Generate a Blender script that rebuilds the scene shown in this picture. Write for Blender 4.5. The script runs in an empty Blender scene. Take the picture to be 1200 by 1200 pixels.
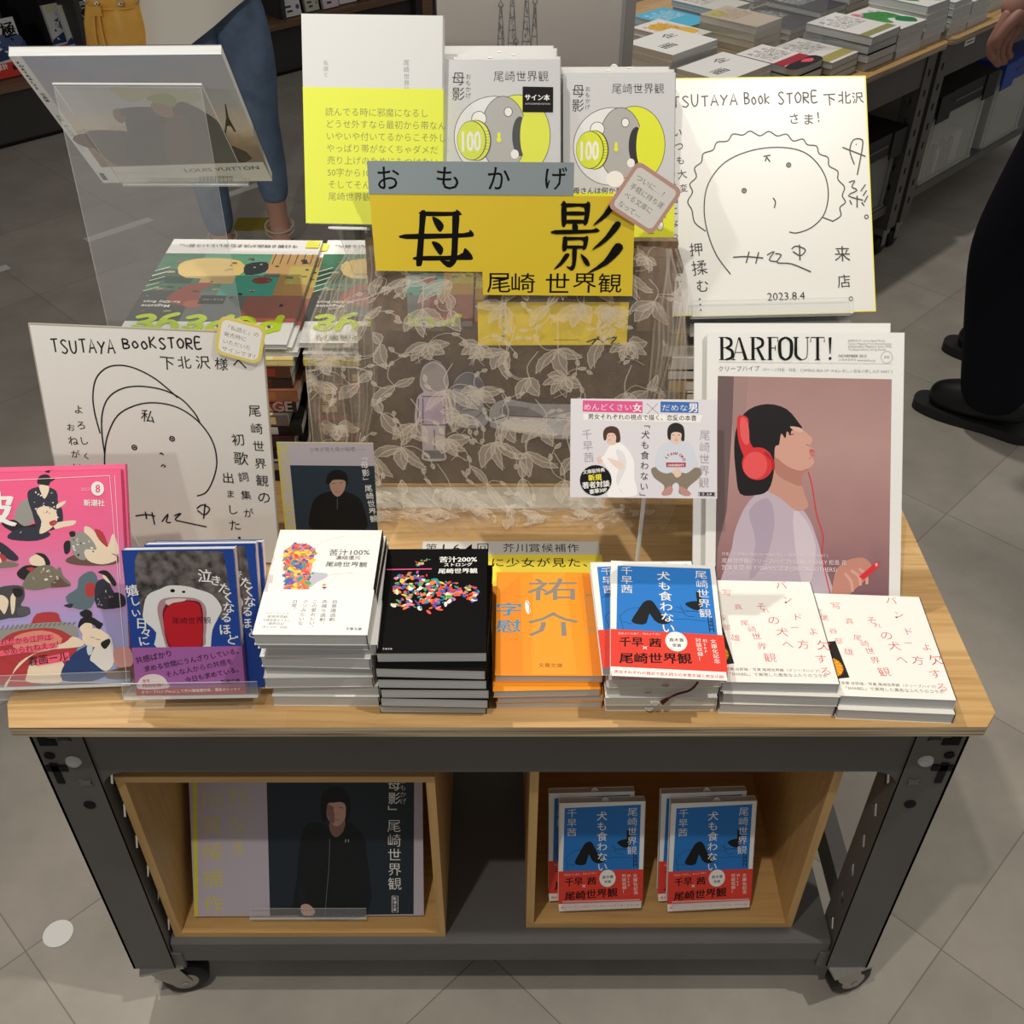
import bpy, bmesh, math, random
from mathutils import Vector, Matrix, Euler
from mathutils.geometry import tessellate_polygon
SC = bpy.context.scene
COL = SC.collection
T = 0.62                      # table top height above the floor
R = math.radians
random.seed(7)

# ------------------------------------------------------------------ camera, world, lights, exposure
cd = bpy.data.cameras.new('camera'); CAM = bpy.data.objects.new('camera', cd); COL.objects.link(CAM)
cd.sensor_width = 36; cd.lens = 36*1229.4/1200; cd.clip_start = .02
def cam_basis():
    p, r, y = R(39.452), R(-.379), R(-.5113)
    fw = Vector((-math.sin(y)*math.cos(p), math.cos(y)*math.cos(p), -math.sin(p)))
    rt = Vector((math.cos(y), math.sin(y), 0)); dn = fw.cross(rt)
    c, s = math.cos(r), math.sin(r)
    return rt*c+dn*s, dn*c-rt*s, fw
rt_, dn_, fw_ = cam_basis()
CAM.matrix_world = Matrix(((rt_.x,-dn_.x,-fw_.x,.0039),(rt_.y,-dn_.y,-fw_.y,-.6538),(rt_.z,-dn_.z,-fw_.z,.809+T),(0,0,0,1)))
SC.camera = CAM
SC.view_settings.view_transform = 'Standard'
try: SC.view_settings.look = 'None'
except Exception: pass
SC.view_settings.gamma = 1; SC.view_settings.use_curve_mapping = False
SC.view_settings.exposure = 0.0
w = bpy.data.worlds.new('room_light'); SC.world = w; w.use_nodes = True
w.node_tree.nodes['Background'].inputs[0].default_value = (1, .97, .93, 1)
w.node_tree.nodes['Background'].inputs[1].default_value = .27
def spot(name, loc, target, watts, size, angle, blend=.5, col=(1,.94,.86)):
    l = bpy.data.lights.new(name, 'SPOT'); l.energy = watts; l.shadow_soft_size = size
    l.spot_size = R(angle); l.spot_blend = blend; l.color = col
    o = bpy.data.objects.new(name, l); COL.objects.link(o); o.location = loc
    o.rotation_euler = (Vector(target)-Vector(loc)).to_track_quat('-Z','Y').to_euler(); return o
#LIGHTS
spot('ceiling_and_fill_spot', (-.5,-.8,3.0), (.1,.2,.55), 78, .03, 46)
spot('ceiling_and_fill_spot', (1.0,-.25,3.0), (.05,.2,.55), 100, .03, 46)
spot('ceiling_and_fill_spot', (-.75,1.35,3.0), (.0,.2,.65), 122, .03, 46)
spot('ceiling_and_fill_spot', (.3,1.9,3.0), (.85,2.2,.6), 105, .05, 56)
spot('ceiling_and_fill_spot', (-.9,-2.4,2.3), (-.8,1.9,.75), 135, .06, 34, .9)  # low front fill added to brighten the woman and the raised magazine
#ENDLIGHTS

# ------------------------------------------------------------------ materials
MATS = {}
def lin(c):
    c = c/255
    return c/12.92 if c <= .04045 else ((c+.055)/1.055)**2.4
def rgb(c): return (lin(c[0]), lin(c[1]), lin(c[2]), 1)
def mat(name, c, rough=.55, metal=0, spec=.4, noise=0, nscale=30):
    if name in MATS: return MATS[name]
    m = bpy.data.materials.new(name); m.use_nodes = True; nt = m.node_tree; b = nt.nodes['Principled BSDF']
    b.inputs['Base Color'].default_value = rgb(c); b.inputs['Roughness'].default_value = rough
    b.inputs['Metallic'].default_value = metal; b.inputs['Specular IOR Level'].default_value = spec
    if noise:
        n = nt.nodes.new('ShaderNodeTexNoise'); n.inputs['Scale'].default_value = nscale; n.inputs['Detail'].default_value = 6
        tc = nt.nodes.new('ShaderNodeTexCoord'); nt.links.new(tc.outputs['Object'], n.inputs['Vector'])
        r = nt.nodes.new('ShaderNodeValToRGB')
        a = [max(0, x*(1-noise)) for x in rgb(c)[:3]]; d = [min(1, x*(1+noise)) for x in rgb(c)[:3]]
        r.color_ramp.elements[0].color = (*a, 1); r.color_ramp.elements[1].color = (*d, 1)
        r.color_ramp.elements[0].position = .3; r.color_ramp.elements[1].position = .7
        nt.links.new(n.outputs['Fac'], r.inputs[0]); nt.links.new(r.outputs[0], b.inputs['Base Color'])
    MATS[name] = m; return m
def K(r, g, b):                      # a printed ink colour
    return mat('ink_%d_%d_%d' % (r, g, b), (r, g, b), .5, 0, .35)
def ramp_mat(name, stops, axis='Y', lo=0, hi=1, rough=.4, noise=0):   # printed colour ramp along a page axis (object coordinates, metres)
    if name in MATS: return MATS[name]
    m = bpy.data.materials.new(name); m.use_nodes = True; nt = m.node_tree; b = nt.nodes['Principled BSDF']
    b.inputs['Roughness'].default_value = rough
    tc = nt.nodes.new('ShaderNodeTexCoord'); sx = nt.nodes.new('ShaderNodeSeparateXYZ'); nt.links.new(tc.outputs['Object'], sx.inputs[0])
    mr = nt.nodes.new('ShaderNodeMapRange'); mr.inputs[1].default_value = lo; mr.inputs[2].default_value = hi
    nt.links.new(sx.outputs[axis], mr.inputs[0])
    r = nt.nodes.new('ShaderNodeValToRGB'); e = r.color_ramp.elements
    while len(e) < len(stops): e.new(.5)
    for i, (p, c) in enumerate(stops): e[i].position = p; e[i].color = rgb(c)
    src = mr.outputs[0]
    if noise:
        n = nt.nodes.new('ShaderNodeTexNoise'); n.inputs['Scale'].default_value = 35; n.inputs['Detail'].default_value = 5
        nt.links.new(tc.outputs['Object'], n.inputs['Vector'])
        ad = nt.nodes.new('ShaderNodeMath'); ad.operation = 'MULTIPLY_ADD'; ad.inputs[1].default_value = noise; ad.inputs[2].default_value = -noise/2
        nt.links.new(n.outputs['Fac'], ad.inputs[0]); a2 = nt.nodes.new('ShaderNodeMath'); a2.operation = 'ADD'
        nt.links.new(src, a2.inputs[0]); nt.links.new(ad.outputs[0], a2.inputs[1]); src = a2.outputs[0]
    nt.links.new(src, r.inputs[0]); nt.links.new(r.outputs[0], b.inputs['Base Color']); MATS[name] = m; return m
def clear_mat(name, tint, alpha, rough=.05):     # thin clear plastic: mostly see-through, a little gloss
    if name in MATS: return MATS[name]
    m = bpy.data.materials.new(name); m.use_nodes = True; nt = m.node_tree; nt.nodes.clear()
    o = nt.nodes.new('ShaderNodeOutputMaterial'); t = nt.nodes.new('ShaderNodeBsdfTransparent'); t.inputs[0].default_value = (.97,.975,.975,1)
    p = nt.nodes.new('ShaderNodeBsdfPrincipled'); p.inputs['Base Color'].default_value = rgb(tint); p.inputs['Roughness'].default_value = rough
    mx = nt.nodes.new('ShaderNodeMixShader'); mx.inputs[0].default_value = alpha
    nt.links.new(t.outputs[0], mx.inputs[1]); nt.links.new(p.outputs[0], mx.inputs[2]); nt.links.new(mx.outputs[0], o.inputs[0])
    MATS[name] = m; return m
PAPER = mat('page_paper', (232,228,216), .8, 0, .2)
def page_mat():
    m = mat('page_edges', (205,206,202), .85, 0, .15); nt = m.node_tree
    b = nt.nodes['Principled BSDF']; tc = nt.nodes.new('ShaderNodeTexCoord')
    mp = nt.nodes.new('ShaderNodeMapping'); mp.inputs['Scale'].default_value = (15,15,2600); nt.links.new(tc.outputs['Object'], mp.inputs[0])
    n = nt.nodes.new('ShaderNodeTexNoise'); n.inputs['Scale'].default_value = 1; n.inputs['Detail'].default_value = 2; nt.links.new(mp.outputs[0], n.inputs['Vector'])
    r = nt.nodes.new('ShaderNodeValToRGB'); r.color_ramp.elements[0].position = .25; r.color_ramp.elements[1].position = .7
    r.color_ramp.elements[0].color = rgb((186,188,188)); r.color_ramp.elements[1].color = rgb((214,215,212))
    nt.links.new(n.outputs['Fac'], r.inputs[0]); nt.links.new(r.outputs[0], b.inputs['Base Color']); return m
EDGE = page_mat()
CREAM = mat('cream_endpaper', (245,226,160), .7)
WHITE = mat('white_card', (240,238,232), .6)
BLACK = mat('black_ink', (10,10,11), .6, 0, .2)
ACR = clear_mat('clear_acrylic', (255,255,255), .07)
ACE = clear_mat('acrylic_cut_edge', (250,252,250), .55, .2)
STEEL = mat('dark_grey_steel', (92,90,87), .5, 0, .4, .06, 12)
HOLE = mat('dark_hole', (8,8,8), .9)

# ------------------------------------------------------------------ mesh builder
GL = {}
def glyph(s, off):
    if off > .008:                     # bolder print: the outline twice, a hair apart
        d = off-.004; v, f = glyph(s, .006); n = len(v)
        return ([(a-d,b,0) for a,b,c in v]+[(a+d,b,4e-6) for a,b,c in v]+[(a,b+d*.7,8e-6) for a,b,c in v], list(f)+[tuple(i+n for i in q) for q in f]+[tuple(i+2*n for i in q) for q in f])
    k = (s, off)
    if k not in GL:
        cu = bpy.data.curves.new('g', 'FONT'); cu.body = s; cu.size = 1; cu.resolution_u = 2; cu.offset = off
        ob = bpy.data.objects.new('g', cu); me = ob.to_mesh()
        GL[k] = ([tuple(v.co) for v in me.vertices], [tuple(p.vertices) for p in me.polygons]) if me else ([], [])
        ob.to_mesh_clear(); bpy.data.objects.remove(ob); bpy.data.curves.remove(cu)
    return GL[k]
def smooth_pts(P, n=5, closed=True):
    out = []; N = len(P)
    for i in range(N if closed else N-1):
        if closed: a, b, c, d = P[i-1], P[i], P[(i+1) % N], P[(i+2) % N]
        else: a, b, c, d = P[max(i-1,0)], P[i], P[i+1], P[min(i+2,N-1)]
        for k in range(n):
            t = k/n
            out.append(tuple(.5*((2*b[j])+(-a[j]+c[j])*t+(2*a[j]-5*b[j]+4*c[j]-d[j])*t*t+(-a[j]+3*b[j]-3*c[j]+d[j])*t**3) for j in range(len(b))))
    if not closed: out.append(tuple(P[-1]))
    return out
class MB:
    def __init__(s): s.v = []; s.f = []; s.m = []; s.mats = []; s.sm = []
    def mi(s, m):
        if m not in s.mats: s.mats.append(m)
        return s.mats.index(m)
    def add(s, vs, fs, m, smooth=False):
        o = len(s.v); s.v += [tuple(v) for v in vs]; k = s.mi(m)
        for f in fs: s.f.append(tuple(i+o for i in f)); s.m.append(k); s.sm.append(smooth)
    def box(s, x0, x1, y0, y1, z0, z1, m, M=None, top=None):
        vs = [(x0,y0,z0),(x1,y0,z0),(x1,y1,z0),(x0,y1,z0),(x0,y0,z1),(x1,y0,z1),(x1,y1,z1),(x0,y1,z1)]
        if M: vs = [tuple(M @ Vector(v)) for v in vs]
        fs = [(0,3,2,1),(0,1,5,4),(1,2,6,5),(2,3,7,6),(3,0,4,7)]
        s.add(vs, fs+[(4,5,6,7)], m)
        if top: s.m[-1] = s.mi(top)
    def prism(s, P, z0, z1, m, M=None, side=None, axis='z'):       # outline P (x,y) from z0 to z1
        n = len(P); tri = tessellate_polygon([[Vector((p[0],p[1],0)) for p in P]])
        area = sum(P[i-1][0]*P[i][1]-P[i][0]*P[i-1][1] for i in range(n))
        vs = [(p[0],p[1],z0) for p in P]+[(p[0],p[1],z1) for p in P]
        if axis == 'y': vs = [(a,c,b) for a,b,c in vs]
        if axis == 'x': vs = [(c,a,b) for a,b,c in vs]
        if M: vs = [tuple(M @ Vector(v)) for v in vs]
        s.add(vs, [tuple(t) for t in tri]+[tuple(i+n for i in t) for t in tri], m)
        o = len(s.v); s.add(vs, [(i,(i+1) % n,(i+1) % n+n,i+n) for i in range(n)], side or m)
    def tube(s, P, r, m, n=8, caps=True):
        P = [Vector(p) for p in P]; rr = r if isinstance(r,(list,tuple)) else [r]*len(P); vs = []; fs = []
        d0 = (P[1]-P[0]).normalized(); up = Vector((0,0,1)) if abs(d0.z) < .9 else Vector((1,0,0))
        for i, p in enumerate(P):
            d = (P[min(i+1,len(P)-1)]-P[max(i-1,0)]).normalized(); a = d.cross(up).normalized(); b = a.cross(d)
            for k in range(n):
                t = 2*math.pi*k/n; vs.append(p+(a*math.cos(t)+b*math.sin(t))*rr[i])
        for i in range(len(P)-1):
            for k in range(n): fs.append((i*n+k,i*n+(k+1) % n,(i+1)*n+(k+1) % n,(i+1)*n+k))
        if caps: fs += [tuple(range(n)), tuple((len(P)-1)*n+k for k in range(n))]
        s.add(vs, fs, m, True)
    def lathe(s, prof, m, n=24, M=None, smooth=True):               # (radius, z) pairs
        vs = []; fs = []
        for r, z in prof:
            for k in range(n):
                t = 2*math.pi*k/n; v = Vector((r*math.cos(t), r*math.sin(t), z)); vs.append(M @ v if M else v)
        for i in range(len(prof)-1):
            for k in range(n): fs.append((i*n+k,i*n+(k+1) % n,(i+1)*n+(k+1) % n,(i+1)*n+k))
        s.add(vs, fs, m, smooth)
    def build(s, name, parent=None, loc=None):
        me = bpy.data.meshes.new(name); me.from_pydata(s.v, [], s.f)
        for m in s.mats: me.materials.append(m)
        me.polygons.foreach_set('material_index', s.m); me.polygons.foreach_set('use_smooth', s.sm)
        me.validate(); me.update()
        bm = bmesh.new(); bm.from_mesh(me); bmesh.ops.recalc_face_normals(bm, faces=bm.faces) if False else None; bm.free()
        o = bpy.data.objects.new(name, me); COL.objects.link(o)
        if parent: o.parent = parent
        if loc: o.location = loc
        return o
def tag(o, label, cat, group=None):
    o['label'] = label; o['category'] = cat
    if group: o['group'] = group
    return o
def thing(name, label, cat, loc=(0,0,0), rot=(0,0,0), group=None):
    o = bpy.data.objects.new(name, None); COL.objects.link(o); o.empty_display_size = .03
    o.location = (loc[0], loc[1], loc[2]+T); o.rotation_euler = rot
    return tag(o, label, cat, group)
def struct(o): o['kind'] = 'structure'; return o
def copy_tree(o, parent=None):
    c = o.copy(); COL.objects.link(c)
    if parent: c.parent = parent
    for ch in list(KIDS(o)): copy_tree(ch, c)
    return c
def KIDS(o): return [x for x in bpy.data.objects if x.parent == o]
def lean(tilt, yaw=0): return (R(90-tilt), 0, R(yaw))           # page turned up: 0 = upright, 90 = flat

# ------------------------------------------------------------------ printed pages (mm, origin top left of the page, y down)
class Page(MB):
    def __init__(s, w, h, z, corners=None, step=.000012):
        super().__init__(); s.w = w; s.h = h; s.z = z; s.st = step; s.H = None; s.i = 0
        if corners: s.hom(corners)
    def hom(s, c):                     # photo corners TL TR BR BL -> page mm
        import numpy as np
        dst = [(0,0),(s.w,0),(s.w,s.h),(0,s.h)]; A = []; b = []
        for (x,y),(u,v) in zip(c, dst):
            A += [[x,y,1,0,0,0,-u*x,-u*y],[0,0,0,x,y,1,-v*x,-v*y]]; b += [u,v]
        s.H = np.linalg.solve(np.array(A,float), np.array(b,float))
    def px(s, p):
        h = s.H; d = h[6]*p[0]+h[7]*p[1]+1
        return ((h[0]*p[0]+h[1]*p[1]+h[2])/d, (h[3]*p[0]+h[4]*p[1]+h[5])/d)
    def zm(s, x0, y0, k):              # read coordinates from an enlargement: origin and scale
        return lambda P: [s.px((x0+a/k, y0+b/k)) for a, b in P]
    def W(s, x, y, z): return ((x-s.w/2)/1000, (s.h-y)/1000, z)
    def zz(s): s.i += 1; return s.z+s.i*s.st
    def poly(s, P, m, sm=0, z=None):
        if sm: P = smooth_pts(P, sm)
        z = z or s.zz()
        tri = tessellate_polygon([[Vector((p[0],p[1],0)) for p in P]])
        fs = []
        for t in tri:
            a, b, c = (P[i] for i in t)
            ar = (b[0]-a[0])*(c[1]-a[1])-(c[0]-a[0])*(b[1]-a[1])
            fs.append((t[0],t[2],t[1]) if ar > 0 else tuple(t))
        s.add([s.W(p[0],p[1],z) for p in P], fs, m)
    def rect(s, x0, y0, x1, y1, m): s.poly([(x0,y0),(x1,y0),(x1,y1),(x0,y1)], m)
    def ell(s, cx, cy, rx, ry, m, n=28, rot=0):
        c, q = math.cos(R(rot)), math.sin(R(rot))
        s.poly([(cx+rx*math.cos(t)*c-ry*math.sin(t)*q, cy+rx*math.cos(t)*q+ry*math.sin(t)*c) for t in [2*math.pi*k/n for k in range(n)]], m)
    def line(s, P, wd, m, sm=0, closed=False, taper=False):
        if sm: P = smooth_pts(P, sm, closed)
        if closed: P = list(P)+[P[0]]
        z = s.zz(); L = []; n = len(P)
        for i in range(n):
            a = P[max(i-1,0)]; b = P[min(i+1,n-1)]; dx, dy = b[0]-a[0], b[1]-a[1]; d = math.hypot(dx,dy) or 1
            k = wd/2*((.35+.65*math.sin(math.pi*min(1,max(0,.08+.84*i/(n-1))))) if taper else 1)
            L.append((P[i][0]-dy/d*k, P[i][1]+dx/d*k, P[i][0]+dy/d*k, P[i][1]-dx/d*k))
        vs = []; 
        for q in L: vs += [s.W(q[0],q[1],z), s.W(q[2],q[3],z)]
        s.add(vs, [(2*i,2*i+1,2*i+3,2*i+2) for i in range(n-1)], m)
    def text(s, st, x, y, size, m, off=0, rot=0, sx=1, z=None):      # baseline start x,y
        vs, fs = glyph(st, off); c, q = math.cos(R(rot)), math.sin(R(rot)); z = z or s.z+(s.i+1)*s.st
        s.add([s.W(x+(vx*sx*c+vy*q)*size, y+(vx*sx*q-vy*c)*size, z+vz) for vx, vy, vz in vs], fs, m)
    def ht(s, st, a, b, m, off=0, size=None):                        # text from mm point a to b along its baseline, height from width
        dx, dy = b[0]-a[0], b[1]-a[1]; L = math.hypot(dx,dy); vs, fs = glyph(st, off)
        if not vs: return
        wd = max(v[0] for v in vs)
        sz = size or L/wd
        s.text(st, a[0], a[1], sz, m, off, math.degrees(math.atan2(dy,dx)), L/(wd*sz))
    def vt(s, st, a, b, m, off=0, size=None, jit=0):                 # vertical text down the line a-b (centres)
        n = len(st); dx, dy = (b[0]-a[0])/n, (b[1]-a[1])/n; sz = size or math.hypot(dx,dy)*.94
        ang = math.degrees(math.atan2(dy,dx))-90
        for i, ch in enumerate(st):
            cx, cy = a[0]+dx*(i+.5), a[1]+dy*(i+.5)
            if ch in ' 　': continue
            ro = ang; ox = .5; oy = .38
            if ch in 'ー〜…―「」『』(': ro += 90
            if ch in '、。': cx += sz*.55; cy -= sz*.55
            j = random.uniform(-jit,jit); ro += j*8; k = sz*(1+random.uniform(-jit,jit)*.3)
            c, q = math.cos(R(ro)), math.sin(R(ro))
            s.text(ch, cx-(ox*c+oy*q)*k, cy-(ox*q-oy*c)*k, k, m, off, ro)
# pen lettering for hand-written capitals (unit box, y down)
PEN = {'T':[[(0,.05),(1,0)],[(.5,.03),(.5,1)]],'S':[[(.9,.12),(.5,0),(.12,.2),(.5,.48),(.88,.75),(.5,1),(.05,.88)]],'U':[[(0,0),(.05,.7),(.4,1),(.8,.75),(.9,0)]],
'A':[[(0,1),(.5,0),(1,1)],[(.2,.65),(.8,.62)]],'Y':[[(0,0),(.5,.5)],[(1,0),(.5,.5),(.3,1)]],'B':[[(0,0),(.03,1)],[(0,.02),(.7,.1),(.7,.4),(.05,.48),(.85,.6),(.8,.9),(.03,1)]],
'O':[[(.5,.0),(.05,.4),(.3,.95),(.8,.85),(.95,.35),(.5,0)]],'K':[[(0,0),(0,1)],[(.8,0),(.02,.55),(.9,1)]],'R':[[(0,0),(0,1)],[(0,.02),(.75,.1),(.7,.45),(.05,.5),(.9,1)]],'E':[[(.8,0),(0,.02),(.03,1),(.9,.97)],[(0,.48),(.7,.45)]],
'!':[[(.5,0),(.45,.72)],[(.45,.95),(.47,1)]],'o':[[(.5,.3),(.08,.6),(.4,1),(.9,.75),(.5,.3)]],'k':[[(0,.0),(0,1)],[(.8,.3),(.02,.65),(.85,1)]],' ':[]}
def pen(pg, st, a, b, h, m, wd, rot_j=0):
    n = len(st); dx, dy = (b[0]-a[0])/n, (b[1]-a[1])/n
    for i, ch in enumerate(st):
        x, y = a[0]+dx*(i+.12), a[1]+dy*(i+.12)+random.uniform(-.06,.06)*h; cw = math.hypot(dx,dy)*.74; hh = h*random.uniform(.9,1.08)
        for sk in PEN.get(ch, []):
            pg.line([(x+p[0]*cw+dy/dx*0, y-hh+p[1]*hh) for p in sk], wd, m, 4 if len(sk) > 3 else 0)
def hand_kanji(pg, st, a, b, m, size, off=-.018, vert=True, jit=.7):
    if vert: pg.vt(st, a, b, m, off, size, jit)
    else:
        n = len(st)
        for i, ch in enumerate(st):
            x = a[0]+(b[0]-a[0])*i/n; y = a[1]+(b[1]-a[1])*i/n
            pg.text(ch, x, y+random.uniform(-.06,.06)*size, size*random.uniform(.92,1.08), m, off, random.uniform(-5,5))
# ------------------------------------------------------------------ setting and furniture
def put(mb, name, root, label=None):      # mesh drawn in table coordinates (z = 0 on the table top) under its thing
    o = mb.build(name, root); L = root.location
    Mi = (Matrix.Translation(root.location) @ root.rotation_euler.to_matrix().to_4x4()).inverted()
    o.matrix_local = Mi @ Matrix.Translation((0,0,T))
    if label: o['label'] = label
    return o
def wood_mat(name, base, dark, light, along='X', board=.045, length=.42, rough=.38, streak=1.0):
    if name in MATS: return MATS[name]
    m = bpy.data.materials.new(name); m.use_nodes = True; nt = m.node_tree; b = nt.nodes['Principled BSDF']; N = nt.nodes.new; L = nt.links.new
    tc = N('ShaderNodeTexCoord'); mp = N('ShaderNodeMapping'); L(tc.outputs['Object'], mp.inputs[0])
    if along == 'Y': mp.inputs['Rotation'].default_value = (0,0,R(90))
    if along == 'Z': mp.inputs['Rotation'].default_value = (0,R(90),0)
    br = N('ShaderNodeTexBrick'); br.inputs['Scale'].default_value = 1; br.inputs['Brick Width'].default_value = length; br.inputs['Row Height'].default_value = board
    br.inputs['Mortar Size'].default_value = 0.0; br.inputs['Color1'].default_value = rgb(base); br.inputs['Color2'].default_value = rgb(light); br.inputs['Bias'].default_value = -.1
    L(mp.outputs[0], br.inputs['Vector'])
    m2 = N('ShaderNodeMapping'); m2.inputs['Scale'].default_value = (7,130,130); L(mp.outputs[0], m2.inputs[0])
    n = N('ShaderNodeTexNoise'); n.inputs['Scale'].default_value = 1; n.inputs['Detail'].default_value = 5; n.inputs['Distortion'].default_value = .6; L(m2.outputs[0], n.inputs['Vector'])
    r = N('ShaderNodeValToRGB'); r.color_ramp.elements[0].position = .42; r.color_ramp.elements[1].position = .72; r.color_ramp.elements[0].color = (0,0,0,1); r.color_ramp.elements[1].color = (.62*streak,)*3+(1,)
    L(n.outputs['Fac'], r.inputs[0])
    mx = N('ShaderNodeMix'); mx.data_type = 'RGBA'; L(r.outputs[0], mx.inputs[0]); L(br.outputs['Color'], mx.inputs[6]); mx.inputs[7].default_value = rgb(dark)
    L(mx.outputs[2], b.inputs['Base Color']); b.inputs['Roughness'].default_value = rough; b.inputs['Specular IOR Level'].default_value = .35
    bp = N('ShaderNodeBump'); bp.inputs['Strength'].default_value = .06; L(n.outputs['Fac'], bp.inputs['Height']); L(bp.outputs[0], b.inputs['Normal'])
    MATS[name] = m; return m
OAK = wood_mat('oak_top', (200,161,106), (160,120,72), (216,180,126))
OAKB = wood_mat('oak_box', (204,164,104), (180,138,82), (214,174,114), 'X', .2, 2)
OAKV = wood_mat('oak_box_upright', (204,164,104), (180,138,82), (214,174,114), 'Z', .2, 2)
def ply_mat():
    m = mat('plywood_edge', (190,172,140), .6); nt = m.node_tree; b = nt.nodes['Principled BSDF']; N = nt.nodes.new
    tc = N('ShaderNodeTexCoord'); mp = N('ShaderNodeMapping'); mp.inputs['Scale'].default_value = (4,4,420); nt.links.new(tc.outputs['Object'], mp.inputs[0])
    n = N('ShaderNodeTexNoise'); n.inputs['Scale'].default_value = 1; n.inputs['Detail'].default_value = 3; nt.links.new(mp.outputs[0], n.inputs['Vector'])
    r = N('ShaderNodeValToRGB'); r.color_ramp.elements[0].color = rgb((120,98,70)); r.color_ramp.elements[1].color = rgb((206,190,160)); r.color_ramp.elements[0].position = .38; r.color_ramp.elements[1].position = .6
    nt.links.new(n.outputs['Fac'], r.inputs[0]); nt.links.new(r.outputs[0], b.inputs['Base Color']); return m
PLY = ply_mat()
def floor_mat():
    m = bpy.data.materials.new('grey_stone_tiles'); m.use_nodes = True; nt = m.node_tree; b = nt.nodes['Principled BSDF']; N = nt.nodes.new; L = nt.links.new
    tc = N('ShaderNodeTexCoord'); mp = N('ShaderNodeMapping'); mp.vector_type = 'POINT'; mp.inputs['Rotation'].default_value = (0,0,R(-45)); mp.inputs['Location'].default_value = (.405+.46*8, -.549+.46*8, 0)
    L(tc.outputs['Object'], mp.inputs[0])
    br = N('ShaderNodeTexBrick'); br.offset = 0; br.inputs['Scale'].default_value = 1; br.inputs['Brick Width'].default_value = .46; br.inputs['Row Height'].default_value = .46
    br.inputs['Mortar Size'].default_value = .0011; br.inputs['Mortar Smooth'].default_value = .3; br.inputs['Color1'].default_value = rgb((158,151,140)); br.inputs['Color2'].default_value = rgb((168,161,150)); br.inputs['Mortar'].default_value = rgb((126,120,111))
    L(mp.outputs[0], br.inputs['Vector'])
    n = N('ShaderNodeTexNoise'); n.inputs['Scale'].default_value = 5; n.inputs['Detail'].default_value = 8; n.inputs['Roughness'].default_value = .62; L(tc.outputs['Object'], n.inputs['Vector'])
    r = N('ShaderNodeValToRGB'); r.color_ramp.elements[0].position = .3; r.color_ramp.elements[1].position = .72; r.color_ramp.elements[0].color = (.80,.80,.80,1); r.color_ramp.elements[1].color = (1.12,1.12,1.12,1)
    L(n.outputs['Fac'], r.inputs[0])
    mx = N('ShaderNodeMix'); mx.data_type = 'RGBA'; mx.blend_type = 'MULTIPLY'; mx.inputs[0].default_value = 1; L(br.outputs['Color'], mx.inputs[6]); L(r.outputs[0], mx.inputs[7])
    L(mx.outputs[2], b.inputs['Base Color']); b.inputs['Roughness'].default_value = .55; b.inputs['Specular IOR Level'].default_value = .3; return m
fb = MB(); fb.box(-7,7,-5,9,-.1,0,floor_mat()); struct(fb.build('floor'))
# --- marks on the floor
def floor_strip(P, m, name, label, cat, group=None):
    b = MB(); c = (sum(p[0] for p in P)/len(P), sum(p[1] for p in P)/len(P)); b.prism([(p[0]-c[0],p[1]-c[1]) for p in P], 0, .0008, m)
    return tag(b.build(name, None, (c[0],c[1],.0003)), label, cat, group)
TAPE = mat('floor_tape', (205,203,198), .7)
ang = [2*math.pi*k/36 for k in range(36)]
floor_strip([(-.637+.021*math.cos(a), .128+.021*math.sin(a)) for a in ang], mat('floor_dot', (228,226,222), .6), 'floor_sticker', 'small round white sticker on the floor left of the wheeled display table', 'sticker')
def strip(ax, ay, bx, by, wd, label):
    d = Vector((bx-ax,by-ay)).normalized(); n = Vector((-d.y,d.x))*wd/2
    floor_strip([(ax+n.x,ay+n.y),(bx+n.x,by+n.y),(bx-n.x,by-n.y),(ax-n.x,ay-n.y)], TAPE, 'floor_tape', label, 'floor tape', 'white tape marks on the floor')
strip(-1.30,2.41,-1.14,2.57,.035,'white tape mark on the dark floor below the raised magazine, middle of the three')
strip(-1.62,2.09,-1.475,2.23,.035,'white tape mark cut off by the left edge of the photo')
strip(-.96,2.735,-.80,2.90,.035,'white tape mark on the floor between the legs of the woman in jeans')
b = MB(); b.box(-.06,.06,-.045,.045,0,.004,mat('gold_foil',(190,172,70),.25,.6)); tag(b.build('floor_plate',None,(-.80,2.53,.0003)),'shiny yellow plate on the floor between the woman\'s feet','floor plate')

# --- wheeled work tables
def key_holes(mb, x, side, y):             # leg front slots as thin dark patches, hole shade put into the colour
    def q(cx, cz, w_, h_): mb.box(cx-w_/2,cx+w_/2,y-.0012,y+.001,cz-h_/2,cz+h_/2,HOLE)
    q(x+side*.014,-.04,.010,.030); q(x+side*.010,-.06,.018,.010)
    q(x+side*.014,-.112,.008,.034); q(x+side*.012,-.103,.022,.010)
    for cx, cz, r in ((x+side*.014,-.082,.0055),(x-side*.006,-.168,.0065)):
        mb.prism([(cx+r*math.cos(a),cz+r*math.sin(a)) for a in ang[::2]], y-.0012, y+.001, HOLE, axis='y')
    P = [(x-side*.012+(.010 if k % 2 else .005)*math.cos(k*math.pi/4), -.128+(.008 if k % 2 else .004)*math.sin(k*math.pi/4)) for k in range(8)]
    mb.prism(P, y-.0012, y+.001, mat('paler_steel',(120,120,118),.4,.7), axis='y')  # star hole drawn as a paler steel patch
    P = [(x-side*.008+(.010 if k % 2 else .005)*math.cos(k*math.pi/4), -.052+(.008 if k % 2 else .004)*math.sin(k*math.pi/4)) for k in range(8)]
    mb.prism(P, y-.0012, y+.001, mat('shaded_steel',(52,52,56),.4,.5), axis='y')
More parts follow.
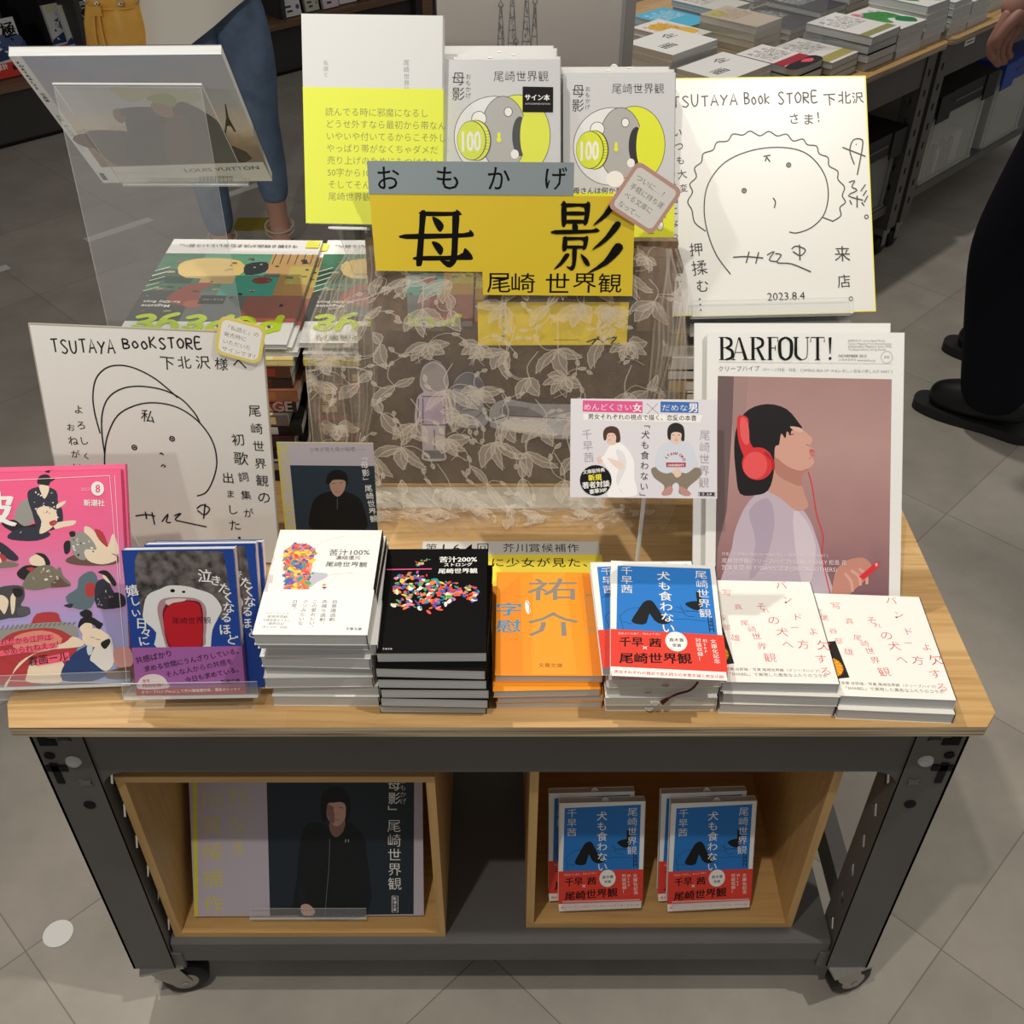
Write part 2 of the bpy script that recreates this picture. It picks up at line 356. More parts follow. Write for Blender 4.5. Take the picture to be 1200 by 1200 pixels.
def leg_mesh(xo, side, yf, dirn, full=True):    # channel leg: web facing out, inner flange with diamond holes; side=+1 right, dirn=+1 front face at yf
    mb = MB(); z0, z1 = -.53, -.0145; xi = xo-side*.054; a, b_ = min(xi,xo), max(xi,xo)
    y0, y1 = (yf, yf+.003) if dirn > 0 else (yf-.003, yf)
    mb.box(a,b_,y0,y1,z0,z1,STEEL)
    ye = yf+dirn*.048
    mb.box(min(xo-side*.003,xo),max(xo-side*.003,xo),min(yf,ye),max(yf,ye),z0,z1,STEEL)
    # inner flange with real diamond holes
    holes = []; z = -.155
    while z > z0+.04:
        c = yf+dirn*.026; holes.append([Vector((c-.008,z,0)),Vector((c,z-.014,0)),Vector((c+.008,z,0)),Vector((c,z+.014,0))]); z -= .062
    lo, hi = min(yf,ye), max(yf,ye); outer = [Vector((lo,z0,0)),Vector((hi,z0,0)),Vector((hi,z1,0)),Vector((lo,z1,0))]
    allv = outer+[p for h in holes for p in h]; tri = tessellate_polygon([outer]+holes)
    for xx in (xi, xi+side*.003): mb.add([(xx,p.x,p.y) for p in allv], [tuple(t) for t in tri], STEEL)
    for h in holes: mb.add([(xi,p.x,p.y) for p in h]+[(xi+side*.003,p.x,p.y) for p in h], [(i,(i+1)%4,(i+1)%4+4,i+4) for i in range(4)], STEEL)
    if full: key_holes(mb, xo-side*.027, side, y0)
    return mb
def caster(root, x, y, ang_z, name='caster'):
    f = MB(); M = Matrix.Translation((x,y,0)) @ Matrix.Rotation(R(ang_z),4,'Z')
    zinc = mat('zinc_plated_steel',(176,176,172),.3,.9)
    f.box(-.028,.028,-.024,.024,-.535,-.53,zinc,M); f.lathe([(.0,-.545),(.02,-.545),(.02,-.535)],zinc,20,M)
    for s in (-1,1):
        P = [(-.018,-.545),(.018,-.545),(.030,-.585),(.026,-.597),(.014,-.597),(-.010,-.565)]
        f.prism(P, s*.0155-.001, s*.0155+.001, zinc, M, axis='y')
    fo = put(f, name+'_fork', root)
    wb = MB(); Mw = M @ Matrix.Translation((.020,0,-.589)) @ Matrix.Rotation(R(90),4,'X')
    wb.lathe([(.012,-.0125),(.026,-.0125),(.031,-.008),(.031,.008),(.026,.0125),(.012,.0125)],mat('black_rubber',(22,22,23),.5),28,Mw)
    o = put(wb, name+'_wheel', root); o.parent = fo; o.matrix_local = Matrix()
    hb = MB(); hb.lathe([(0,-.0135),(.016,-.0135),(.018,-.012),(.018,.012),(.016,.0135),(0,.0135)],zinc,20,Mw); hb.lathe([(0,-.018),(.005,-.018),(.005,.018),(0,.018)],zinc,8,Mw); o2 = put(hb, name+'_hub', root); o2.parent = fo; o2.matrix_local = Matrix()
dt = thing('display_table','wheeled display table with oak top and dark grey steel legs in the foreground','table',(0,.37,-T))
mb = MB(); P = [(-.4885,.030),(-.476,0),(.474,0),(.4885,.018),(.4885,.735),(.476,.75),(-.476,.75),(-.4885,.735)]
mb.prism(P,-.014,0,OAK,side=PLY); put(mb,'tabletop',dt)
mb = MB(); mb.box(-.482,.482,.0325,.036,-.114,-.0145,STEEL); mb.box(-.482,.482,.036,.06,-.114,-.111,STEEL); mb.box(-.428,.428,.036,.06,-.017,-.0145,STEEL)
for s in (-1,1):   # rounded gusset where beam meets leg
    P = [(s*.428,-.114)]+[(s*(.428-.03+.03*math.sin(t)), -.144+.03*math.cos(t)) for t in [math.pi/2*k/8 for k in range(9)]][::-1]
    mb.prism(P,.0325,.036,STEEL,axis='y')
put(mb,'front_beam',dt)
mb = MB(); mb.box(-.482,.482,.70,.703,-.114,-.0145,STEEL); put(mb,'back_beam',dt)
for s in (-1,1):
    mb = MB(); mb.box(min(s*.476,s*.479),max(s*.476,s*.479),.082,.665,-.114,-.0145,STEEL); put(mb,'side_beam',dt)
    mb = MB(); mb.box(min(s*.455,s*.478),max(s*.455,s*.478),.082,.665,-.525,-.475,STEEL); put(mb,'lower_side_rail',dt)
    put(leg_mesh(s*.482,s,.030,1),'leg',dt); put(leg_mesh(s*.482,s,.7065,-1,False),'leg',dt)
    c = MB(); c.lathe([(0,-.0035),(.007,-.003),(.0085,0)],mat('white_plastic_cap',(196,196,194),.4),20,Matrix.Translation((s*.447,.030,-.092)) @ Matrix.Rotation(R(90),4,'X') @ Matrix.Scale(-1,4,(0,0,1))); put(c,'bolt_cap',dt,'white plastic bolt cap')
mb = MB(); mb.box(-.425,.425,.040,.69,-.478,-.475,STEEL); mb.prism([(.040,-.475),(.036,-.479),(.036,-.520),(.040,-.525),(.046,-.525),(.046,-.478)],-.425,.425,STEEL,axis='x'); put(mb,'lower_shelf',dt)
for s in (-1,1):
    mb = MB(); mb.box(min(s*.415,s*.445),max(s*.415,s*.445),.034,.040,-.535,-.500,STEEL); put(mb,'shelf_bracket',dt)
caster(dt,.456,.046,18,'caster'); caster(dt,-.450,.050,12,'caster'); caster(dt,.452,.68,40,'caster'); caster(dt,-.452,.68,150,'caster')

def cubby(x0, x1, y0, y1, z0, z1, label):
    r = thing('wooden_box',label,'wooden box',((x0+x1)/2,(y0+y1)/2,z0)); t = .010
    m = MB(); m.box(x0,x1,y0,y1,z1-t,z1,OAKB); put(m,'top_board',r)
    m = MB(); m.box(x0,x1,y0,y1,z0,z0+t,OAKB); put(m,'bottom_board',r)
    for a in (x0, x1-t):
        m = MB(); m.box(a,a+t,y0,y1,z0+t,z1-t,OAKV); put(m,'side_board',r)
    m = MB(); m.box(x0+t,x1-t,y1-.006,y1,z0+t,z1-t,OAKB); put(m,'back_board',r)
    return r
cubby(-.420,-.072,.044,.32,-.475,-.138,'open oak box under the table at left, holding a dark portrait poster')
cubby(.032,.378,.056,.32,-.475,-.132,'open oak box under the table at right, holding four blue and red paperbacks')
# ------------------------------------------------------------------ books
def bt(pg, st, q, m, off=0):            # fit a string into a quad TL TR BR BL (mm)
    vs, fs = glyph(st, off)
    if not vs: return
    x0 = min(v[0] for v in vs); x1 = max(v[0] for v in vs); y0 = min(v[1] for v in vs); y1 = max(v[1] for v in vs); z = pg.z+(pg.i+1)*pg.st; out = []
    for vx, vy, vz in vs:
        u = (vx-x0)/(x1-x0); v = (y1-vy)/(y1-y0)
        x = (q[0][0]*(1-u)+q[1][0]*u)*(1-v)+(q[3][0]*(1-u)+q[2][0]*u)*v; y = (q[0][1]*(1-u)+q[1][1]*u)*(1-v)+(q[3][1]*(1-u)+q[2][1]*u)*v
        out.append(pg.W(x,y,z+vz))
    pg.add(out, fs, m)
def book(name, label, cat, loc, rot, w, h, t, cov, front=None, corners=None, band=None, group=None, spine=None, endpaper=CREAM, pages=EDGE, slip=None, spine_right=True):
    r = thing(name, label, cat, loc, rot, group); W2 = w/2000; H = h/1000; D = t/1000; c = .0005
    m = MB(); m.box(-W2+.001,W2-.001,.0004,H-.0006,c,D-.0011,pages)
    if endpaper: m.box(-W2+.001,W2-.001,.0002,H-.0006,D-.0011,D-c,endpaper)
    else: m.box(-W2+.001,W2-.001,.0004,H-.0006,D-.0011,D-c,pages)
    m.build('page_block', r)
    pg = Page(w,h,D+.00003,corners); s = 1 if spine_right else -1
    pg.box(-W2,W2,0,H,D-c,D,cov); pg.box(-W2,W2,0,H,0,c,cov); a,b_ = sorted((s*W2, s*(W2-.0008))); pg.box(a,b_,0,H,0,D,spine or cov)
    if front: front(pg)
    pg.build('cover', r)
    if band:
        y0, y1, bm, fn = band; e = .0002; g = pg.z+(pg.i+2)*pg.st
        p2 = Page(w,h,g+.00003,corners)
        Y0, Y1 = (h-y1)/1000, (h-y0)/1000
        p2.box(-W2-e,W2+e,Y0,Y1,D,g,bm); p2.box(-W2-e,W2+e,Y0,Y1,-e,0,bm); a,b_ = sorted((s*W2, s*(W2+e))); p2.box(a,b_,Y0,Y1,-e,D+e,bm)
        if fn: fn(p2)
        p2.build('paper_band', r)
    return r
def stack(proto, n, x, y, t, label_fn, group, jit=.0025, rj=1.5, z0=0, seed=1, fn=None):     # copies piled up, bottom first
    rnd = random.Random(seed); out = []
    for i in range(n):
        o = proto if i == 0 else copy_tree(proto)
        o.location = (x+rnd.uniform(-jit,jit), y+rnd.uniform(-jit,jit), z0+i*t+T); o.rotation_euler.z += R(rnd.uniform(-rj,rj))
        o['label'] = label_fn(n-1-i if fn is None else fn(i)); o['group'] = group; out.append(o)
    return out
ORD = ['topmost','second from the top','third from the top','fourth from the top','fifth from the top','sixth from the top','seventh from the top','eighth from the top','ninth from the top','tenth from the top','eleventh from the top','twelfth from the top']
def blobs(pg, P, n, cols, r0, r1, seed=3, inside=True):      # many small printed flecks within an outline
    rnd = random.Random(seed); xs = [p[0] for p in P]; ys = [p[1] for p in P]; k = 0
    def inn(x,y):
        c = False
        for i in range(len(P)):
            a, b = P[i-1], P[i]
            if (a[1] > y) != (b[1] > y) and x < (b[0]-a[0])*(y-a[1])/(b[1]-a[1])+a[0]: c = not c
        return c
    z0 = pg.zz()
    while k < n:
        x, y = rnd.uniform(min(xs),max(xs)), rnd.uniform(min(ys),max(ys))
        if not inn(x,y): continue
        k += 1; r = rnd.uniform(r0,r1); ra = r*rnd.uniform(.3,.7); a0 = rnd.uniform(0,6.3); a = [2*math.pi*j/7 for j in range(7)]
        Q = [(x+r*math.cos(t)*math.cos(a0)-ra*math.sin(t)*math.sin(a0), y+r*math.cos(t)*math.sin(a0)+ra*math.sin(t)*math.cos(a0)) for t in a]
        pg.poly(Q, rnd.choice(cols), z=z0+k*2e-7)
HI = [K(226,60,48),K(240,128,40),K(246,205,60),K(40,150,150),K(70,170,90),K(96,70,160),K(235,120,150),K(50,90,180),K(250,240,230),K(236,90,60)]

# --- white paperbacks
WC = [(326.6,617.5),(445.8,621.3),(430,745),(294.4,747)]
def white_front(pg):
    z = pg.zm(300,590,4.6125)
    pg.poly(z([(285,370),(330,371),(385,378),(375,402),(330,425),(285,455)]), K(186,188,198), 3)
    g = z([(145,245),(190,215),(250,205),(318,238),(300,350),(288,455),(220,475),(155,460),(150,350)])
    pg.poly(g, K(236,150,110)); blobs(pg, g, 300, [c for c in HI if '250' not in c.name], 1.6, 4.4, 5); pg.line(g[3:5]+[g[5]],.35,K(226,226,226)); pg.line([g[8],g[7]],.35,K(226,226,226))
    pg.line(z([(150,463),(185,475),(220,478),(260,473),(290,460)]), .4, K(190,190,190), 3)
    pg.line(z([(315,232),(360,200),(420,182),(470,172)]), .5, K(205,203,200), 4); pg.line(z([(385,395),(410,383),(460,378),(525,375)]), .5, K(200,198,196), 4)
    c = z([(368,440),(370,455),(368,470)]); pg.ell(*c[0],1.9,1.6,K(240,160,60)); pg.ell(*c[1],2.2,1.1,K(90,60,120)); pg.ell(*c[2],1,2,K(90,60,120))
    k = K(60,60,62)
    pg.ht('苦汁100%',*z([(388,274),(605,276)]),k,.004); pg.ht('濃縮還元',*z([(425,299),(558,300)]),k); pg.ht('尾崎世界観',*z([(372,337),(592,342)]),k,.004)
def white_band(pg):
    z = pg.zm(300,590,4.6125); k = K(72,72,74)
    for s, a, b in (('自意識過剰',(428,522),(412,645)),('赤裸々過剰、',(374,522),(357,672)),('この愛おしい、',(322,522),(300,690)),('クソみたいな',(272,522),(240,668)),('日常。',(214,522),(198,592))): pg.vt(s,*z([a,b]),k)
    for s, a, b in (('クリープハイプ',(48,606),(175,608)),('尾崎世界観、',(55,626),(178,628)),('文庫版書き下ろし',(30,645),(185,647)),('最新日記',(62,665),(150,667)),('「あとがき」収録！',(12,684),(172,686))): pg.ht(s,*z([a,b]),k,-.005)
    pg.ht('文春文庫',*z([(485,688),(570,689)]),K(40,40,40),.01)
WCOV = mat('white_book_cover',(238,236,230),.45)
wt = book('paperback','x','paperback',(0,0,0),(0,0,0),105,148,13.8,WCOV,None,None,(88,148,mat('white_band_paper',(240,239,235),.5),None),spine=BLACK,endpaper=None)
wl = lambda k: 'white paperback with black spine, %s in the tall pile at the left end of the piles' % ORD[k]
ws = stack(wt,7,-.172,.027,.0139,wl,'white paperbacks in a pile',.003,2.2,seed=4)
for i, (dx, dy) in enumerate([(0,0),(.001,.002),(-.004,0),(-.003,.003),(-.004,.0),(.003,.003),(-.003,-.002)]): ws[i].location.x = -.172+dx; ws[i].location.y = .027+dy
top = book('paperback','x','paperback',(-.1745,.017,.0975),(0,0,R(-.4)),105,148,13.5,WCOV,white_front,WC,(88,148,mat('white_band_paper',(240,239,235),.5),white_band),'white paperbacks in a pile',spine=BLACK)
top['label'] = 'white paperback with a cup of coloured bits on its cover, topmost in its pile'
for k, o in enumerate(ws): o['label'] = 'white paperback with black spine, %s in the white pile' % ORD[len(ws)-k]
# --- black paperbacks
def black_front(pg):
    z = pg.zm(420,620,2.727)
    pg.line(z([(100,117),(247,120)]), 1.5, K(235,80,140))
    P = z([(120,135),(200,128),(255,150),(310,165),(400,188),(385,232),(330,212),(300,248),(250,265),(200,250),(120,240),(150,205),(112,185),(135,165)])
    blobs(pg, P, 270, HI, 1.4, 4.0, 9); blobs(pg, z([(345,200),(405,190),(400,205),(380,235),(350,215)]), 14, HI, 1.2, 3, 2)
    blobs(pg, z([(195,95),(215,85),(240,88),(225,100),(215,110),(195,106)]), 14, HI, 1.0, 2.6, 3)
    pg.ht('苦汁200%',*z([(270,98),(393,101)]),WHITE,.022); pg.ht('ストロング',*z([(285,113),(378,115)]),WHITE,.02); pg.ht('尾崎世界観',*z([(268,135),(395,138)]),WHITE,.02)
    pg.ht('文春文庫',*z([(94,379),(126,380)]),K(210,210,210))
BCOV = mat('black_book_cover',(8,8,9),.7,0,.1)
bk = book('paperback','x','paperback',(0,0,0),(0,0,0),105,148,12.8,BCOV)
for k, o in enumerate(stack(bk,5,-.065,.0155,.0129,lambda k: 'black paperback, %s in the black pile' % ORD[k+1],'black paperbacks in a pile',.002,1.2,seed=8)): pass
top = book('paperback','black paperback with tumbling coloured figures on its cover, topmost of the black pile','paperback',(-.065,.026,.0646),(0,0,R(.4)),105,148,12.8,BCOV,black_front,[(458,638),(577,642),(578,766),(447,763)],None,'black paperbacks in a pile')
# --- orange paperbacks
def orange_front(pg):
    z = pg.zm(420,620,2.727); o2 = K(240,140,28); o3 = K(252,160,40)
    pg.poly(z([(443,210),(520,140),(530,470),(440,465)]), o2); pg.poly(z([(560,140),(660,140),(700,470),(560,470)]), o3); pg.poly(z([(700,150),(755,160),(782,470),(740,470)]), o2)
    g = K(140,134,122); tl = K(64,146,176)
    bt(pg,'祐',z([(545,156),(697,158),(700,228),(540,226)]),g,.006); bt(pg,'介',z([(548,265),(700,267),(712,345),(538,343)]),g,.006)
    bt(pg,'字',z([(443,232),(524,232),(524,275),(442,275)]),tl,.012); bt(pg,'慰',z([(443,288),(524,288),(524,330),(442,330)]),tl,.012)
    pg.vt('尾崎世界観',*z([(732,205),(748,338)]),K(196,150,80),.004); pg.ht('文春文庫',*z([(578,444),(655,446)]),K(120,80,30),.004)
    pg.poly(z([(538,225),(548,232),(552,262),(545,272),(535,250)]), WHITE, 2); pg.line(z([(540,226),(550,245),(548,268)]), .5, K(60,60,60)); pg.ell(*z([(541,228)])[0],1.5,1.4,K(230,190,160))
OC = mat('orange_book_cover',(246,150,30),.42)
og = book('paperback','x','paperback',(0,0,0),(0,0,0),105,148,9.2,OC)
stack(og,3,.047,.023,.0093,lambda k: 'orange paperback, %s in the orange pile' % ORD[k+1],'orange paperbacks in a pile',.002,1,seed=5)
book('paperback','orange paperback with large grey lettering, topmost of the orange pile','paperback',(.047,.033,.0281),(0,0,R(-.3)),105,148,9.5,OC,orange_front,[(583,668),(695,672),(706,794),(581,793)],None,'orange paperbacks in a pile')

# --- blue and red paperbacks (also in the box below)
RED = mat('red_band_paper',(226,62,46),.45); BLUE = K(36,120,200)
def dog_front(pg):
    z = pg.zm(420,620,2.727); bl = z([(820,92),(1115,108),(1133,312),(815,290)])
    pg.poly(z([(820,92),(1115,108),(1140,400),(806,380)]), BLUE)
    ln = K(18,50,100)
    for P in ([(822,245),(860,222),(930,228),(1010,240),(1060,238),(1105,262)],[(822,245),(835,290),(850,300)],[(945,262),(1030,262),(1100,272)],[(830,262),(860,270)],[(1000,222),(1035,236),(1070,240)],[(1015,218),(1030,250),(1060,255)],[(1078,232),(1108,250),(1112,290)]): pg.line(z(P), .5, ln, 3)
    pg.poly(z([(858,262),(875,235),(897,206),(915,200),(930,207),(958,250),(985,268),(955,275),(930,262),(915,240),(905,270),(880,272)]), K(12,14,20), 2)
    pg.poly(z([(1030,215),(1050,208),(1080,210),(1085,228),(1070,236),(1050,230)]), K(12,14,20), 3)
    pg.poly(z([(1066,178),(1080,178),(1086,208),(1069,208)]), K(12,14,20))
    for P in ([(1103,262),(1108,305)],[(1116,262),(1122,307)],[(1104,272),(1118,273)],[(1105,284),(1119,285)],[(1107,296),(1121,297)]): pg.line(z(P), .9, K(12,14,20))
    pg.vt('千早茜',*z([(848,95),(846,178)]),WHITE,-.004); pg.vt('犬も食わない',*z([(962,112),(975,305)]),WHITE,.006); pg.vt('尾崎世界観',*z([(1083,112),(1096,262)]),WHITE,-.004)
def dog_band(pg):
    z = pg.zm(420,620,2.727)
    pg.poly(z([(789,396),(1158,433),(1161,460),(792,424)]), mat('pale_print',(248,238,232),.5))
    pg.ht('男女それぞれの視点で恋人同士の本音を描く男女小説',*z([(800,416),(1150,452)]),RED,.02)
    bt(pg,'千早',z([(820,308),(893,313),(893,341),(818,337)]),BLACK,.02); bt(pg,'茜',z([(912,316),(950,319),(950,346),(911,342)]),BLACK,.02)
    pg.ht('×',*z([(888,352),(905,354)]),WHITE); bt(pg,'尾崎世界観',z([(818,356),(1045,368),(1047,402),(816,388)]),BLACK,.02)
    c = z([(998,330)])[0]; pg.ell(c[0],c[1],10.5,13,WHITE); c1 = z([(975,328),(1023,331)]); pg.ht('直木賞',*c1,BLACK,.01); pg.ht('受賞',*z([(985,345),(1014,347)]),BLACK,.01)
    for s, a, b in (('文庫化記念',(1117,328),(1130,405)),('約30P',(1090,326),(1098,372)),('対談収録！',(1068,322),(1078,395))): pg.vt(s,*z([a,b]),WHITE,.004)
    pg.ht('家族よりも遠く、他人より近い',*z([(815,300),(950,308)]),WHITE,-.01)
DC = [(713.4,648),(835.5,656.7),(846.5,781),(709.7,766)]
DCOV = mat('pale_book_cover',(238,238,234),.45)
dg = book('paperback','x','paperback',(0,0,0),(0,0,0),109,150,11.5,DCOV,None,None,None,pages=mat('warm_page_edges',(214,210,196),.8),endpaper=None)
# rounded sales slips poke out of the lower copies
def slip(root, x, t, up=False, w=9):
    m = MB(); P = [(-.0045,.006),(-.0045,0)]+[(.0045*math.cos(a)*w/9,-.005*math.sin(a)) for a in [math.pi*k/10 for k in range(11)]][::-1]+[(.0045,.006)]
    if up: P = [(p[0],-p[1]) for p in P]
    m.prism([(p[0]+x,p[1]+(0 if not up else up)) for p in P], t, t+.0003, mat('slip_paper',(236,234,226),.6))
    for k in (0,1): m.box(x-.003,x+.003,(-.0022-k*.0014 if not up else up+.0012+k*.0014),(-.0016-k*.0014 if not up else up+.0018+k*.0014),t+.0003,t+.00035,K(120,116,110))
    return m.build('sales_slip', root)
dl = stack(dg,4,.158,.020,.0116,lambda k: 'blue and red paperback, %s of its pile on the tabletop' % ORD[k+2],'blue and red paperbacks in a pile',.0025,1.2,seed=12)
for o, xx in zip(dl, (-.012,-.006,-.014,0)): slip(o, xx, .0057)
o = book('paperback','blue and red paperback shifted left, second from the top of its tabletop pile','paperback',(.152,.026,.0466),(0,0,R(1)),109,150,11,DCOV,dog_front,DC,(100,150,RED,None),'blue and red paperbacks in a pile',endpaper=None)
m = MB(); m.tube(smooth_pts([(.040,-.0006,.004),(.037,-.008,-.002),(.030,-.011,-.010),(.018,-.010,-.017),(.010,-.011,-.022)],5,False),.0011,mat('burgundy_cord',(92,38,36),.7)); m.tube([(.010,-.011,-.022),(.004,-.012,-.027)],[.0016,.0024],mat('burgundy_cord',(92,38,36),.7)); m.build('ribbon_bookmark',o)
book('paperback','blue and red paperback, topmost of its pile on the tabletop','paperback',(.158,.010,.0578),(0,0,R(-4.5)),109,150,12.5,DCOV,dog_front,DC,(100,150,RED,dog_band),'blue and red paperbacks in a pile',endpaper=None)

# --- cream books lettered in red
RP = K(206,56,58)
def band_front(pg):
    z = pg.zm(780,620,2.857); k = -.010
    for ch, x, y, s in (('バ',395,158,13),('ン',415,205,11),('ド',443,262,12),('ー',437,300,10),('よ',497,315,11),('欠',528,362,15),('す',522,412,13),('る',540,460,12),('そ',330,225,12),('れ',345,240,8),('の',368,272,14),('犬',392,310,13),('へ',410,355,12),('方',462,358,13),
        ('尾',276,280,9),('崎',298,302,9),('世',312,327,10),('界',326,360,10),('観',352,402,13),('写',224,178,11),('真',258,226,9),('言',168,192,8),('葉',180,214,10),('谷',203,258,9),('部',215,292,9),('雄',242,328,10)):
        p = z([(x,y)])[0]; pg.text(ch, p[0]-s/2, p[1]+s*.38, s, RP, k, random.uniform(-8,8))
    pg.poly(z([(172,296),(205,292),(234,420),(186,425)]), K(28,26,18))
    c = z([(178,382)])[0]
    for j in range(13):
        a = R(-80+j*13.5); pg.ell(c[0]+8*math.cos(a)*.9+1, c[1]+9*math.sin(a), 4.2, 1.7, K(240,170,40) if j % 2 else K(226,140,30), 10, math.degrees(a))
    pg.ell(c[0]+.5,c[1],3.4,4,K(90,50,20)); pg.ell(*z([(408,214)])[0],1.2,.9,BLACK)
    pg.ht('言葉 谷部雄／写真 尾崎世界観（クリープハイプ）',*z([(203,443),(520,462)]),K(130,126,120),-.004); pg.ht('「SHABEL」で実現した異色なふたりのコラボ',*z([(207,462),(545,482)]),K(130,126,120),-.004)
    pg.line(z([(508,255),(520,290)]), .3, K(205,203,198))
CRM = mat('cream_book_cover',(240,237,228),.45)
def band_books(x, y, n, lab, grp, cor, seed, yaw):
    b = book('paperback','x','book',(0,0,0),(0,0,R(yaw)),113,143,13.8,CRM,None,None,None,endpaper=None,spine=mat('navy_lining',(84,84,104),.5))
    stack(b,n-1,x,y,.0139,lambda k: 'cream book, %s in the pile %s' % (ORD[k+1],lab),grp,.002,.8,seed=seed)
    book('paperback','cream book with red handwriting, topmost of the pile '+lab,'book',(x-.002,y+.004,.0139*(n-1)),(0,0,R(yaw)),113,143,14,CRM,band_front,cor,None,grp,endpaper=None)
band_books(.272,.016,3,'beside the blue and red paperbacks','cream books in the left of two piles',[(836,668),(950.5,672),(986,798),(846.5,790)],3,-1.5)
band_books(.386,.009,2,'at the right table end','cream books in the right of two piles',[(836,668),(950.5,672),(986,798),(846.5,790)],4,-3)
# ------------------------------------------------------------------ things standing on the table
def acr_plate(mb, x0, x1, y0, y1, z0, z1, M=None):      # clear plate with bright cut edges
    mb.box(x0,x1,y0,y1,z0,z1,ACE,M)
    d = [x1-x0,y1-y0,z1-z0]; k = d.index(min(d)); n = len(mb.f); sel = {0:(n-4,n-2),1:(n-5,n-3),2:(n-6,n-1)}[k]
    # box face order: bottom, front, right, back, left, top
    sel = {0:(n-4,n-2),1:(n-5,n-3),2:(n-6,n-1)}[k]
    for i in sel: mb.m[i] = mb.mi(ACR)
def easel(label, loc, tilt, yaw, w, hgt, lip=.022, depth=.02, back=.11, xoff=0, lipw=None, group=None):
    """clear easel: leaning plate, ledge and lip, rear foot; origin at the lower front edge of the plate"""
    r = thing('acrylic_easel',label,'display stand',loc,(0,0,R(yaw)),group); M = Matrix.Rotation(R(-tilt),4,'X'); lw = (lipw or w)/2
    m = MB(); acr_plate(m,xoff-w/2,xoff+w/2,0,.0025,0,hgt,M); m.build('back_plate',r)
    m = MB(); acr_plate(m,xoff-lw,xoff+lw,-depth,0,-.0025,0,M); m.build('ledge',r)
    m = MB(); acr_plate(m,xoff-lw,xoff+lw,-depth-.0025,-depth,-.0025,lip,M); m.build('lip',r)
    top = M @ Vector((0,.0025,hgt*.75)); a = math.atan2(loc[2]+top.z, back); L = math.hypot(top.z+loc[2], back)
    return r, top
def foot_plate(r, w, p0, p1, xoff=0):                    # flat clear plate between two (y,z) points
    d = Vector((0,p1[0]-p0[0],p1[1]-p0[1])); L = d.length; M = Matrix.Translation((0,p0[0],p0[1])) @ Matrix.Rotation(math.atan2(d.z,d.y)-math.pi/2,4,'X')
    m = MB(); acr_plate(m,xoff-w/2,xoff+w/2,0,.0025,0,L,M); return m.build('foot_plate',r)
def mag(name, label, cat, loc, tilt, yaw, w, h, t, cov, front=None, corners=None, group=None, pages=EDGE, roll=0, dst=None):
    r = thing(name,label,cat,loc,lean(tilt,yaw),group)
    if roll: r.rotation_euler = (Matrix.Rotation(R(yaw),3,'Z') @ Matrix.Rotation(R(90-tilt),3,'X') @ Matrix.Rotation(R(roll),3,'Z')).to_euler()
    W2 = w/2000; H = h/1000; D = t/1000; m = MB(); m.box(-W2+.0006,W2-.0006,.0004,H-.0006,.0003,D-.0003,pages); m.build('page_block',r)
    pg = Page(w,h,D+.00003,corners); pg.box(-W2,W2,0,H,D-.0003,D,cov); pg.box(-W2,W2,0,H,0,.0003,cov); pg.box(W2-.0005,W2,0,H,0,D,cov)
    if front: front(pg)
    pg.build('cover',r); return r
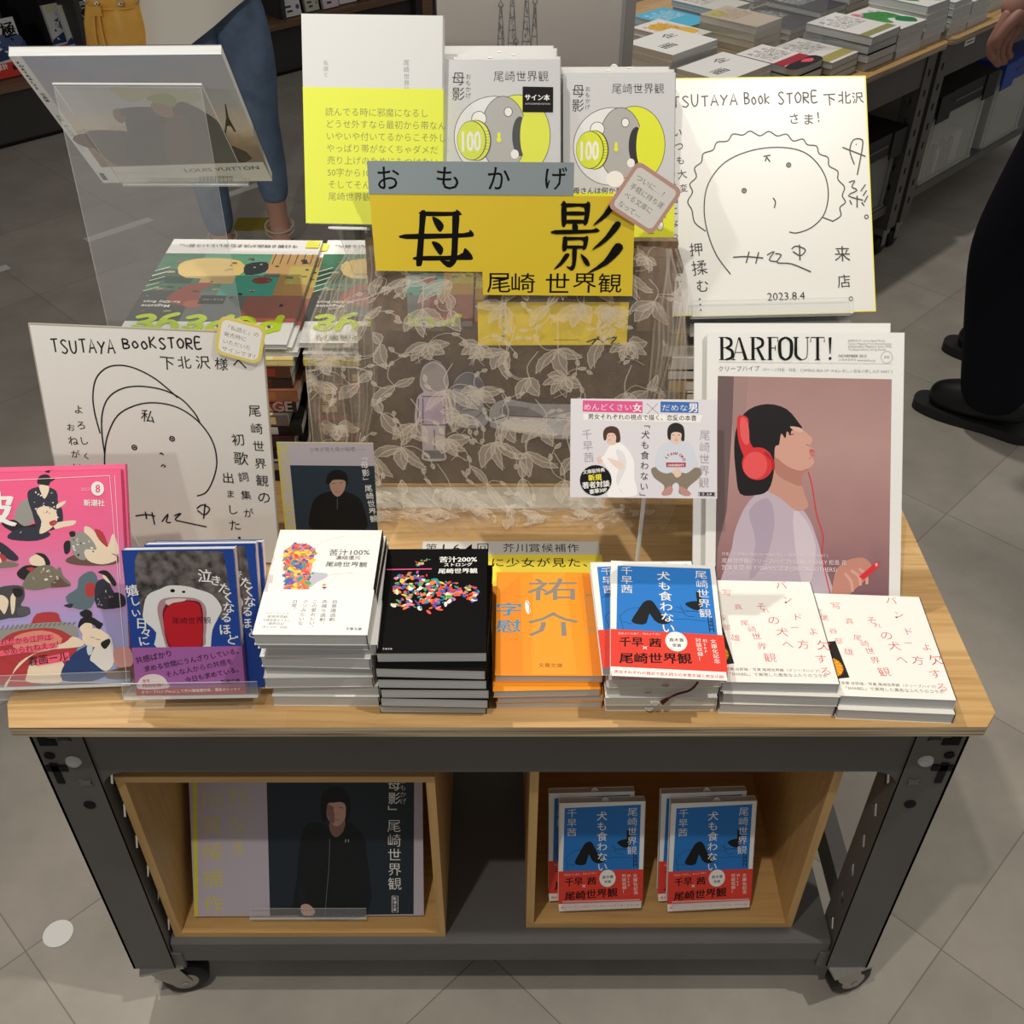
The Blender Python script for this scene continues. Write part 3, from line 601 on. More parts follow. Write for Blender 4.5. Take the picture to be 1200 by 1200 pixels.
# --- pink magazine with kimono figures
def pink_front(pg):
    z = pg.zm(0,560,4.135); nv = K(44,44,58); ol = K(122,116,98); sk = K(236,216,188); bk = K(28,26,28); rd = K(180,58,60); gy = K(150,148,140); wh = WHITE; br = K(104,78,66); te = K(92,112,120)
    def g(col, P, sm=3): pg.poly(z(P), col, sm)
    # seated figure at the top
    g(gy,[(110,220),(150,190),(200,200),(210,260),(150,310),(90,300)]); g(bk,[(30,300),(90,280),(140,310),(200,300),(190,340),(110,345)]); g(nv,[(60,350),(120,320),(210,320),(270,350),(200,378),(80,372)])
    g(nv,[(165,150),(230,135),(295,155),(305,210),(325,240),(325,300),(280,330),(210,330),(180,250),(160,190)]); g(sk,[(215,130),(250,125),(262,150),(240,190),(222,160)]); g(sk,[(200,240),(240,222),(290,240),(300,290),(260,330),(215,345),(225,290)]); g(sk,[(290,300),(350,290),(390,290),(380,308),(330,318),(290,325)]); g(sk,[(300,215),(340,200),(335,215),(300,235)])
    g(bk,[(205,120),(215,90),(245,82),(268,95),(262,130),(235,128)]); g(bk,[(240,70),(265,64),(262,76)]); g(bk,[(262,108),(296,98),(270,116)]); g(rd,[(262,295),(290,285),(300,300),(275,312)])
    blobs(pg,z([(180,160),(290,160),(320,290),(230,320),(80,360),(200,260)]),22,[wh,gy],.7,1.3,2)
    # reclining pair right
    g(br,[(340,470),(400,440),(500,430),(590,450),(600,480),(540,495),(400,492)]); g(sk,[(430,320),(470,330),(520,390),(545,410),(570,350),(600,440),(560,440),(500,450),(450,400)]); g(gy,[(365,370),(420,340),(470,380),(490,430),(430,470),(380,440)]); g(bk,[(332,400),(345,380),(365,385),(362,430),(340,440)]); g(bk,[(360,340),(385,338),(388,358),(366,362)]); g(rd,[(480,330),(520,345),(545,410),(505,380)]); g(sk,[(440,420),(560,440),(590,470),(520,490),(450,470)]); blobs(pg,z([(370,370),(470,370),(480,440),(390,450)]),14,[bk,wh],.7,1.6,4)
    # middle pair
    g(bk,[(105,520),(150,490),(220,500),(230,540),(150,560),(112,545)]); g(sk,[(165,460),(205,440),(250,460),(240,490),(180,490)]); g(bk,[(195,435),(240,440),(268,480),(250,500),(235,460)]); g(ol,[(130,580),(180,510),(260,490),(300,520),(290,580),(220,605),(150,602)]); g(ol,[(250,590),(310,500),(330,540),(370,580),(330,592)]); g(br,[(270,585),(310,545),(340,570),(368,588),(300,595)]); g(rd,[(150,505),(185,500),(180,522)]); blobs(pg,z([(170,520),(280,500),(320,580),(200,590)]),12,[sk,br,gy],1,2.4,6)
    # left edge pair
    g(nv,[(0,380),(40,390),(110,450),(90,470),(20,440),(0,420)]); g(sk,[(0,420),(30,440),(20,490),(0,500)]); g(rd,[(10,430),(50,450),(40,480)]); g(ol,[(40,470),(105,480),(100,495),(0,500)])
    g(K(70,70,72),[(0,610),(60,585),(130,590),(140,640),(120,680),(165,690),(150,730),(60,740),(0,740)]); g(sk,[(0,640),(30,630),(60,660),(40,720),(20,700),(0,690)]); g(sk,[(70,640),(95,620),(90,700),(75,720)]); g(bk,[(80,600),(125,600),(130,630),(95,640)]); g(K(86,84,88),[(108,690),(160,690),(165,722),(110,728)])
    # right middle pair
    g(te,[(345,640),(400,600),(410,550),(470,520),(500,570),(470,690),(380,690)]); g(rd,[(440,585),(480,575),(490,630),(450,640)]); g(nv,[(490,580),(540,560),(580,620),(620,650),(610,690),(500,690)]); g(sk,[(520,540),(560,545),(572,580),(545,570)]); g(bk,[(500,525),(545,520),(590,575),(575,590),(540,545)]); g(bk,[(555,650),(590,620),(632,640),(632,685),(560,692)]); g(nv,[(335,680),(380,672),(370,692)]); blobs(pg,z([(500,600),(560,600),(590,680),(500,680)]),10,[sk,rd,gy],.8,1.6,8)
    # large couple below
    g(rd,[(0,850),(60,800),(160,780),(200,720),(300,715),(325,760),(420,860),(380,900),(330,1000),(300,1050),(0,1070)]); g(gy,[(0,810),(50,790),(150,770),(300,760),(380,770),(410,820),(380,830),(290,790),(120,800),(20,850),(10,950),(0,980)])
    for k in range(16): pg.line(z([(20+k*24,800-k*2),(34+k*24,775-k*1)]), .7, K(90,96,80))
    g(rd,[(20,850),(160,800),(280,790),(380,840),(400,900),(300,950),(60,960)]); g(K(226,140,120),[(90,830),(230,800),(330,840),(260,900),(100,900)])
    g(sk,[(60,1050),(110,960),(230,900),(420,880),(430,850),(380,830),(340,860),(210,905),(130,960),(40,1060),(40,1085)]); g(sk,[(150,1020),(180,960),(330,950),(330,1050),(250,1062),(150,1055)])
    g(K(38,62,110),[(330,1045),(345,960),(420,890),(500,870),(540,950),(555,1010),(480,1048)]); g(K(222,216,206),[(470,930),(530,820),(575,840),(590,950),(550,1000),(490,960)]); g(sk,[(440,800),(500,790),(550,820),(540,870),(470,880),(430,850)]); g(sk,[(415,780),(450,750),(480,780),(460,830),(430,820)]); g(K(206,210,214),[(452,880),(480,870),(478,910),(460,920)])
    g(bk,[(408,790),(420,745),(470,735),(515,760),(530,770),(510,795),(480,770),(440,765)]); g(bk,[(415,715),(450,700),(475,715),(470,740),(430,735)]); g(bk,[(522,860),(560,840),(568,860),(545,890),(528,880)]); pg.line(z([(470,832),(490,836)]),.4,bk); pg.line(z([(495,842),(520,846)]),.4,bk)
    g(K(206,150,140),[(585,900),(620,880),(668,890),(680,970),(600,975)]); g(br,[(560,1000),(690,975),(690,1030),(560,1035)])
    for P in ([(0,105),(548,95)],[(548,95),(655,1058)],[(655,1058),(60,1050)],[(572,95),(610,560)]): pg.line(z(P), .5, K(250,226,232))
    bt(pg,'波',z([(-115,150),(92,150),(110,310),(-110,310)]),wh,.028)
    c = z([(493,150)])[0]; pg.ell(c[0],c[1],6.3,7,wh); bt(pg,'8',z([(482,132),(505,132),(506,168),(483,168)]),K(230,90,130),.03)
    pg.ht('新潮社',*z([(428,222),(528,226)]),wh,.02); pg.ht('2023',*z([(415,158),(455,158)]),K(250,190,205))
    for q in ([(-20,855),(282,818),(286,842),(-20,882)],[(0,902),(300,858),(305,884),(4,930)],[(160,948),(362,905),(368,945),(205,975)]): pg.poly(z(q), K(244,96,120))
    pg.ht('これだから江戸は',*z([(-20,878),(275,845)]),bk,-.005); pg.ht('やめられねえッ！',*z([(30,922),(312,880)]),bk,-.005); pg.ht('春画ール',*z([(160,972),(362,942)]),bk,.01)
PK = [(-32,577),(145,577),(163,814),(-25,822)]
PINK = ramp_mat('pink_lilac_print',[(0,(150,170,214)),(.3,(172,158,210)),(.52,(214,126,170)),(.72,(236,92,142)),(1,(240,84,134))],'Y',0,.21)
PKE = mat('pink_cover_edge',(238,96,142),.4)
ez, top = easel('clear easel under the pink magazine at the front left corner',(-.441,.050,.009),36.5,2.7,.15,.16,.012,.016)
foot_plate(ez,.15,(.095,.118),(.135,-.0085)); foot_plate(ez,.15,(-.012,-.0085),(.13,-.0085))
def stood(tilt, yaw, base, n_off, up=0):     # point on the plate plane, moved out along its normal
    t = R(tilt); y = R(yaw); v = Vector((0,-math.cos(t)*n_off+math.sin(t)*up, math.sin(t)*n_off+math.cos(t)*up)); c, s = math.cos(y), math.sin(y)
    return (base[0]-s*v.y, base[1]+c*v.y, base[2]+v.z)
b0 = (-.441,.050,.009)
mag('magazine','back copy of the pink magazine, only its top and right edges showing','magazine',stood(36.5,2.7,(b0[0]+.003,b0[1],b0[2]),.001,.006),36.5,2.7,148,210,4.5,PKE,None,None,'pink magazines')
mag('magazine','pink and lilac magazine with kimono figures on a clear easel at left','magazine',stood(36.5,2.7,b0,.007,.0005),36.5,2.7,148,210,4.5,PINK,pink_front,PK,'pink magazines')
# --- blue novels
HAIR = mat('mottled_grey_print',(92,86,84),.5,0,.35,.8,120)
def blue_front(pg):
    z = pg.zm(150,610,5.4556)
    pg.poly(z([(105,206),(160,196),(600,182),(645,220),(668,330),(680,450),(668,560),(630,620),(560,490),(400,420),(230,440),(140,610),(110,500),(88,380),(84,260)]), HAIR, 3)
    pg.poly(z([(135,560),(160,470),(240,428),(300,405),(400,408),(470,425),(570,460),(630,540),(612,595),(570,680),(558,785),(555,800),(225,800),(215,700),(140,625)]), K(228,228,226), 3)
    pg.ell(*z([(318,438)])[0],2.3,1.8,BLACK,12); pg.ell(*z([(388,444)])[0],1.7,1.2,BLACK,12)
    pg.poly(z([(222,560),(240,500),(300,480),(400,478),(480,490),(528,540),(532,640),(525,720),(505,790),(300,800),(262,740),(240,650)]), K(176,140,146), 3)
    pg.poly(z([(255,570),(285,515),(340,500),(470,500),(505,545),(512,640),(508,720),(490,800),(315,800),(275,740),(262,650)]), K(120,20,30), 3)
    pg.poly(z([(262,600),(300,530),(400,505),(480,520),(500,600),(505,700),(480,800),(330,800),(280,730)]), K(190,24,40), 3)
    pg.poly(z([(270,505),(310,488),(400,486),(390,502),(320,514),(290,530)]), K(220,206,204), 2)
    pg.ht('尾崎世界観',*z([(315,643),(562,638)]),BLACK,-.002)
    for ch, x, y, s, r in (('泣',520,338,15,8),('き',588,362,12,15),('た',640,405,13,25),('く',672,470,13,10),('な',675,540,13,4),('る',660,605,12,2),('ほ',650,680,13,2),('ど',688,732,12,20),('嬉',72,445,13,-5),('し',88,510,11,-5),('い',92,580,10,0),('日',122,640,13,8),('々',150,695,12,6),('に',142,755,12,-4)):
        p = z([(x,y)])[0]; q = s*.92; pg.text(ch, p[0]-q/2, p[1]+q*.38, q, WHITE, .014, r-4)
def blue_band(pg):
    z = pg.zm(150,610,5.4556); k = K(20,14,26)
    pg.poly(z([(84,1046),(775,1038),(779,1085),(94,1085)]), K(176,64,58))
    pg.poly(z([(105,1045),(110,990),(150,962),(200,955),(250,968),(282,1005),(284,1042)]), K(232,216,216), 3)
    pg.ht('共感ばかり',*z([(92,890),(312,842)]),k,.012); pg.ht('求める世間にうんざりしている。',*z([(142,940),(738,828)]),k,.012); pg.ht('そんな人からの共感を',*z([(275,976),(700,893)]),k,.004); pg.ht('今日も求めている。',*z([(398,1010),(738,945)]),k,.012)
    pg.ht('新潮文庫',*z([(620,1020),(745,1012)]),k,.01); pg.ht('クリープハイプVo.にして芥川賞候補作家、渾身のエッセイ',*z([(122,1074),(748,1062)]),K(250,236,232),.012); pg.ht('特別収録！',*z([(130,1036),(258,1030)]),K(190,60,70),.02); pg.ht('巻末',*z([(130,1006),(176,1002)]),K(190,60,70),.01)
BLC = [(150,645),(281,640),(292.6,809),(167.4,809)]
NAVY = mat('royal_blue_cover',(26,66,150),.4); PURP = mat('purple_band',(166,98,166),.45); SP = mat('pale_pink_spine',(232,212,208),.5)
eb = (-.302,.0535,.007)
ez, top = easel('clear easel holding the blue novels beside the pink magazine',eb,24.3,1.2,.105,.10,.014,.034,lipw=.13)
foot_plate(ez,.105,(.050,.088),(.090,-.0065)); foot_plate(ez,.12,(-.034,-.0065),(.088,-.0065))
for off, dx, up, lb in ((.001,.022,.0,'blue novel at the back of three, only its top edge and spine showing'),(.0115,.018,.002,'blue novel in the middle of three, shifted right behind the front copy'),(.022,0,.0,None)):
    p = stood(24.3,1.2,(eb[0]+dx,eb[1],eb[2]),off,up)
    if lb: book('paperback',lb,'paperback',p,lean(24.3,1.2),105,148,10,NAVY,blue_front,BLC,None,'blue novels on a clear easel',spine=SP,endpaper=None)
    else: book('paperback','blue novel with a wide open red mouth and a purple band, front copy of three','paperback',p,lean(24.3,1.2),105,148,10.5,NAVY,blue_front,BLC,(98,148,PURP,blue_band),'blue novels on a clear easel',spine=SP,endpaper=None)

# --- autograph boards
SHW = mat('autograph_board_paper',(228,226,219),.32); GOLD = mat('gilt_edge',(216,196,96),.4,.2); YEDGE = mat('lemon_edge',(240,228,110),.5)
INK = mat('black_marker',(18,18,20),.4)
def board(label, loc, tilt, yaw, roll, front, corners, edge, face, sc=1):
    r = thing('autograph_board',label,'autograph board',loc); r.rotation_euler = (Matrix.Rotation(R(yaw),3,'Z') @ Matrix.Rotation(R(90-tilt),3,'X') @ Matrix.Rotation(R(roll),3,'Z')).to_euler()
    pg = Page(242,272,.00303,corners); pg.box(-.121,.121,0,.272,0,.003,edge); pg.box(-.1195,.1195,.0015,.2705,.0029,.00302,face); front(pg); pg.build('card',r); r.scale = (sc,)*3; return r
def tl_board(pg):
    z = pg.zm(20,370,3.75)
    def L(P, wd=1.5, sm=5): pg.line(z(P), wd, INK, sm)
    pen(pg,'TSUTAYA',*z([(125,185),(415,190)]),14,INK,1.7); pen(pg,'BOOKSTORE'.replace('OO','oo'),*z([(440,170),(795,172)]),11.5,INK,1.7)
    hand_kanji(pg,'下北沢様へ',*z([(605,245),(1000,250)]),INK,15.5,0,False)
    L([(342,500),(318,420),(310,350),(325,285),(370,245),(430,235),(500,248),(590,290),(685,360)]); L([(362,580),(350,500),(352,420),(380,360),(440,325),(520,316),(620,330),(700,365),(760,420),(785,460)])
    L([(384,748),(366,660),(362,590),(375,510),(420,430),(500,390),(590,380),(690,400),(780,455),(840,530),(860,610),(845,680),(815,730),(775,745)])
    for x, y in ((495,555),(662,520)):
        c = z([(x,y)])[0]; pg.line([(c[0]+2.5*math.cos(a),c[1]+2.7*math.sin(a)) for a in ang[::3]],1.4,INK,closed=True); pg.ell(c[0],c[1],1.4,1,INK,8)
    L([(608,580),(616,576),(624,584)],1.4,3); L([(615,630),(622,622),(634,628),(626,632)],1.2,2)
    hand_kanji(pg,'私',*z([(553,402),(556,462)]),INK,16,0)
    hand_kanji(pg,'よろしく',*z([(240,375),(285,620)]),INK,11,0); hand_kanji(pg,'おねがい',*z([(205,450),(245,660)]),INK,11,0); hand_kanji(pg,'いたします',*z([(203,640),(215,900)]),INK,10,0)
    hand_kanji(pg,'尾崎世界観の',*z([(1015,375),(1075,780)]),INK,13.5,0); hand_kanji(pg,'初歌詞集が',*z([(945,485),(1010,845)]),INK,14.5,0); hand_kanji(pg,'出ました',*z([(905,640),(950,890)]),INK,12.5,0); pg.ell(*z([(966,910)])[0],1.6,1.6,INK,10)
    L([(502,828),(550,822),(590,828)],1.6); L([(545,810),(552,840)],1.5,2); L([(575,812),(588,862)],1.5,2); L([(620,850),(648,818),(640,850),(660,852)],1.5,3); L([(675,825),(705,815),(680,840),(720,850),(820,868)],1.5,4); L([(775,795),(800,780),(832,795),(810,820),(778,802)],1.5,4); L([(812,775),(806,835)],1.5,2)
def tr_board(pg):
    z = pg.zm(780,0,2.857)
    def L(P, wd=1.25, sm=5): pg.line(z(P), wd, INK, sm)
    pen(pg,'TSUTAYA',*z([(25,360),(245,352)]),13,INK,1.5); pen(pg,'Book'.replace('o','o'),*z([(262,350),(352,345)]),13.5,INK,1.5); pen(pg,'STORE',*z([(372,345),(512,340)]),13.5,INK,1.5)
    hand_kanji(pg,'下北沢',*z([(525,345),(670,335)]),INK,15,0,False); hand_kanji(pg,'さま！',*z([(410,410),(545,405)]),INK,14,0,False)
    L([(216,914),(170,850),(140,770),(130,690),(145,610),(200,540),(290,500),(390,490),(470,510),(525,570),(543,640),(530,710),(490,755),(440,775),(412,772)])
    bumps = [(135,770),(90,700),(92,640),(105,590),(122,540),(160,500),(208,470),(258,450),(315,452),(372,452),(425,468),(472,480),(512,510),(545,550),(575,595),(590,650),(582,690),(560,735),(522,722)]
    P = []
    for i in range(len(bumps)-1):
        a, b = bumps[i], bumps[i+1]; mx, my = (a[0]+b[0])/2, (a[1]+b[1])/2; dx, dy = mx-340, my-640; d = math.hypot(dx,dy); P += [a,(mx+dx/d*15,my+dy/d*15)]
    L(P+[bumps[-1]],1.25,4)
    for x, y in ((262,634),(410,548)):
        c = z([(x,y)])[0]; pg.line([(c[0]+2.4*math.cos(a),c[1]+2.4*math.sin(a)) for a in ang[::3]],1.3,INK,closed=True); pg.ell(c[0],c[1],1.3,1,INK,8)
    L([(326,520),(350,516)],1.3,1); L([(338,518),(332,536)],1.3,1); L([(338,524),(348,538)],1.3,1); L([(358,658),(366,672),(362,692)],1.3,3)
    hand_kanji(pg,'いつも大変',*z([(42,420),(65,650)]),INK,11.5,-.002); hand_kanji(pg,'お世話になっています。',*z([(25,560),(42,1010)]),INK,10.5,-.002); hand_kanji(pg,'押揉む…',*z([(98,800),(138,1045)]),INK,17,-.002)
    L([(630,545),(615,500),(625,465),(650,460),(658,480),(640,580)],1.3); L([(590,488),(668,518)],1.3,2)
    for x, y in ((636,478),(634,505)): pg.ell(*z([(x,y)])[0],.7,.7,INK,8)
    L([(612,605),(632,600),(622,620),(640,632),(610,650),(660,665)],1.3,3); L([(640,650),(640,690)],1.3,2); L([(615,665),(622,680)],1.3,2); L([(655,672),(664,684)],1.3,2)
    for a, b in (((668,612),(652,635)),((672,632),(660,650)),((676,650),(664,672))): L([a,b],1.3,1)
    hand_kanji(pg,'来店',*z([(588,800),(600,985)]),INK,20,-.004)
    for x, y in ((672,721),(621,999)): c = z([(x,y)])[0]; pg.line([(c[0]+2.2*math.cos(a),c[1]+2.2*math.sin(a)) for a in ang[::4]],1,INK,closed=True)
    L([(225,857),(270,855),(325,860)],1.4); L([(278,838),(268,876)],1.3,2); L([(310,840),(300,878)],1.3,2); L([(338,850),(362,838),(345,866),(370,872)],1.3,3); L([(365,845),(385,850),(372,875),(420,880),(485,907)],1.3,4); L([(420,830),(435,820),(466,832),(450,852),(424,838)],1.3,4); L([(446,815),(448,868)],1.3,2)
    pg.ht('2023.8.4',*z([(338,1004),(465,1000)]),INK,-.006)
ez, top = easel('clear easel behind the signed board with the hatted face',(-.372,.2425,.003),12.3,-2.2,.12,.14,.012,.008)
foot_plate(ez,.12,(.034,.12),(.075,-.0025))
board('signed white board with a hatted face drawing, leaning at the left behind the pink magazine',stood(12.3,-2.2,(-.372,.2425,.003),.001,.0005),12.3,-2.2,-1.2,tl_board,[(25.7,389.3),(299.3,401),(327,640),(74,634)],mat('silver_grey_edge',(170,164,148),.4),SHW)
er = (.3146,.4402,.2078)
ez, top = easel('clear easel on the magazine pile holding the large signed board at right',er,41.1,3,.19,.17,.016,.010)
foot_plate(ez,.19,(.095,.11),(.125,-.017)); foot_plate(ez,.19,(-.012,-.017),(.125,-.017)); foot_plate(ez,.19,(-.013,-.017),(-.006,-.006))
board('signed white board with curly-haired face drawing and lemon edge, right rear',stood(41.1,3,er,.001,.0005),41.1,3,0,tr_board,[(772,93.5),(1013.5,87),(1027.5,365),(780,369)],YEDGE,SHW,1.03)

# --- small memo cards
def memo(name, label, loc, rot, w, h, edge, lines, rnd=.18):
    r = thing(name,label,'memo card',loc); r.rotation_euler = rot; pg = Page(w,h,.0006)
    def rr(x0,y0,x1,y1,q): 
        P = []
        for cx, cy, a0 in ((x1-q,y0+q,-90),(x1-q,y1-q,0),(x0+q,y1-q,90),(x0+q,y0+q,180)):
            P += [(cx+q*math.cos(R(a0+k*18)),cy+q*math.sin(R(a0+k*18))) for k in range(6)]
        return P
    q = w*rnd; P = rr(0,0,w,h,q); pg.prism([((x-w/2)/1000,(h-y)/1000) for x, y in P],0,.0006,edge); pg.poly(rr(w*.07,w*.07,w*.93,h-w*.07,q*.7),mat('memo_paper',(238,236,228),.6))
    for i, s in enumerate(lines): pg.ht(s,(w*.14,h*(.30+i*.19)),(w*(.14+.12*len(s) if len(s) < 6 else .86),h*(.30+i*.19)),INK,-.01,h*.13)
    pg.build('card',r); return r
memo('memo_card','yellow-edged memo card stuck on the top right corner of the left signed board',(-.272,.2825,.2425),(Matrix.Rotation(R(-2),3,'Z') @ Matrix.Rotation(R(78),3,'X') @ Matrix.Rotation(R(-15),3,'Z')).to_euler(),48,42,mat('memo_yellow',(226,208,112),.6),['「私語と」の','発売時に','いただいた','サインです！'])
memo('memo_card','pink-edged memo card taped at an angle over the yellow title sign',(.1365,.448,.315),(R(70),R(-24),R(0)),60,56,mat('memo_pink',(206,164,150),.6),['ついに…！','手軽に持ち運','べる文庫に','なって—'],.12)
# --- small portrait card behind the white pile
def small_front(pg):
    z = pg.zm(340,260,2.308); sk = K(176,140,122)
    pg.rect(0,0,105,148,K(186,178,184)); pg.rect(0,0,2.5,148,K(206,190,90)); pg.rect(12.5,27,105,148,K(38,52,62))
    pg.vt('鮮烈なる芥川賞候補作',(7.3,2),(7.3,122),K(206,196,80),.004); pg.ht('少年が見た母の秘密——',*z([(60,650),(205,648)]),K(110,104,110))
    pg.poly(z([(60,818),(80,785),(118,770),(145,772),(180,790),(195,822),(195,900),(60,900)]), K(14,16,18), 3)
    pg.poly(z([(110,735),(112,770),(128,790),(146,770),(150,735),(130,722)]), sk, 3)
    pg.poly(z([(100,750),(103,725),(115,710),(132,706),(150,714),(157,735),(155,755),(150,742),(140,737),(118,738),(110,748)]), K(12,12,13), 3)
    pg.line(z([(128,795),(126,830)]),.4,K(120,120,120)); pg.line(z([(114,748),(124,748)]),.6,K(40,26,22)); pg.line(z([(134,747),(143,746)]),.6,K(40,26,22)); pg.line(z([(123,774),(134,774)]),.5,K(130,70,64)); pg.vt('「母影」尾崎世界観',*z([(196,655),(222,870)]),WHITE,.004)
mag('picture_card','small dark portrait card standing behind the white paperbacks','card',(-.192,.2425,.0),13,-.8,105,146,1.5,mat('card_edge',(206,196,130),.5),small_front,[(329,529),(437,531),(441,690),(336,690)])
m = thing('card_stand','clear stand behind the small dark portrait card','display stand',(-.192,.246,0)); foot_plate(m,.06,(.012,.06),(.045,0)); foot_plate(m,.06,(.001,.0),(.0145,.075))

# --- pop card with two people
def pop_front(pg):
    z = pg.zm(580,440,4.286); sk = K(230,196,176); wh = K(246,244,242); br = K(70,40,30)
    pg.rect(0,0,148,100,K(222,217,221))
    pg.poly(z([(437,133),(737,135),(735,195),(436,190)]),K(222,84,142)); pg.poly(z([(828,134),(1024,136),(1022,192),(827,190)]),K(50,104,176)); pg.poly(z([(440,200),(1045,202),(1030,240),(440,232)]),WHITE)
    bt(pg,'めんどくさい',z([(443,150),(680,150),(680,182),(443,182)]),WHITE,-.005); bt(pg,'女',z([(686,145),(732,145),(732,188),(686,188)]),WHITE,.03); bt(pg,'だめな',z([(836,150),(966,150),(966,182),(836,182)]),WHITE,-.005); bt(pg,'男',z([(972,142),(1018,142),(1018,188),(972,188)]),WHITE,.03)
    pg.line(z([(757,145),(817,198)]),.4,K(80,80,80)); pg.line(z([(815,143),(758,200)]),.4,K(80,80,80)); pg.ht('男女それぞれの視点で描く、恋愛の本音',*z([(462,226),(1012,230)]),BLACK,.008)
    # woman in a white dress
    pg.poly(z([(545,400),(580,350),(620,345),(660,380),(690,440),(690,520),(705,590),(680,612),(560,612),(570,560),(575,500),(535,440)]),wh,3); pg.poly(z([(600,380),(640,400),(650,470),(610,560),(640,600),(600,540),(615,460)]),K(228,226,226),3)
    pg.poly(z([(505,425),(520,412),(532,420),(530,440),(515,448)]),sk,3); pg.poly(z([(525,420),(560,412),(600,440),(590,455),(550,440)]),wh,3); pg.poly(z([(560,420),(630,445),(640,470),(610,475),(570,440)]),K(236,214,200),3)
    pg.poly(z([(552,300),(590,285),(612,310),(605,345),(580,358),(556,340)]),sk,3); pg.poly(z([(540,330),(538,290),(555,268),(585,262),(612,275),(622,310),(620,340),(600,344),(602,318),(590,298),(560,300),(552,330)]),br,3); pg.line(z([(563,332),(574,333)]),.5,K(190,60,70)); pg.line(z([(563,310),(570,311)]),.5,br); pg.line(z([(582,309),(590,308)]),.5,br); pg.line(z([(572,318),(573,323)]),.35,K(190,140,120))
    # crouching man
    tr = K(134,122,104); pg.poly(z([(775,480),(800,468),(870,490),(905,515),(940,490),(1010,470),(1030,490),(1020,520),(960,570),(955,600),(915,600),(915,560),(900,545),(880,560),(880,590),(835,595),(840,560),(790,520)]),tr,3)
    pg.poly(z([(805,400),(830,355),(880,335),(930,335),(980,350),(1000,400),(1010,450),(990,475),(950,500),(905,485),(850,500),(800,470)]),K(210,214,222),3); pg.poly(z([(885,490),(905,472),(925,485),(925,510),(900,520)]),sk,3)
    pg.poly(z([(830,590),(870,560),(880,585),(870,605),(830,608)]),K(190,140,130),2); pg.poly(z([(915,565),(945,575),(975,600),(960,612),(925,605)]),K(190,140,130),2)
    pg.poly(z([(872,290),(900,275),(935,285),(937,320),(912,350),(888,345),(874,320)]),sk,3); pg.poly(z([(862,320),(862,275),(880,250),(910,243),(940,258),(948,290),(945,335),(930,330),(932,298),(900,290),(880,300),(876,330)]),K(18,16,18),3)
    pg.line(z([(886,306),(896,306)]),.6,K(40,30,28)); pg.line(z([(914,306),(925,306)]),.6,K(40,30,28)); pg.line(z([(898,332),(913,332)]),.6,K(170,90,80)); pg.line(z([(905,312),(903,322),(908,322)]),.35,K(190,140,120))
    rd = K(176,50,70)
    for i, ch in enumerate('STANFORD'): a = R(-62+i*17.7); p = z([(902+44*math.sin(a)*1.0,440-44*math.cos(a)*.9)])[0]; pg.text(ch,p[0]-1.3,p[1]+1.2,3.8,rd,.03,math.degrees(a))
    pg.poly(z([(850,445),(952,445),(950,468),(853,468)]),rd); pg.ht('UNIVERSITY',*z([(860,464),(944,464)]),WHITE,.02)
    g = K(160,158,160); pg.vt('千早茜',*z([(455,275),(468,445)]),g,-.012); pg.vt('尾崎世界観',*z([(1055,275),(1040,575)]),g,-.012); pg.vt('「犬も食わない」',*z([(752,225),(735,640)]),BLACK,-.002,9)
    c = z([(500,532)])[0]; pg.ell(c[0],c[1],16,15.5,BLACK); pg.ht('文庫版特典',*z([(438,500),(545,488)]),WHITE,.02); pg.ht('新規',*z([(464,532),(530,528)]),K(246,230,60),.03); pg.ht('著者対談',*z([(435,570),(570,560)]),WHITE,.03); pg.ht('豪華30P',*z([(470,598),(556,586)]),WHITE,.03)
    pg.line(z([(1013,595),(1100,598),(1100,614),(1012,612),(1013,595)]),.4,BLACK); pg.ht('新潮文庫',*z([(1018,611),(1096,612)]),BLACK,.02)
pc = thing('pop_card','printed card of a woman in white and a crouching man, before the lace','card',(.1435,.170,.1495),lean(42.2,-.8))
pg = Page(148,100,.0006,[(668,469),(842,468.5),(838.5,586.5),(667.5,583)]); pg.box(-.074,.074,0,.1,0,.00057,WHITE); pop_front(pg); pg.build('card',pc)
m = MB(); m.box(-.012,.012,.020,.055,-.004,-.0001,ACE); m.build('clip',pc)
ps = thing('card_holder','clear rod stand carrying the printed card in front of the lace','display stand',(.150,.205,0)); m = MB(); m.tube([(0,0,.003),(0,0,.150),(-.004,-.007,.172)],.0022,ACE); m.build('rod',ps); m = MB(); acr_plate(m,-.025,.025,-.02,.03,.0002,.003); m.build('base',ps)

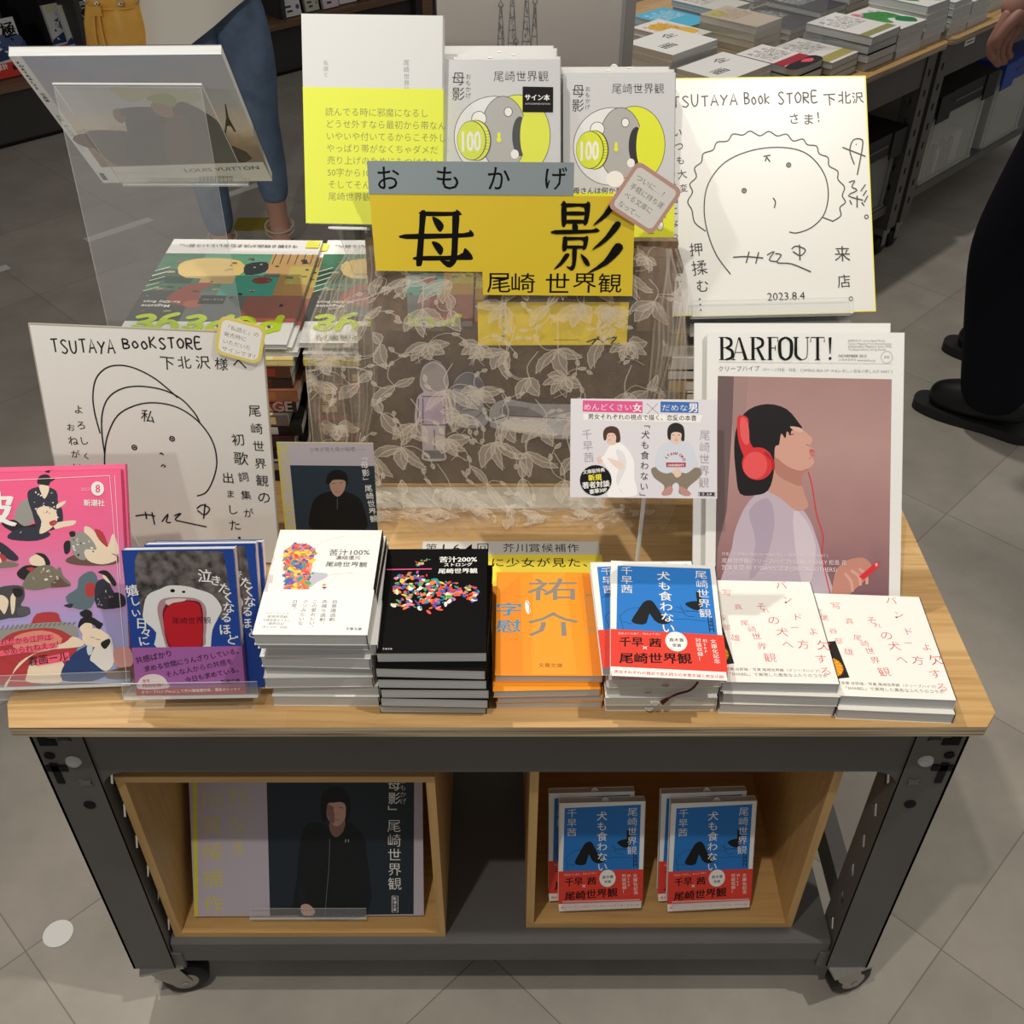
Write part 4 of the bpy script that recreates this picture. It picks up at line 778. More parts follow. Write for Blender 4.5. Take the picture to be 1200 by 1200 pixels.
# --- large magazine with headphone portrait
PH = ramp_mat('dusty_pink_wall_print',[(0,(138,100,106)),(.2,(166,124,124)),(.6,(186,148,142)),(1,(168,132,126))],'Y',.02,.26,.35,.15)
def bar_front(pg):
    z = pg.zm(640,360,2.727); sk = K(216,164,146); hr = K(22,19,20)
    pg.rect(0,0,210,285,mat('magazine_white',(240,239,234),.35)); pg.poly(z([(546,214),(1086,224),(1080,930),(532,930)]),PH)
    pg.poly(z([(546,214),(596,216),(590,360),(570,640),(540,760),(532,930),(533,800)]),K(112,92,92)); pg.poly(z([(596,216),(640,217),(632,330),(600,480),(590,360)]),K(164,134,128))
    # shirt, neck, face, hair
    pg.poly(z([(560,930),(585,760),(600,690),(640,610),(700,570),(760,590),(820,650),(850,720),(870,800),(885,930)]),K(196,180,192),3); pg.poly(z([(640,640),(700,600),(720,680),(690,800),(640,860),(660,740)]),K(178,162,178),3); pg.poly(z([(780,640),(830,690),(850,780),(820,900),(790,800)]),K(214,200,208),3)
    pg.poly(z([(690,565),(715,500),(760,480),(800,512),(804,545),(812,580),(826,625),(790,640),(740,600)]),K(204,152,134),3)
    pg.poly(z([(720,450),(735,400),(762,372),(798,374),(813,386),(825,396),(838,409),(837,424),(828,433),(836,439),(849,446),(844,455),(848,463),(841,471),(845,484),(836,499),(815,509),(790,516),(760,505),(735,490)]),sk,3); pg.poly(z([(722,470),(760,498),(800,512),(828,505),(812,520),(804,535),(806,560),(770,550),(725,520)]),K(184,128,112),3)
    pg.poly(z([(612,585),(600,520),(595,440),(605,370),(640,320),(700,302),(760,318),(800,365),(806,378),(775,385),(772,400),(760,388),(755,410),(742,395),(735,430),(722,440),(718,520),(700,575),(660,590)]),hr,3)
    pg.line(z([(764,396),(772,399),(781,396)]),.8,hr); pg.line(z([(776,380),(796,384)]),1,hr); pg.poly(z([(832,443),(848,447),(842,455),(830,454)]),K(196,110,104),2); pg.poly(z([(830,456),(843,456),(847,463),(838,469)]),K(206,120,112),2); pg.line(z([(820,428),(829,434)]),.6,K(140,84,74)); pg.line(z([(836,470),(828,474)]),.5,K(170,110,96)); pg.poly(z([(770,372),(800,376),(812,388),(800,392),(780,384)]),K(226,180,160),2)
    rd = K(220,52,56); pg.poly(z([(606,345),(622,338),(640,350),(640,400),(655,440),(690,450),(700,470),(640,480),(618,450),(606,400)]),rd,3); pg.poly(z([(615,350),(628,345),(640,370),(642,420),(630,430),(615,400)]),K(236,96,96),3); pg.ell(*z([(668,490)])[0],16.8,17.5,rd); pg.ell(*z([(660,495)])[0],13,14.5,K(236,88,88)); pg.line(z([(690,455),(715,480),(716,510)]),3,K(180,34,40),3)
    pg.line(z([(826,515),(838,560),(852,650),(872,720),(870,790),(900,930)]),1.1,rd,4)
    # hand and phone
    pg.poly(z([(905,860),(920,820),(955,795),(1000,790),(1025,815),(1015,850),(985,880),(930,930),(900,930)]),K(200,140,124),3)
    for P in ([(960,830),(985,850),(990,880)],[(985,825),(1008,845),(1010,875)],[(940,840),(960,865),(965,900)]): pg.line(z(P),3,K(222,166,148),3)
    pg.poly(z([(985,850),(1040,803),(1050,806),(1048,818),(1000,862)]),rd); pg.ell(*z([(1040,812)])[0],1.5,2,K(240,170,170),10)
    # masthead: heavy stems and hairlines
    z = pg.zm(770,350,4.138)
    def Q(P): pg.poly(z(P), BLACK)
    def thin(P, wd=.8, sm=0): pg.line(z(P), wd, BLACK, sm)
    def stem(x, wd=14): Q([(x,184),(x+wd,184),(x+wd,289),(x,289)]); thin([(x-6,184),(x+wd+5,184)]); thin([(x-6,289),(x+wd+5,289)])
    def fat(P, wd): pg.line(z(P), wd, BLACK, 6, taper=True)
    stem(304); thin([(318,184),(338,185)]); fat([(330,185),(352,195),(353,220),(330,233)],3); fat([(330,233),(358,248),(357,278),(328,289)],3.2); thin([(318,233),(336,233)]); thin([(318,289),(334,289)])
    Q([(388,184),(398,184),(432,289),(416,289)]); thin([(390,186),(364,289)]); thin([(373,255),(408,255)]); thin([(356,289),(374,289)]); thin([(408,289),(440,289)])
    stem(450); thin([(464,184),(484,185)]); fat([(476,185),(500,196),(500,222),(474,236)],3); thin([(464,236),(482,236)]); Q([(472,236),(485,236),(512,289),(497,289)]); thin([(495,289),(518,289)])
    stem(530); thin([(540,184),(574,184),(574,205)]); thin([(544,234),(562,234)]); thin([(562,222),(562,246)])
    fat([(610,184),(586,200),(582,236),(588,274),(610,290)],3.6); fat([(610,184),(634,200),(638,236),(632,274),(610,290)],3.6)
    fat([(658,184),(658,230),(660,270),(684,290)],3.2); Q([(652,184),(665,184),(664,245),(655,245)]); thin([(684,290),(704,284),(712,262),(713,184)],.8,3); thin([(646,184),(671,184)]); thin([(704,184),(722,184)])
    stem(754,13); thin([(728,206),(729,184),(792,184),(793,206)])
    Q([(812,184),(826,184),(821,262),(817,262)]); pg.ell(*z([(819,283)])[0],1.5,1.6,BLACK,12)
def bar_text(pg):
    z = pg.zm(640,360,2.727); g = K(110,108,106)
    for i, s in enumerate(('BARFOUT! comes Next Month,','Culture Magazine From Shimokitazawa,','Independent Magazine Since 1992,','Thinking Culture, seeing Sound')): pg.ht(s,*z([(950,107+i*9),(1085-20*(i in (0,3)),107+i*9)]),g,-.01)
def bar_all(pg):
    bar_front(pg); bar_text(pg); z = pg.zm(770,350,4.138); g = K(110,108,106); d = K(50,48,48)
    pg.ht('NOVEMBER 2015',*z([(858,277),(990,278)]),d,-.004); pg.ht('シモキタザワ www.barfout.jp',*z([(858,294),(1032,297)]),g,-.008); c = z([(1085,277)])[0]
    pg.line([(c[0]+6*math.cos(a),c[1]+6.4*math.sin(a)) for a in ang[::2]],.3,g,closed=True); pg.ht('242',*z([(1072,282),(1098,283)]),g,-.01)
    pg.line(z([(294,300),(1110,308)]),.3,K(180,178,174)); pg.ht('クリープハイプ',*z([(292,343),(488,340)]),d,-.012); pg.ht('19ページ特集／特集：COMING ERA OF 19-Box 新しい音楽の愉しみ方 PART 2',*z([(500,342),(1112,352)]),g,-.014)
    z = pg.zm(640,360,2.727); l = K(240,226,226)
    pg.ht('特集：COMING ERA OF 19-Box 新しい音楽の愉しみ方 PART 2',*z([(552,782),(888,788)]),l,-.01); pg.ht('尾崎世界観(クリープハイプ) GLIM SPANKY 松島 花',*z([(552,806),(945,812)]),l,-.002); pg.ht('宮本笑里 柳下"DAYO"武史(SPECIAL OTHERS)',*z([(550,828),(915,835)]),l,-.002)
BQ = (.324,.168,.012); MW = mat('magazine_edge_white',(236,235,230),.4)
ez, top = easel('grey backed easel behind the large headphone magazine',(BQ[0]-.006,BQ[1]+.006,.012),36.7,.2,.215,.255,.012,.014)
gm = mat('grey_plastic',(150,148,142),.45)
for ch in KIDS(ez):
    if ch.name.startswith('back_plate'): ch.data.materials.clear(); ch.data.materials.append(gm); [setattr(p,'material_index',0) for p in ch.data.polygons]
foot_plate(ez,.16,(.145,.185),(.2,-.0115)); foot_plate(ez,.16,(-.012,-.0115),(.198,-.0115))
mag('magazine','back copy of the large headphone magazine, its white top edge showing above the front copy','magazine',stood(36.7,.2,(BQ[0]-.012,BQ[1],BQ[2]),.004,.011),36.7,.2,210,285,4,MW,None,None,'large white magazines')
mag('magazine','large white magazine with a portrait of a man in red headphones, front copy','magazine',stood(36.7,.2,BQ,.012,.0),36.7,.2,210,285,4,MW,bar_all,[(828.8,389),(1052.5,389),(1049,699),(823,700)],'large white magazines')

# --- piles of magazines on the table, behind
def pop_front_cover(pg):       # drawn upright; the pile is turned to face away
    pg.rect(0,0,205,280,mat('magazine_white',(240,239,234),.35)); pg.rect(0,52,205,236,K(96,104,100))
    for q, c in (((0,52,70,120),(150,98,86)),((0,52,62,62),(206,116,98)),((70,52,140,130),(104,112,110)),((140,52,205,150),(70,72,68)),((0,120,40,180),(176,140,84)),((40,118,110,170),(70,160,140)),((110,130,205,236),(66,116,88)),((0,180,60,236),(190,150,96)),((60,170,150,236),(90,150,120)),((0,150,30,200),(186,170,90)),((150,150,205,190),(40,76,56)),((96,150,140,200),(206,170,90))): pg.rect(*q,K(*c))
    pg.poly([(120,150),(150,148),(170,110),(150,92),(128,100),(132,130)],K(150,70,56),3); pg.ell(134,96,12,10,K(176,96,70)); pg.ell(60,160,13,9,K(140,60,50)); pg.poly([(92,175),(160,165),(178,205),(150,222),(100,215)],K(214,184,110),3); pg.poly([(60,185),(84,175),(90,205),(64,212)],K(30,40,44),3)
    for k in range(5): pg.line([(188,140+k*14),(205,128+k*14)],2,K(210,214,196))
    pg.rect(96,96,128,118,K(40,44,44))
    rq = random.Random(3)
    for k in range(44):                     # small things in the picture
        a, b_ = rq.uniform(2,196), rq.uniform(70,230); w_, h_ = rq.uniform(3,11), rq.uniform(2,6); c = rq.choice([(60,70,66),(120,110,90),(176,150,110),(84,120,104),(140,84,70),(206,196,160),(50,54,52),(100,140,126)])
        pg.poly([(a,b_),(a+w_,b_-rq.uniform(-2,2)),(a+w_*.9,b_+h_),(a+w_*.1,b_+h_*.9)],K(*c))
    for k in range(6): pg.line([(6+k*10,206),(6+k*10,236)],.8,K(60,84,70))
    pg.ht('Magazine',(160,92),(196,92),WHITE,.01); pg.ht('for City Boys',(150,102),(196,102),WHITE,.01); pg.ht('ティム・ハン',(98,108),(124,108),WHITE)
    lm = K(196,222,40); dk = K(70,84,40)
    def fat(P, w_=9.5):
        pg.line(P,w_,lm,4)
        for p in (P[0],P[-1]): pg.ell(p[0],p[1],w_/2,w_/2,lm,14)
    x = 14
    for ch in 'POPEYE':
        if ch == 'P': fat([(x+4,34),(x+5,48),(x+4,64)],10); fat([(x+5,36),(x+16,28),(x+24,38),(x+17,49),(x+6,50)],10); pg.ell(x+14,40,2.2,2.6,dk,12)
        if ch == 'O': fat([(x+14,30),(x+5,40),(x+8,56),(x+19,60),(x+26,48),(x+22,33),(x+13,30)],10); pg.ell(x+15,45,3.4,3,K(150,156,150),14); pg.line([(x+8,50),(x+14,55),(x+21,51)],.8,dk,3)
        if ch == 'E': fat([(x+22,36),(x+12,31),(x+5,39),(x+12,47),(x+18,46)],9); fat([(x+13,47),(x+5,56),(x+12,64),(x+23,60)],9); pg.line([(x+8,40),(x+15,37)],.8,dk)
        if ch == 'Y': fat([(x+3,32),(x+8,46),(x+16,50),(x+24,44),(x+26,31)],9); fat([(x+24,44),(x+21,60),(x+10,68)],9); pg.line([(x+10,48),(x+17,46)],.8,dk)
        x += 30.5
    pg.poly([(86,6),(120,4),(124,30),(88,34)],K(240,216,60)); pg.ht('シティボーイの映画案内',(30,16),(185,16),K(90,110,60)); pg.ht('今日観る映画が決まらないという君へ。',(30,262),(192,262),K(90,90,88),.01); pg.rect(2,254,20,276,K(236,232,90))
def popeye(label, x, y, z, yaw, group, proto=[None]):
    if proto[0] is None:
        r = thing('magazine',label,'magazine',(x,y,z),(0,0,R(180+yaw)),group); m = MB(); m.box(-.102,.102,-.1395,.1395,.0003,.0057,EDGE); m.build('page_block',r)
        pg = Page(205,280,.00603); pg.box(-.1025,.1025,0,.28,.0057,.006,MW); pg.box(-.1025,.1025,0,.28,0,.0003,MW); pop_front_cover(pg)
        pg.v = [(a,b_-.14,c) for a,b_,c in pg.v]; pg.build('cover',r); proto[0] = r; return r
    r = copy_tree(proto[0]); r.location = (x,y,z+T); r.rotation_euler = (0,0,R(180+yaw)); r['label'] = label; r['group'] = group; return r
def plain_mag(label, x, y, z, yaw, group, c, strip=None, w=205, h=280, t=11, title=None):
    r = thing('magazine',label,'magazine',(x,y,z),(0,0,R(yaw)),group); D = t/1000; m = MB(); m.box(-w/2000+.0006,w/2000-.0006,-h/2000+.0005,h/2000-.0005,.0003,D-.0003,EDGE); m.build('page_block',r)
    pg = Page(w,h,D+.00003); cm = K(*c); pg.box(-w/2000,w/2000,0,h/1000,D-.0003,D,cm); pg.box(-w/2000,w/2000,0,h/1000,0,.0003,cm); pg.box(-w/2000,w/2000,0,.0004,0,D,cm)
    rnd = random.Random(int(z*1e4)+int(x*1e3)+3)
    for k in range(9):      # spine and cover print
        a = rnd.uniform(0,w-30); b_ = a+rnd.uniform(10,50); col = K(*rnd.choice(strip or [c])); pg.rect(a,h-rnd.uniform(10,28),min(b_,w),h-.5,col)
        x0 = a/1000-w/2000; pg.box(x0,min(x0+rnd.uniform(.01,.03),w/2000),-.00015-k*.00001,.0001,D*.15,D*.85,col)
    if title:
        sv = pg.W; pg.W = lambda X, Y, zz: ((X-w/2)/1000, -.0006, D-Y/1000); pg.ht(title[0],(title[1],D*850),(title[2],D*850),K(*title[3]),.02); pg.W = sv
    pg.v = [(p[0],p[1]-h/2000,p[2]) for p in pg.v]; pg.build('cover',r); return r
DK = [(176,110,60),(90,54,36),(206,150,96),(40,32,30),(220,190,140),(150,60,50)]
G1 = 'magazines in the left rear pile'
cs = [(44,36,36),(60,50,46),(30,28,30),(70,60,56),(36,32,32),(110,100,94),(52,40,40),(150,96,70),(60,44,38),(90,60,44)]
zz = 0
for k, c in enumerate(cs):
    plain_mag('dark-covered magazine, %s of the older issues in the left rear pile' % ORD[len(cs)-1-k], -.352+.003*((k*7)%5-2), .556-.0030*(9-k), zz, [1,-1.5,.6,-.5][k%4], G1, c, DK if k > 4 else [(170,160,150),(90,40,40),(200,196,190),(40,40,42)], t=15, title=('VINTAGE',118,200,(214,206,196)) if k == 6 else None); zz += .0152
plain_mag('cream-edged magazine directly under the lime-lettered issues of the left rear pile',-.349,.556,zz,0,G1,(236,220,150),[(240,226,160),(226,206,130)],t=8); zz += .0082
for k in range(3): popeye('magazine with upside-down lime lettering, %s in the left rear pile' % ORD[2-k],-.352+[.012,.008,0][k],.562+[.004,.006,0][k],zz,[-1.5,-2.2,-1][k],G1); zz += .0061
G2 = 'magazines in the pile behind the lace'; zz = 0
for k, c in enumerate([(120,70,56),(70,56,50),(48,40,40),(150,110,80),(60,48,44),(110,80,60),(90,60,50),(176,150,110),(90,64,50),(70,52,46)]):
    plain_mag('brown magazine, %s of the older issues behind the lace' % ORD[9-k], -.130+.003*((k*5)%4-2), .574, zz, [-.8,.7,0,-.4][k%4], G2, c, DK, t=14.4); zz += .0146
plain_mag('yellow magazine directly under the lime-lettered issues behind the lace',-.134,.566,zz,0,G2,(236,222,80),[(240,226,90),(226,206,70)],t=8); zz += .0082
for k in range(3): popeye('magazine with upside-down lime lettering, %s in the pile behind the lace' % ORD[2-k],-.139+[.006,.014,0][k],.575+[-.006,.002,0][k],zz,[-.5,-1.6,.4][k],G2); zz += .0061
G3 = 'magazines in the right rear pile'; zz = 0
for k in range(12):
    c = [(210,206,198),(120,116,110),(190,160,100),(60,58,56),(226,222,214)][k % 5]
    plain_mag('%s magazine, %s in the right rear pile' % (['pale','grey','tan','dark','white'][k % 5],'lowest' if k == 0 else ORD[11-k]), .302+.003*((k*7)%5-2),   .572-.001*(11-k), zz, [.5,-.7,.2][k%3], G3, c, [(206,200,190),(150,120,70),(70,68,66),(230,226,220),(180,176,170)], t=15.4, title=('LOW',4,48,(30,30,32)) if k == 5 else None); zz += .0156
PILE_TOP = zz

# --- raised magazine at the left on its own clear easel, seen from behind
def back_cover(pg):
    z = pg.zm(0,0,3)
    pg.rect(12,0,210,270,ramp_mat('evening_sky_print',[(0,(130,110,96)),(.28,(166,142,120)),(.45,(232,218,198)),(.62,(206,206,212)),(1,(184,192,212))],'Y',.02,.27,.3,.25))
    pg.rect(0,0,12,270,K(236,238,242))
    pg.poly(z([(385,315),(440,310),(690,330),(700,360),(640,372),(540,345),(500,355),(450,360)]),K(190,190,150),3)
    pg.poly(z([(262,480),(300,470),(400,478),(420,500),(330,520),(270,500)]),K(110,92,80),3); pg.poly(z([(300,470),(400,460),(560,480),(820,520),(860,580),(470,585),(380,560)]),K(74,62,56),3)
    pg.poly(z([(440,390),(520,380),(600,385),(640,362),(720,400),(780,450),(830,560),(850,585),(480,580),(450,470)]),K(44,44,46),3); pg.poly(z([(590,420),(660,420),(670,560),(600,580),(575,500)]),K(84,56,48),3)
    pg.poly(z([(398,390),(420,384),(440,395),(442,425),(425,435),(402,415)]),K(140,104,84),3); pg.poly(z([(425,385),(520,383),(600,410),(590,425),(500,410),(440,412)]),K(46,46,48),3)
    pg.poly(z([(530,370),(560,360),(600,375),(610,415),(585,418),(545,400)]),K(160,116,90),3); pg.poly(z([(515,350),(540,336),(590,334),(618,352),(620,375),(600,382),(570,370),(535,362)]),K(150,158,84),3)
    pg.poly(z([(793,372),(797,372),(806,420),(832,470),(826,472),(812,450),(800,450),(795,480),(789,480),(797,420)]),K(70,58,54))
    pg.poly(z([(338,585),(925,577),(957,643),(365,638)]),K(238,240,244))
    pg.ht('LOUIS VUITTON',*z([(650,608),(912,602)]),K(30,30,32),.012)
    for k in range(26): a = 700+k*4.6; pg.line(z([(a,622),(a+.6,642)]),.5+.5*((k*7)%3==0),K(40,40,42))
    pg.ht('MAISON CULTURE BOOK ISSUE',*z([(400,606),(550,610)]),K(130,132,136),-.01); pg.vt('PORTRAITS',(6,8),(6,60),K(40,40,44),.02); pg.vt('写真集',(6,66),(6,84),K(70,70,74))
    pg.vt('特集 旅と写真のあいだに',(6,110),(6,190),K(120,124,132),-.01); pg.rect(3.5,244,9,262,K(90,92,98))
# plane: rises towards the camera; local x right, y up the page, normal facing down and out
lv = thing('magazine','magazine raised on a clear easel at upper left, its back cover turned to us','magazine',(-.3935,.6267,.291)); lv.rotation_euler = (Matrix.Rotation(R(2.5),3,'Z') @ Matrix.Rotation(R(90+41.5),3,'X')).to_euler()
m = MB(); m.box(-.1045,.1045,.0005,.2695,-.0105,-.0003,EDGE); m.build('page_block',lv)
pg = Page(210,270,.00003,[(10.7,66),(261.7,65),(319,214),(121.7,212.7)]); pg.box(-.105,.105,0,.27,-.0003,0,K(204,208,216)); pg.box(-.105,.105,0,.27,-.011,-.0105,K(54,50,66)); pg.box(-.105,-.1045,0,.27,-.011,0,K(206,210,218)); back_cover(pg); pg.build('cover',lv)
al = thing('acrylic_easel','tall clear easel carrying the raised magazine at upper left','display stand',(-.38,.42,0))
def plate4(P, th, name, root):         # clear plate through four table-space corners
    P = [Vector(p) for p in P]; n = (P[1]-P[0]).cross(P[3]-P[0]).normalized()*th; m = MB(); v = [tuple(p) for p in P]+[tuple(p+n) for p in P]
    m.add(v,[(0,1,2,3),(7,6,5,4)],ACR); m.add(v,[(i,(i+1)%4,(i+1)%4+4,i+4) for i in range(4)],ACE); return put(m,name,root)
plate4([(-.4525,.4385,.4675),(-.3025,.4385,.4675),(-.3025,.5625,.3125),(-.4525,.5625,.3125)],.0022,'back_plate',al)
plate4([(-.4525,.5635,.3105),(-.3025,.5635,.3105),(-.3025,.571,.317),(-.4525,.571,.317)],.0022,'ledge',al)
plate4([(-.4515,.4375,.4655),(-.3035,.4375,.4655),(-.288,.376,.004),(-.445,.376,.004)],.0022,'strut',al)
plate4([(-.445,.303,.0022),(-.288,.303,.0022),(-.288,.378,.0022),(-.445,.378,.0022)],.0022,'base',al)
# ------------------------------------------------------------------ brown stand, books on it, lace, title sign
BRN = mat('brown_stained_board',(84,68,56),.6,0,.3,.12,60); BRW = wood_mat('brown_post_wood',(120,98,78),(84,66,52),(132,108,86),'Z',.2,2,.5)
sl = .16
def slab(x0, x1, z0, z1, th, m, name, root, y0=.378):    # board on the leaning front plane of the stand
    b_ = MB(); v = []
    for dy in (0, th):
        for x, z in ((x0,z0),(x1,z0),(x1,z1),(x0,z1)): v.append((x,y0+sl*z+dy,z))
    b_.add(v,[(0,1,2,3),(7,6,5,4),(0,4,5,1),(1,5,6,2),(2,6,7,3),(3,7,4,0)],m); return put(b_,name,root)
st = thing('display_stand','tall brown wooden book stand behind the lace, carrying the hardcovers','display stand',(.015,.45,0))
slab(-.166,.186,.0,.203,.010,BRN,'front_panel',st); 
for a, c in ((-.150,-.108),(.155,.195)): slab(a,c,.2031,.288,.010,BRW,'post',st)
slab(-.150,.195,.2885,.306,.010,BRW,'top_rail',st); slab(-.166,.186,.0,.006,.003,OAKB,'foot_strip',st,.374)
b_ = MB(); b_.box(-.166,.122,.333,.373,.0003,.004,mat('pale_base_board',(204,196,178),.6)); put(b_,'base_board',st)
b_ = MB(); M = Matrix.Translation((0,.511,.2605)) @ Matrix.Rotation(R(-30.6),4,'X'); b_.box(-.085,.206,.437,.530,.262,.270,BRN); put(b_,'ledge',st); b_ = MB(); b_.box(-.066,.062,.438,.522,.270,.297,BRN); put(b_,'riser',st)
b_ = MB(); b_.box(-.085,.206,.0005,.008,0,.11,BRN,M); put(b_,'back_rest',st)
b_ = MB(); b_.box(.06,.10,.566,.578,0,.335,BRN); put(b_,'rear_leg',st)
# --- hardcovers
HG = mat('hardcover_grey',(206,206,206),.38); HY = K(226,232,50); TAB = mat('slip_paper',(236,234,226),.6)
def hc_front(pg):
    z = pg.zm(340,0,2.609); g = K(206,206,206); g2 = K(176,174,170); d = K(60,60,62); bl = K(44,44,46)
    def E(cx, cy, rx, ry, m): a = z([(cx,cy)])[0]; x1 = z([(cx+rx,cy)])[0]; y1 = z([(cx,cy+ry)])[0]; pg.ell(a[0],a[1],math.hypot(x1[0]-a[0],x1[1]-a[1]),math.hypot(y1[0]-a[0],y1[1]-a[1]),m,44)
    E(618,442,122,124,d); E(618,442,120,122,K(228,228,228)); E(690,438,98,124,d); E(690,438,96,122,HY); E(646,432,70,114,d); E(646,432,68,112,g2)
    E(572,386,23,23,d); E(572,386,21,21,WHITE); E(696,440,24,60,bl); E(714,440,18,66,HY); E(660,366,13,15,d); E(660,366,11,13,WHITE); E(680,494,12,14,WHITE); E(630,545,28,26,WHITE)
    E(565,452,44,62,d); E(563,452,42,60,HY); E(550,452,44,60,d); E(549,452,42,58,K(216,226,60)); 
    bt(pg,'100',z([(520,424),(578,422),(578,484),(520,486)]),WHITE,.03)
    for k in range(7): pg.line(z([(590,424+k*9),(604,424+k*9)]),.35,d)
    E(632,436,5,9,HY); E(632,450,7,8,HY)
    pg.vt('母影',*z([(510,242),(510,334)]),bl,-.006); pg.vt('おもかげ',*z([(540,250),(540,325)]),d,-.01); pg.ht('尾崎世界観',*z([(615,272),(780,272)]),bl,-.012)
def hc_sticker(pg):
    hc_front(pg); z = pg.zm(340,0,2.609); pg.poly(z([(703,290),(795,292),(795,368),(703,367)]),BLACK); pg.ht('サイン本',*z([(709,330),(785,331)]),WHITE,.03); pg.ht('AUTOGRAPHED EDITION',*z([(710,344),(786,345)]),K(200,200,200))
def hc_band(pg):
    pg.hom(CR); z = pg.zm(340,0,2.609); k = K(50,54,20); pg.ht('母さんは何かを',*z([(862,592),(1010,592)]),k,.004); pg.vt('芥川賞',*z([(1137,604),(1137,670)]),k); pg.vt('西直樹',*z([(1098,645),(1098,718)]),k,.004); pg.ht('少女が見た母の秘密',*z([(862,640),(1010,640)]),k)
    a = z([(1127,690)])[0]; pg.ell(a[0],a[1],4,6,k); pg.ell(a[0],a[1],3.4,5.3,WHITE); pg.ell(a[0],a[1]-6,3.4,3,k); pg.ell(a[0],a[1]-6,2.9,2.5,WHITE)
    pg.line(z([(862,690),(1050,700)]),.3,k)
CL = [(517,80),(653,80),(655,285),(520,285)]; CR = [(658,85),(791,85),(788,282),(660,282)]
def hardcovers(x, n, t, yaw, cor, front, where, grp, band):
    base = (x,.5105,.2615)
    for i in range(n):
        p = stood(30.6,yaw,(base[0]+.0015*((i*5)%3-1),base[1],base[2]),.0005+i*(t/1000+.0003),.0002+.0074*(n-1-i))
        f = i == n-1
        o = book('hardcover_book',('grey hardcover with a coin and ring design, front copy of %s' % where) if f else '%s copy from the front of %s, only its top edge showing' % (['second','third','fourth','fifth','sixth'][n-2-i],where),'hardcover',p,lean(30.6,yaw),126.1,182.4,t,HG,front if f else None,CL if f else None,(129,182.4,mat('lemon_band',(228,232,54),.45),hc_band) if (f and band) else None,grp,endpaper=None,pages=mat('warm_page_edges',(214,210,196),.8))
        if i >= n-3: slip(o,[-.012,.0,.012][(i+1) % 3],t/1000-.004,.1815)
    return o
o = hardcovers(0.0,6,16.9,1.3,CL,hc_sticker,'the left hardcover pile','grey hardcovers in the left pile',False)
m = MB(); m.box(-.0634,.0634,-.0003,.1828,-.0001,.0172,clear_mat('shrink_film',(255,255,255),.05,.12)); m.build('shrink_wrap',o)
hardcovers(.1325,3,16.9,1.4,CR,hc_front,'the right hardcover pile','grey hardcovers in the right pile',True)
# --- tall pale book with the wide lemon band
def shi_front(pg):
    z = pg.zm(340,0,2.609); g = K(150,158,84)
    pg.vt('私語と',*z([(110,195),(110,248)]),K(150,154,156)); pg.vt('尾崎世界観',*z([(356,195),(357,300)]),K(140,150,152))
def shi_band(pg):
    z = pg.zm(340,0,2.609); g = K(138,142,88)
    for i, s in enumerate(('読んでる時に邪魔になるし','どうせ外すなら最初から帯なん','いやいや付いてるからこそ外し','やっぱり帯がなくちゃダメだ','売り上げのためにもつけたい','50字から100字の中にこめた','そしてそんな帯の言葉を書く','尾崎世界観が好きだと思うよ')):
        x = 107+i*1.3; y = 364+i*37.4; a = z([(x,y),(x+26.6,y)]); q = a[1][0]-a[0][0]; pg.text(s,a[0][0],a[0][1],q,g,-.004)
SB = (-.137,.4145,.325)
book('hardcover_book','tall pale grey book with a wide lemon band of grey text, left of the hardcovers','book',stood(26.6,-2.2,(SB[0],SB[1]+.023,SB[2]-.006),.002),lean(26.6,-2.2),148,210,17,mat('pale_grey_cover',(222,224,222),.4),shi_front,[(353,20),(519,25),(519,270),(358,268)],(71.5,210,mat('lemon_paper',(234,242,76),.45),shi_band),endpaper=None)
ez = thing('acrylic_easel','clear easel on the lace-side magazine pile holding the tall pale book','display stand',(-.137,.4395,.317)); ez.rotation_euler = (0,0,R(-2.2))
M = Matrix.Rotation(R(-26.6),4,'X'); m = MB(); acr_plate(m,-.05,.05,.0005,.003,-.002,.17,M); m.build('back_plate',ez); m = MB(); acr_plate(m,-.05,-.008,-.0205,.003,-.0045,-.002,M); m.build('ledge',ez); foot_plate(ez,.1,(.012,.003),(.10,-.110)); foot_plate(ez,.1,(.0,-.110),(.105,-.110))

# --- title sign
def on_sign(x, z, y0=.36): return (x, y0+sl*z, z)
sg = thing('title_sign','large yellow and grey paper title sign hanging across the front of the stand','sign',(0,.415,.34)); ta = math.atan(sl)
SY = mat('sign_yellow_paper',(240,212,56),.5); SG = mat('sign_grey_paper',(150,164,168),.55)
class Sheet(Page):                     # page on the sign plane: x from the centre line in mm, y down from z = 400 mm
    def __init__(s, off): super().__init__(0,0,off); s.st = .00006
    def W(s, x, y, z):
        zz = .4-y/1000; return (x/1000, .36+sl*zz-z, zz)
def sheet(outl, m, name, off, fn):
    pg = Sheet(off); pg.poly(outl,m); P = outl; z = 0; n = len(P)
    back = [pg.W(x,y,off-.0004) for x, y in P]; tri = tessellate_polygon([[Vector((p[0],p[1],0)) for p in P]]); pg.add(back,[tuple(t) for t in tri],m)
    fn(pg); return put(pg,name,sg)
def grey_strip(pg):
    for ch, x in zip('おもかげ',(-130,-68,-14,46)): bt(pg,ch,[(x,9),(x+23,9),(x+23,32),(x,32)],BLACK,.004)
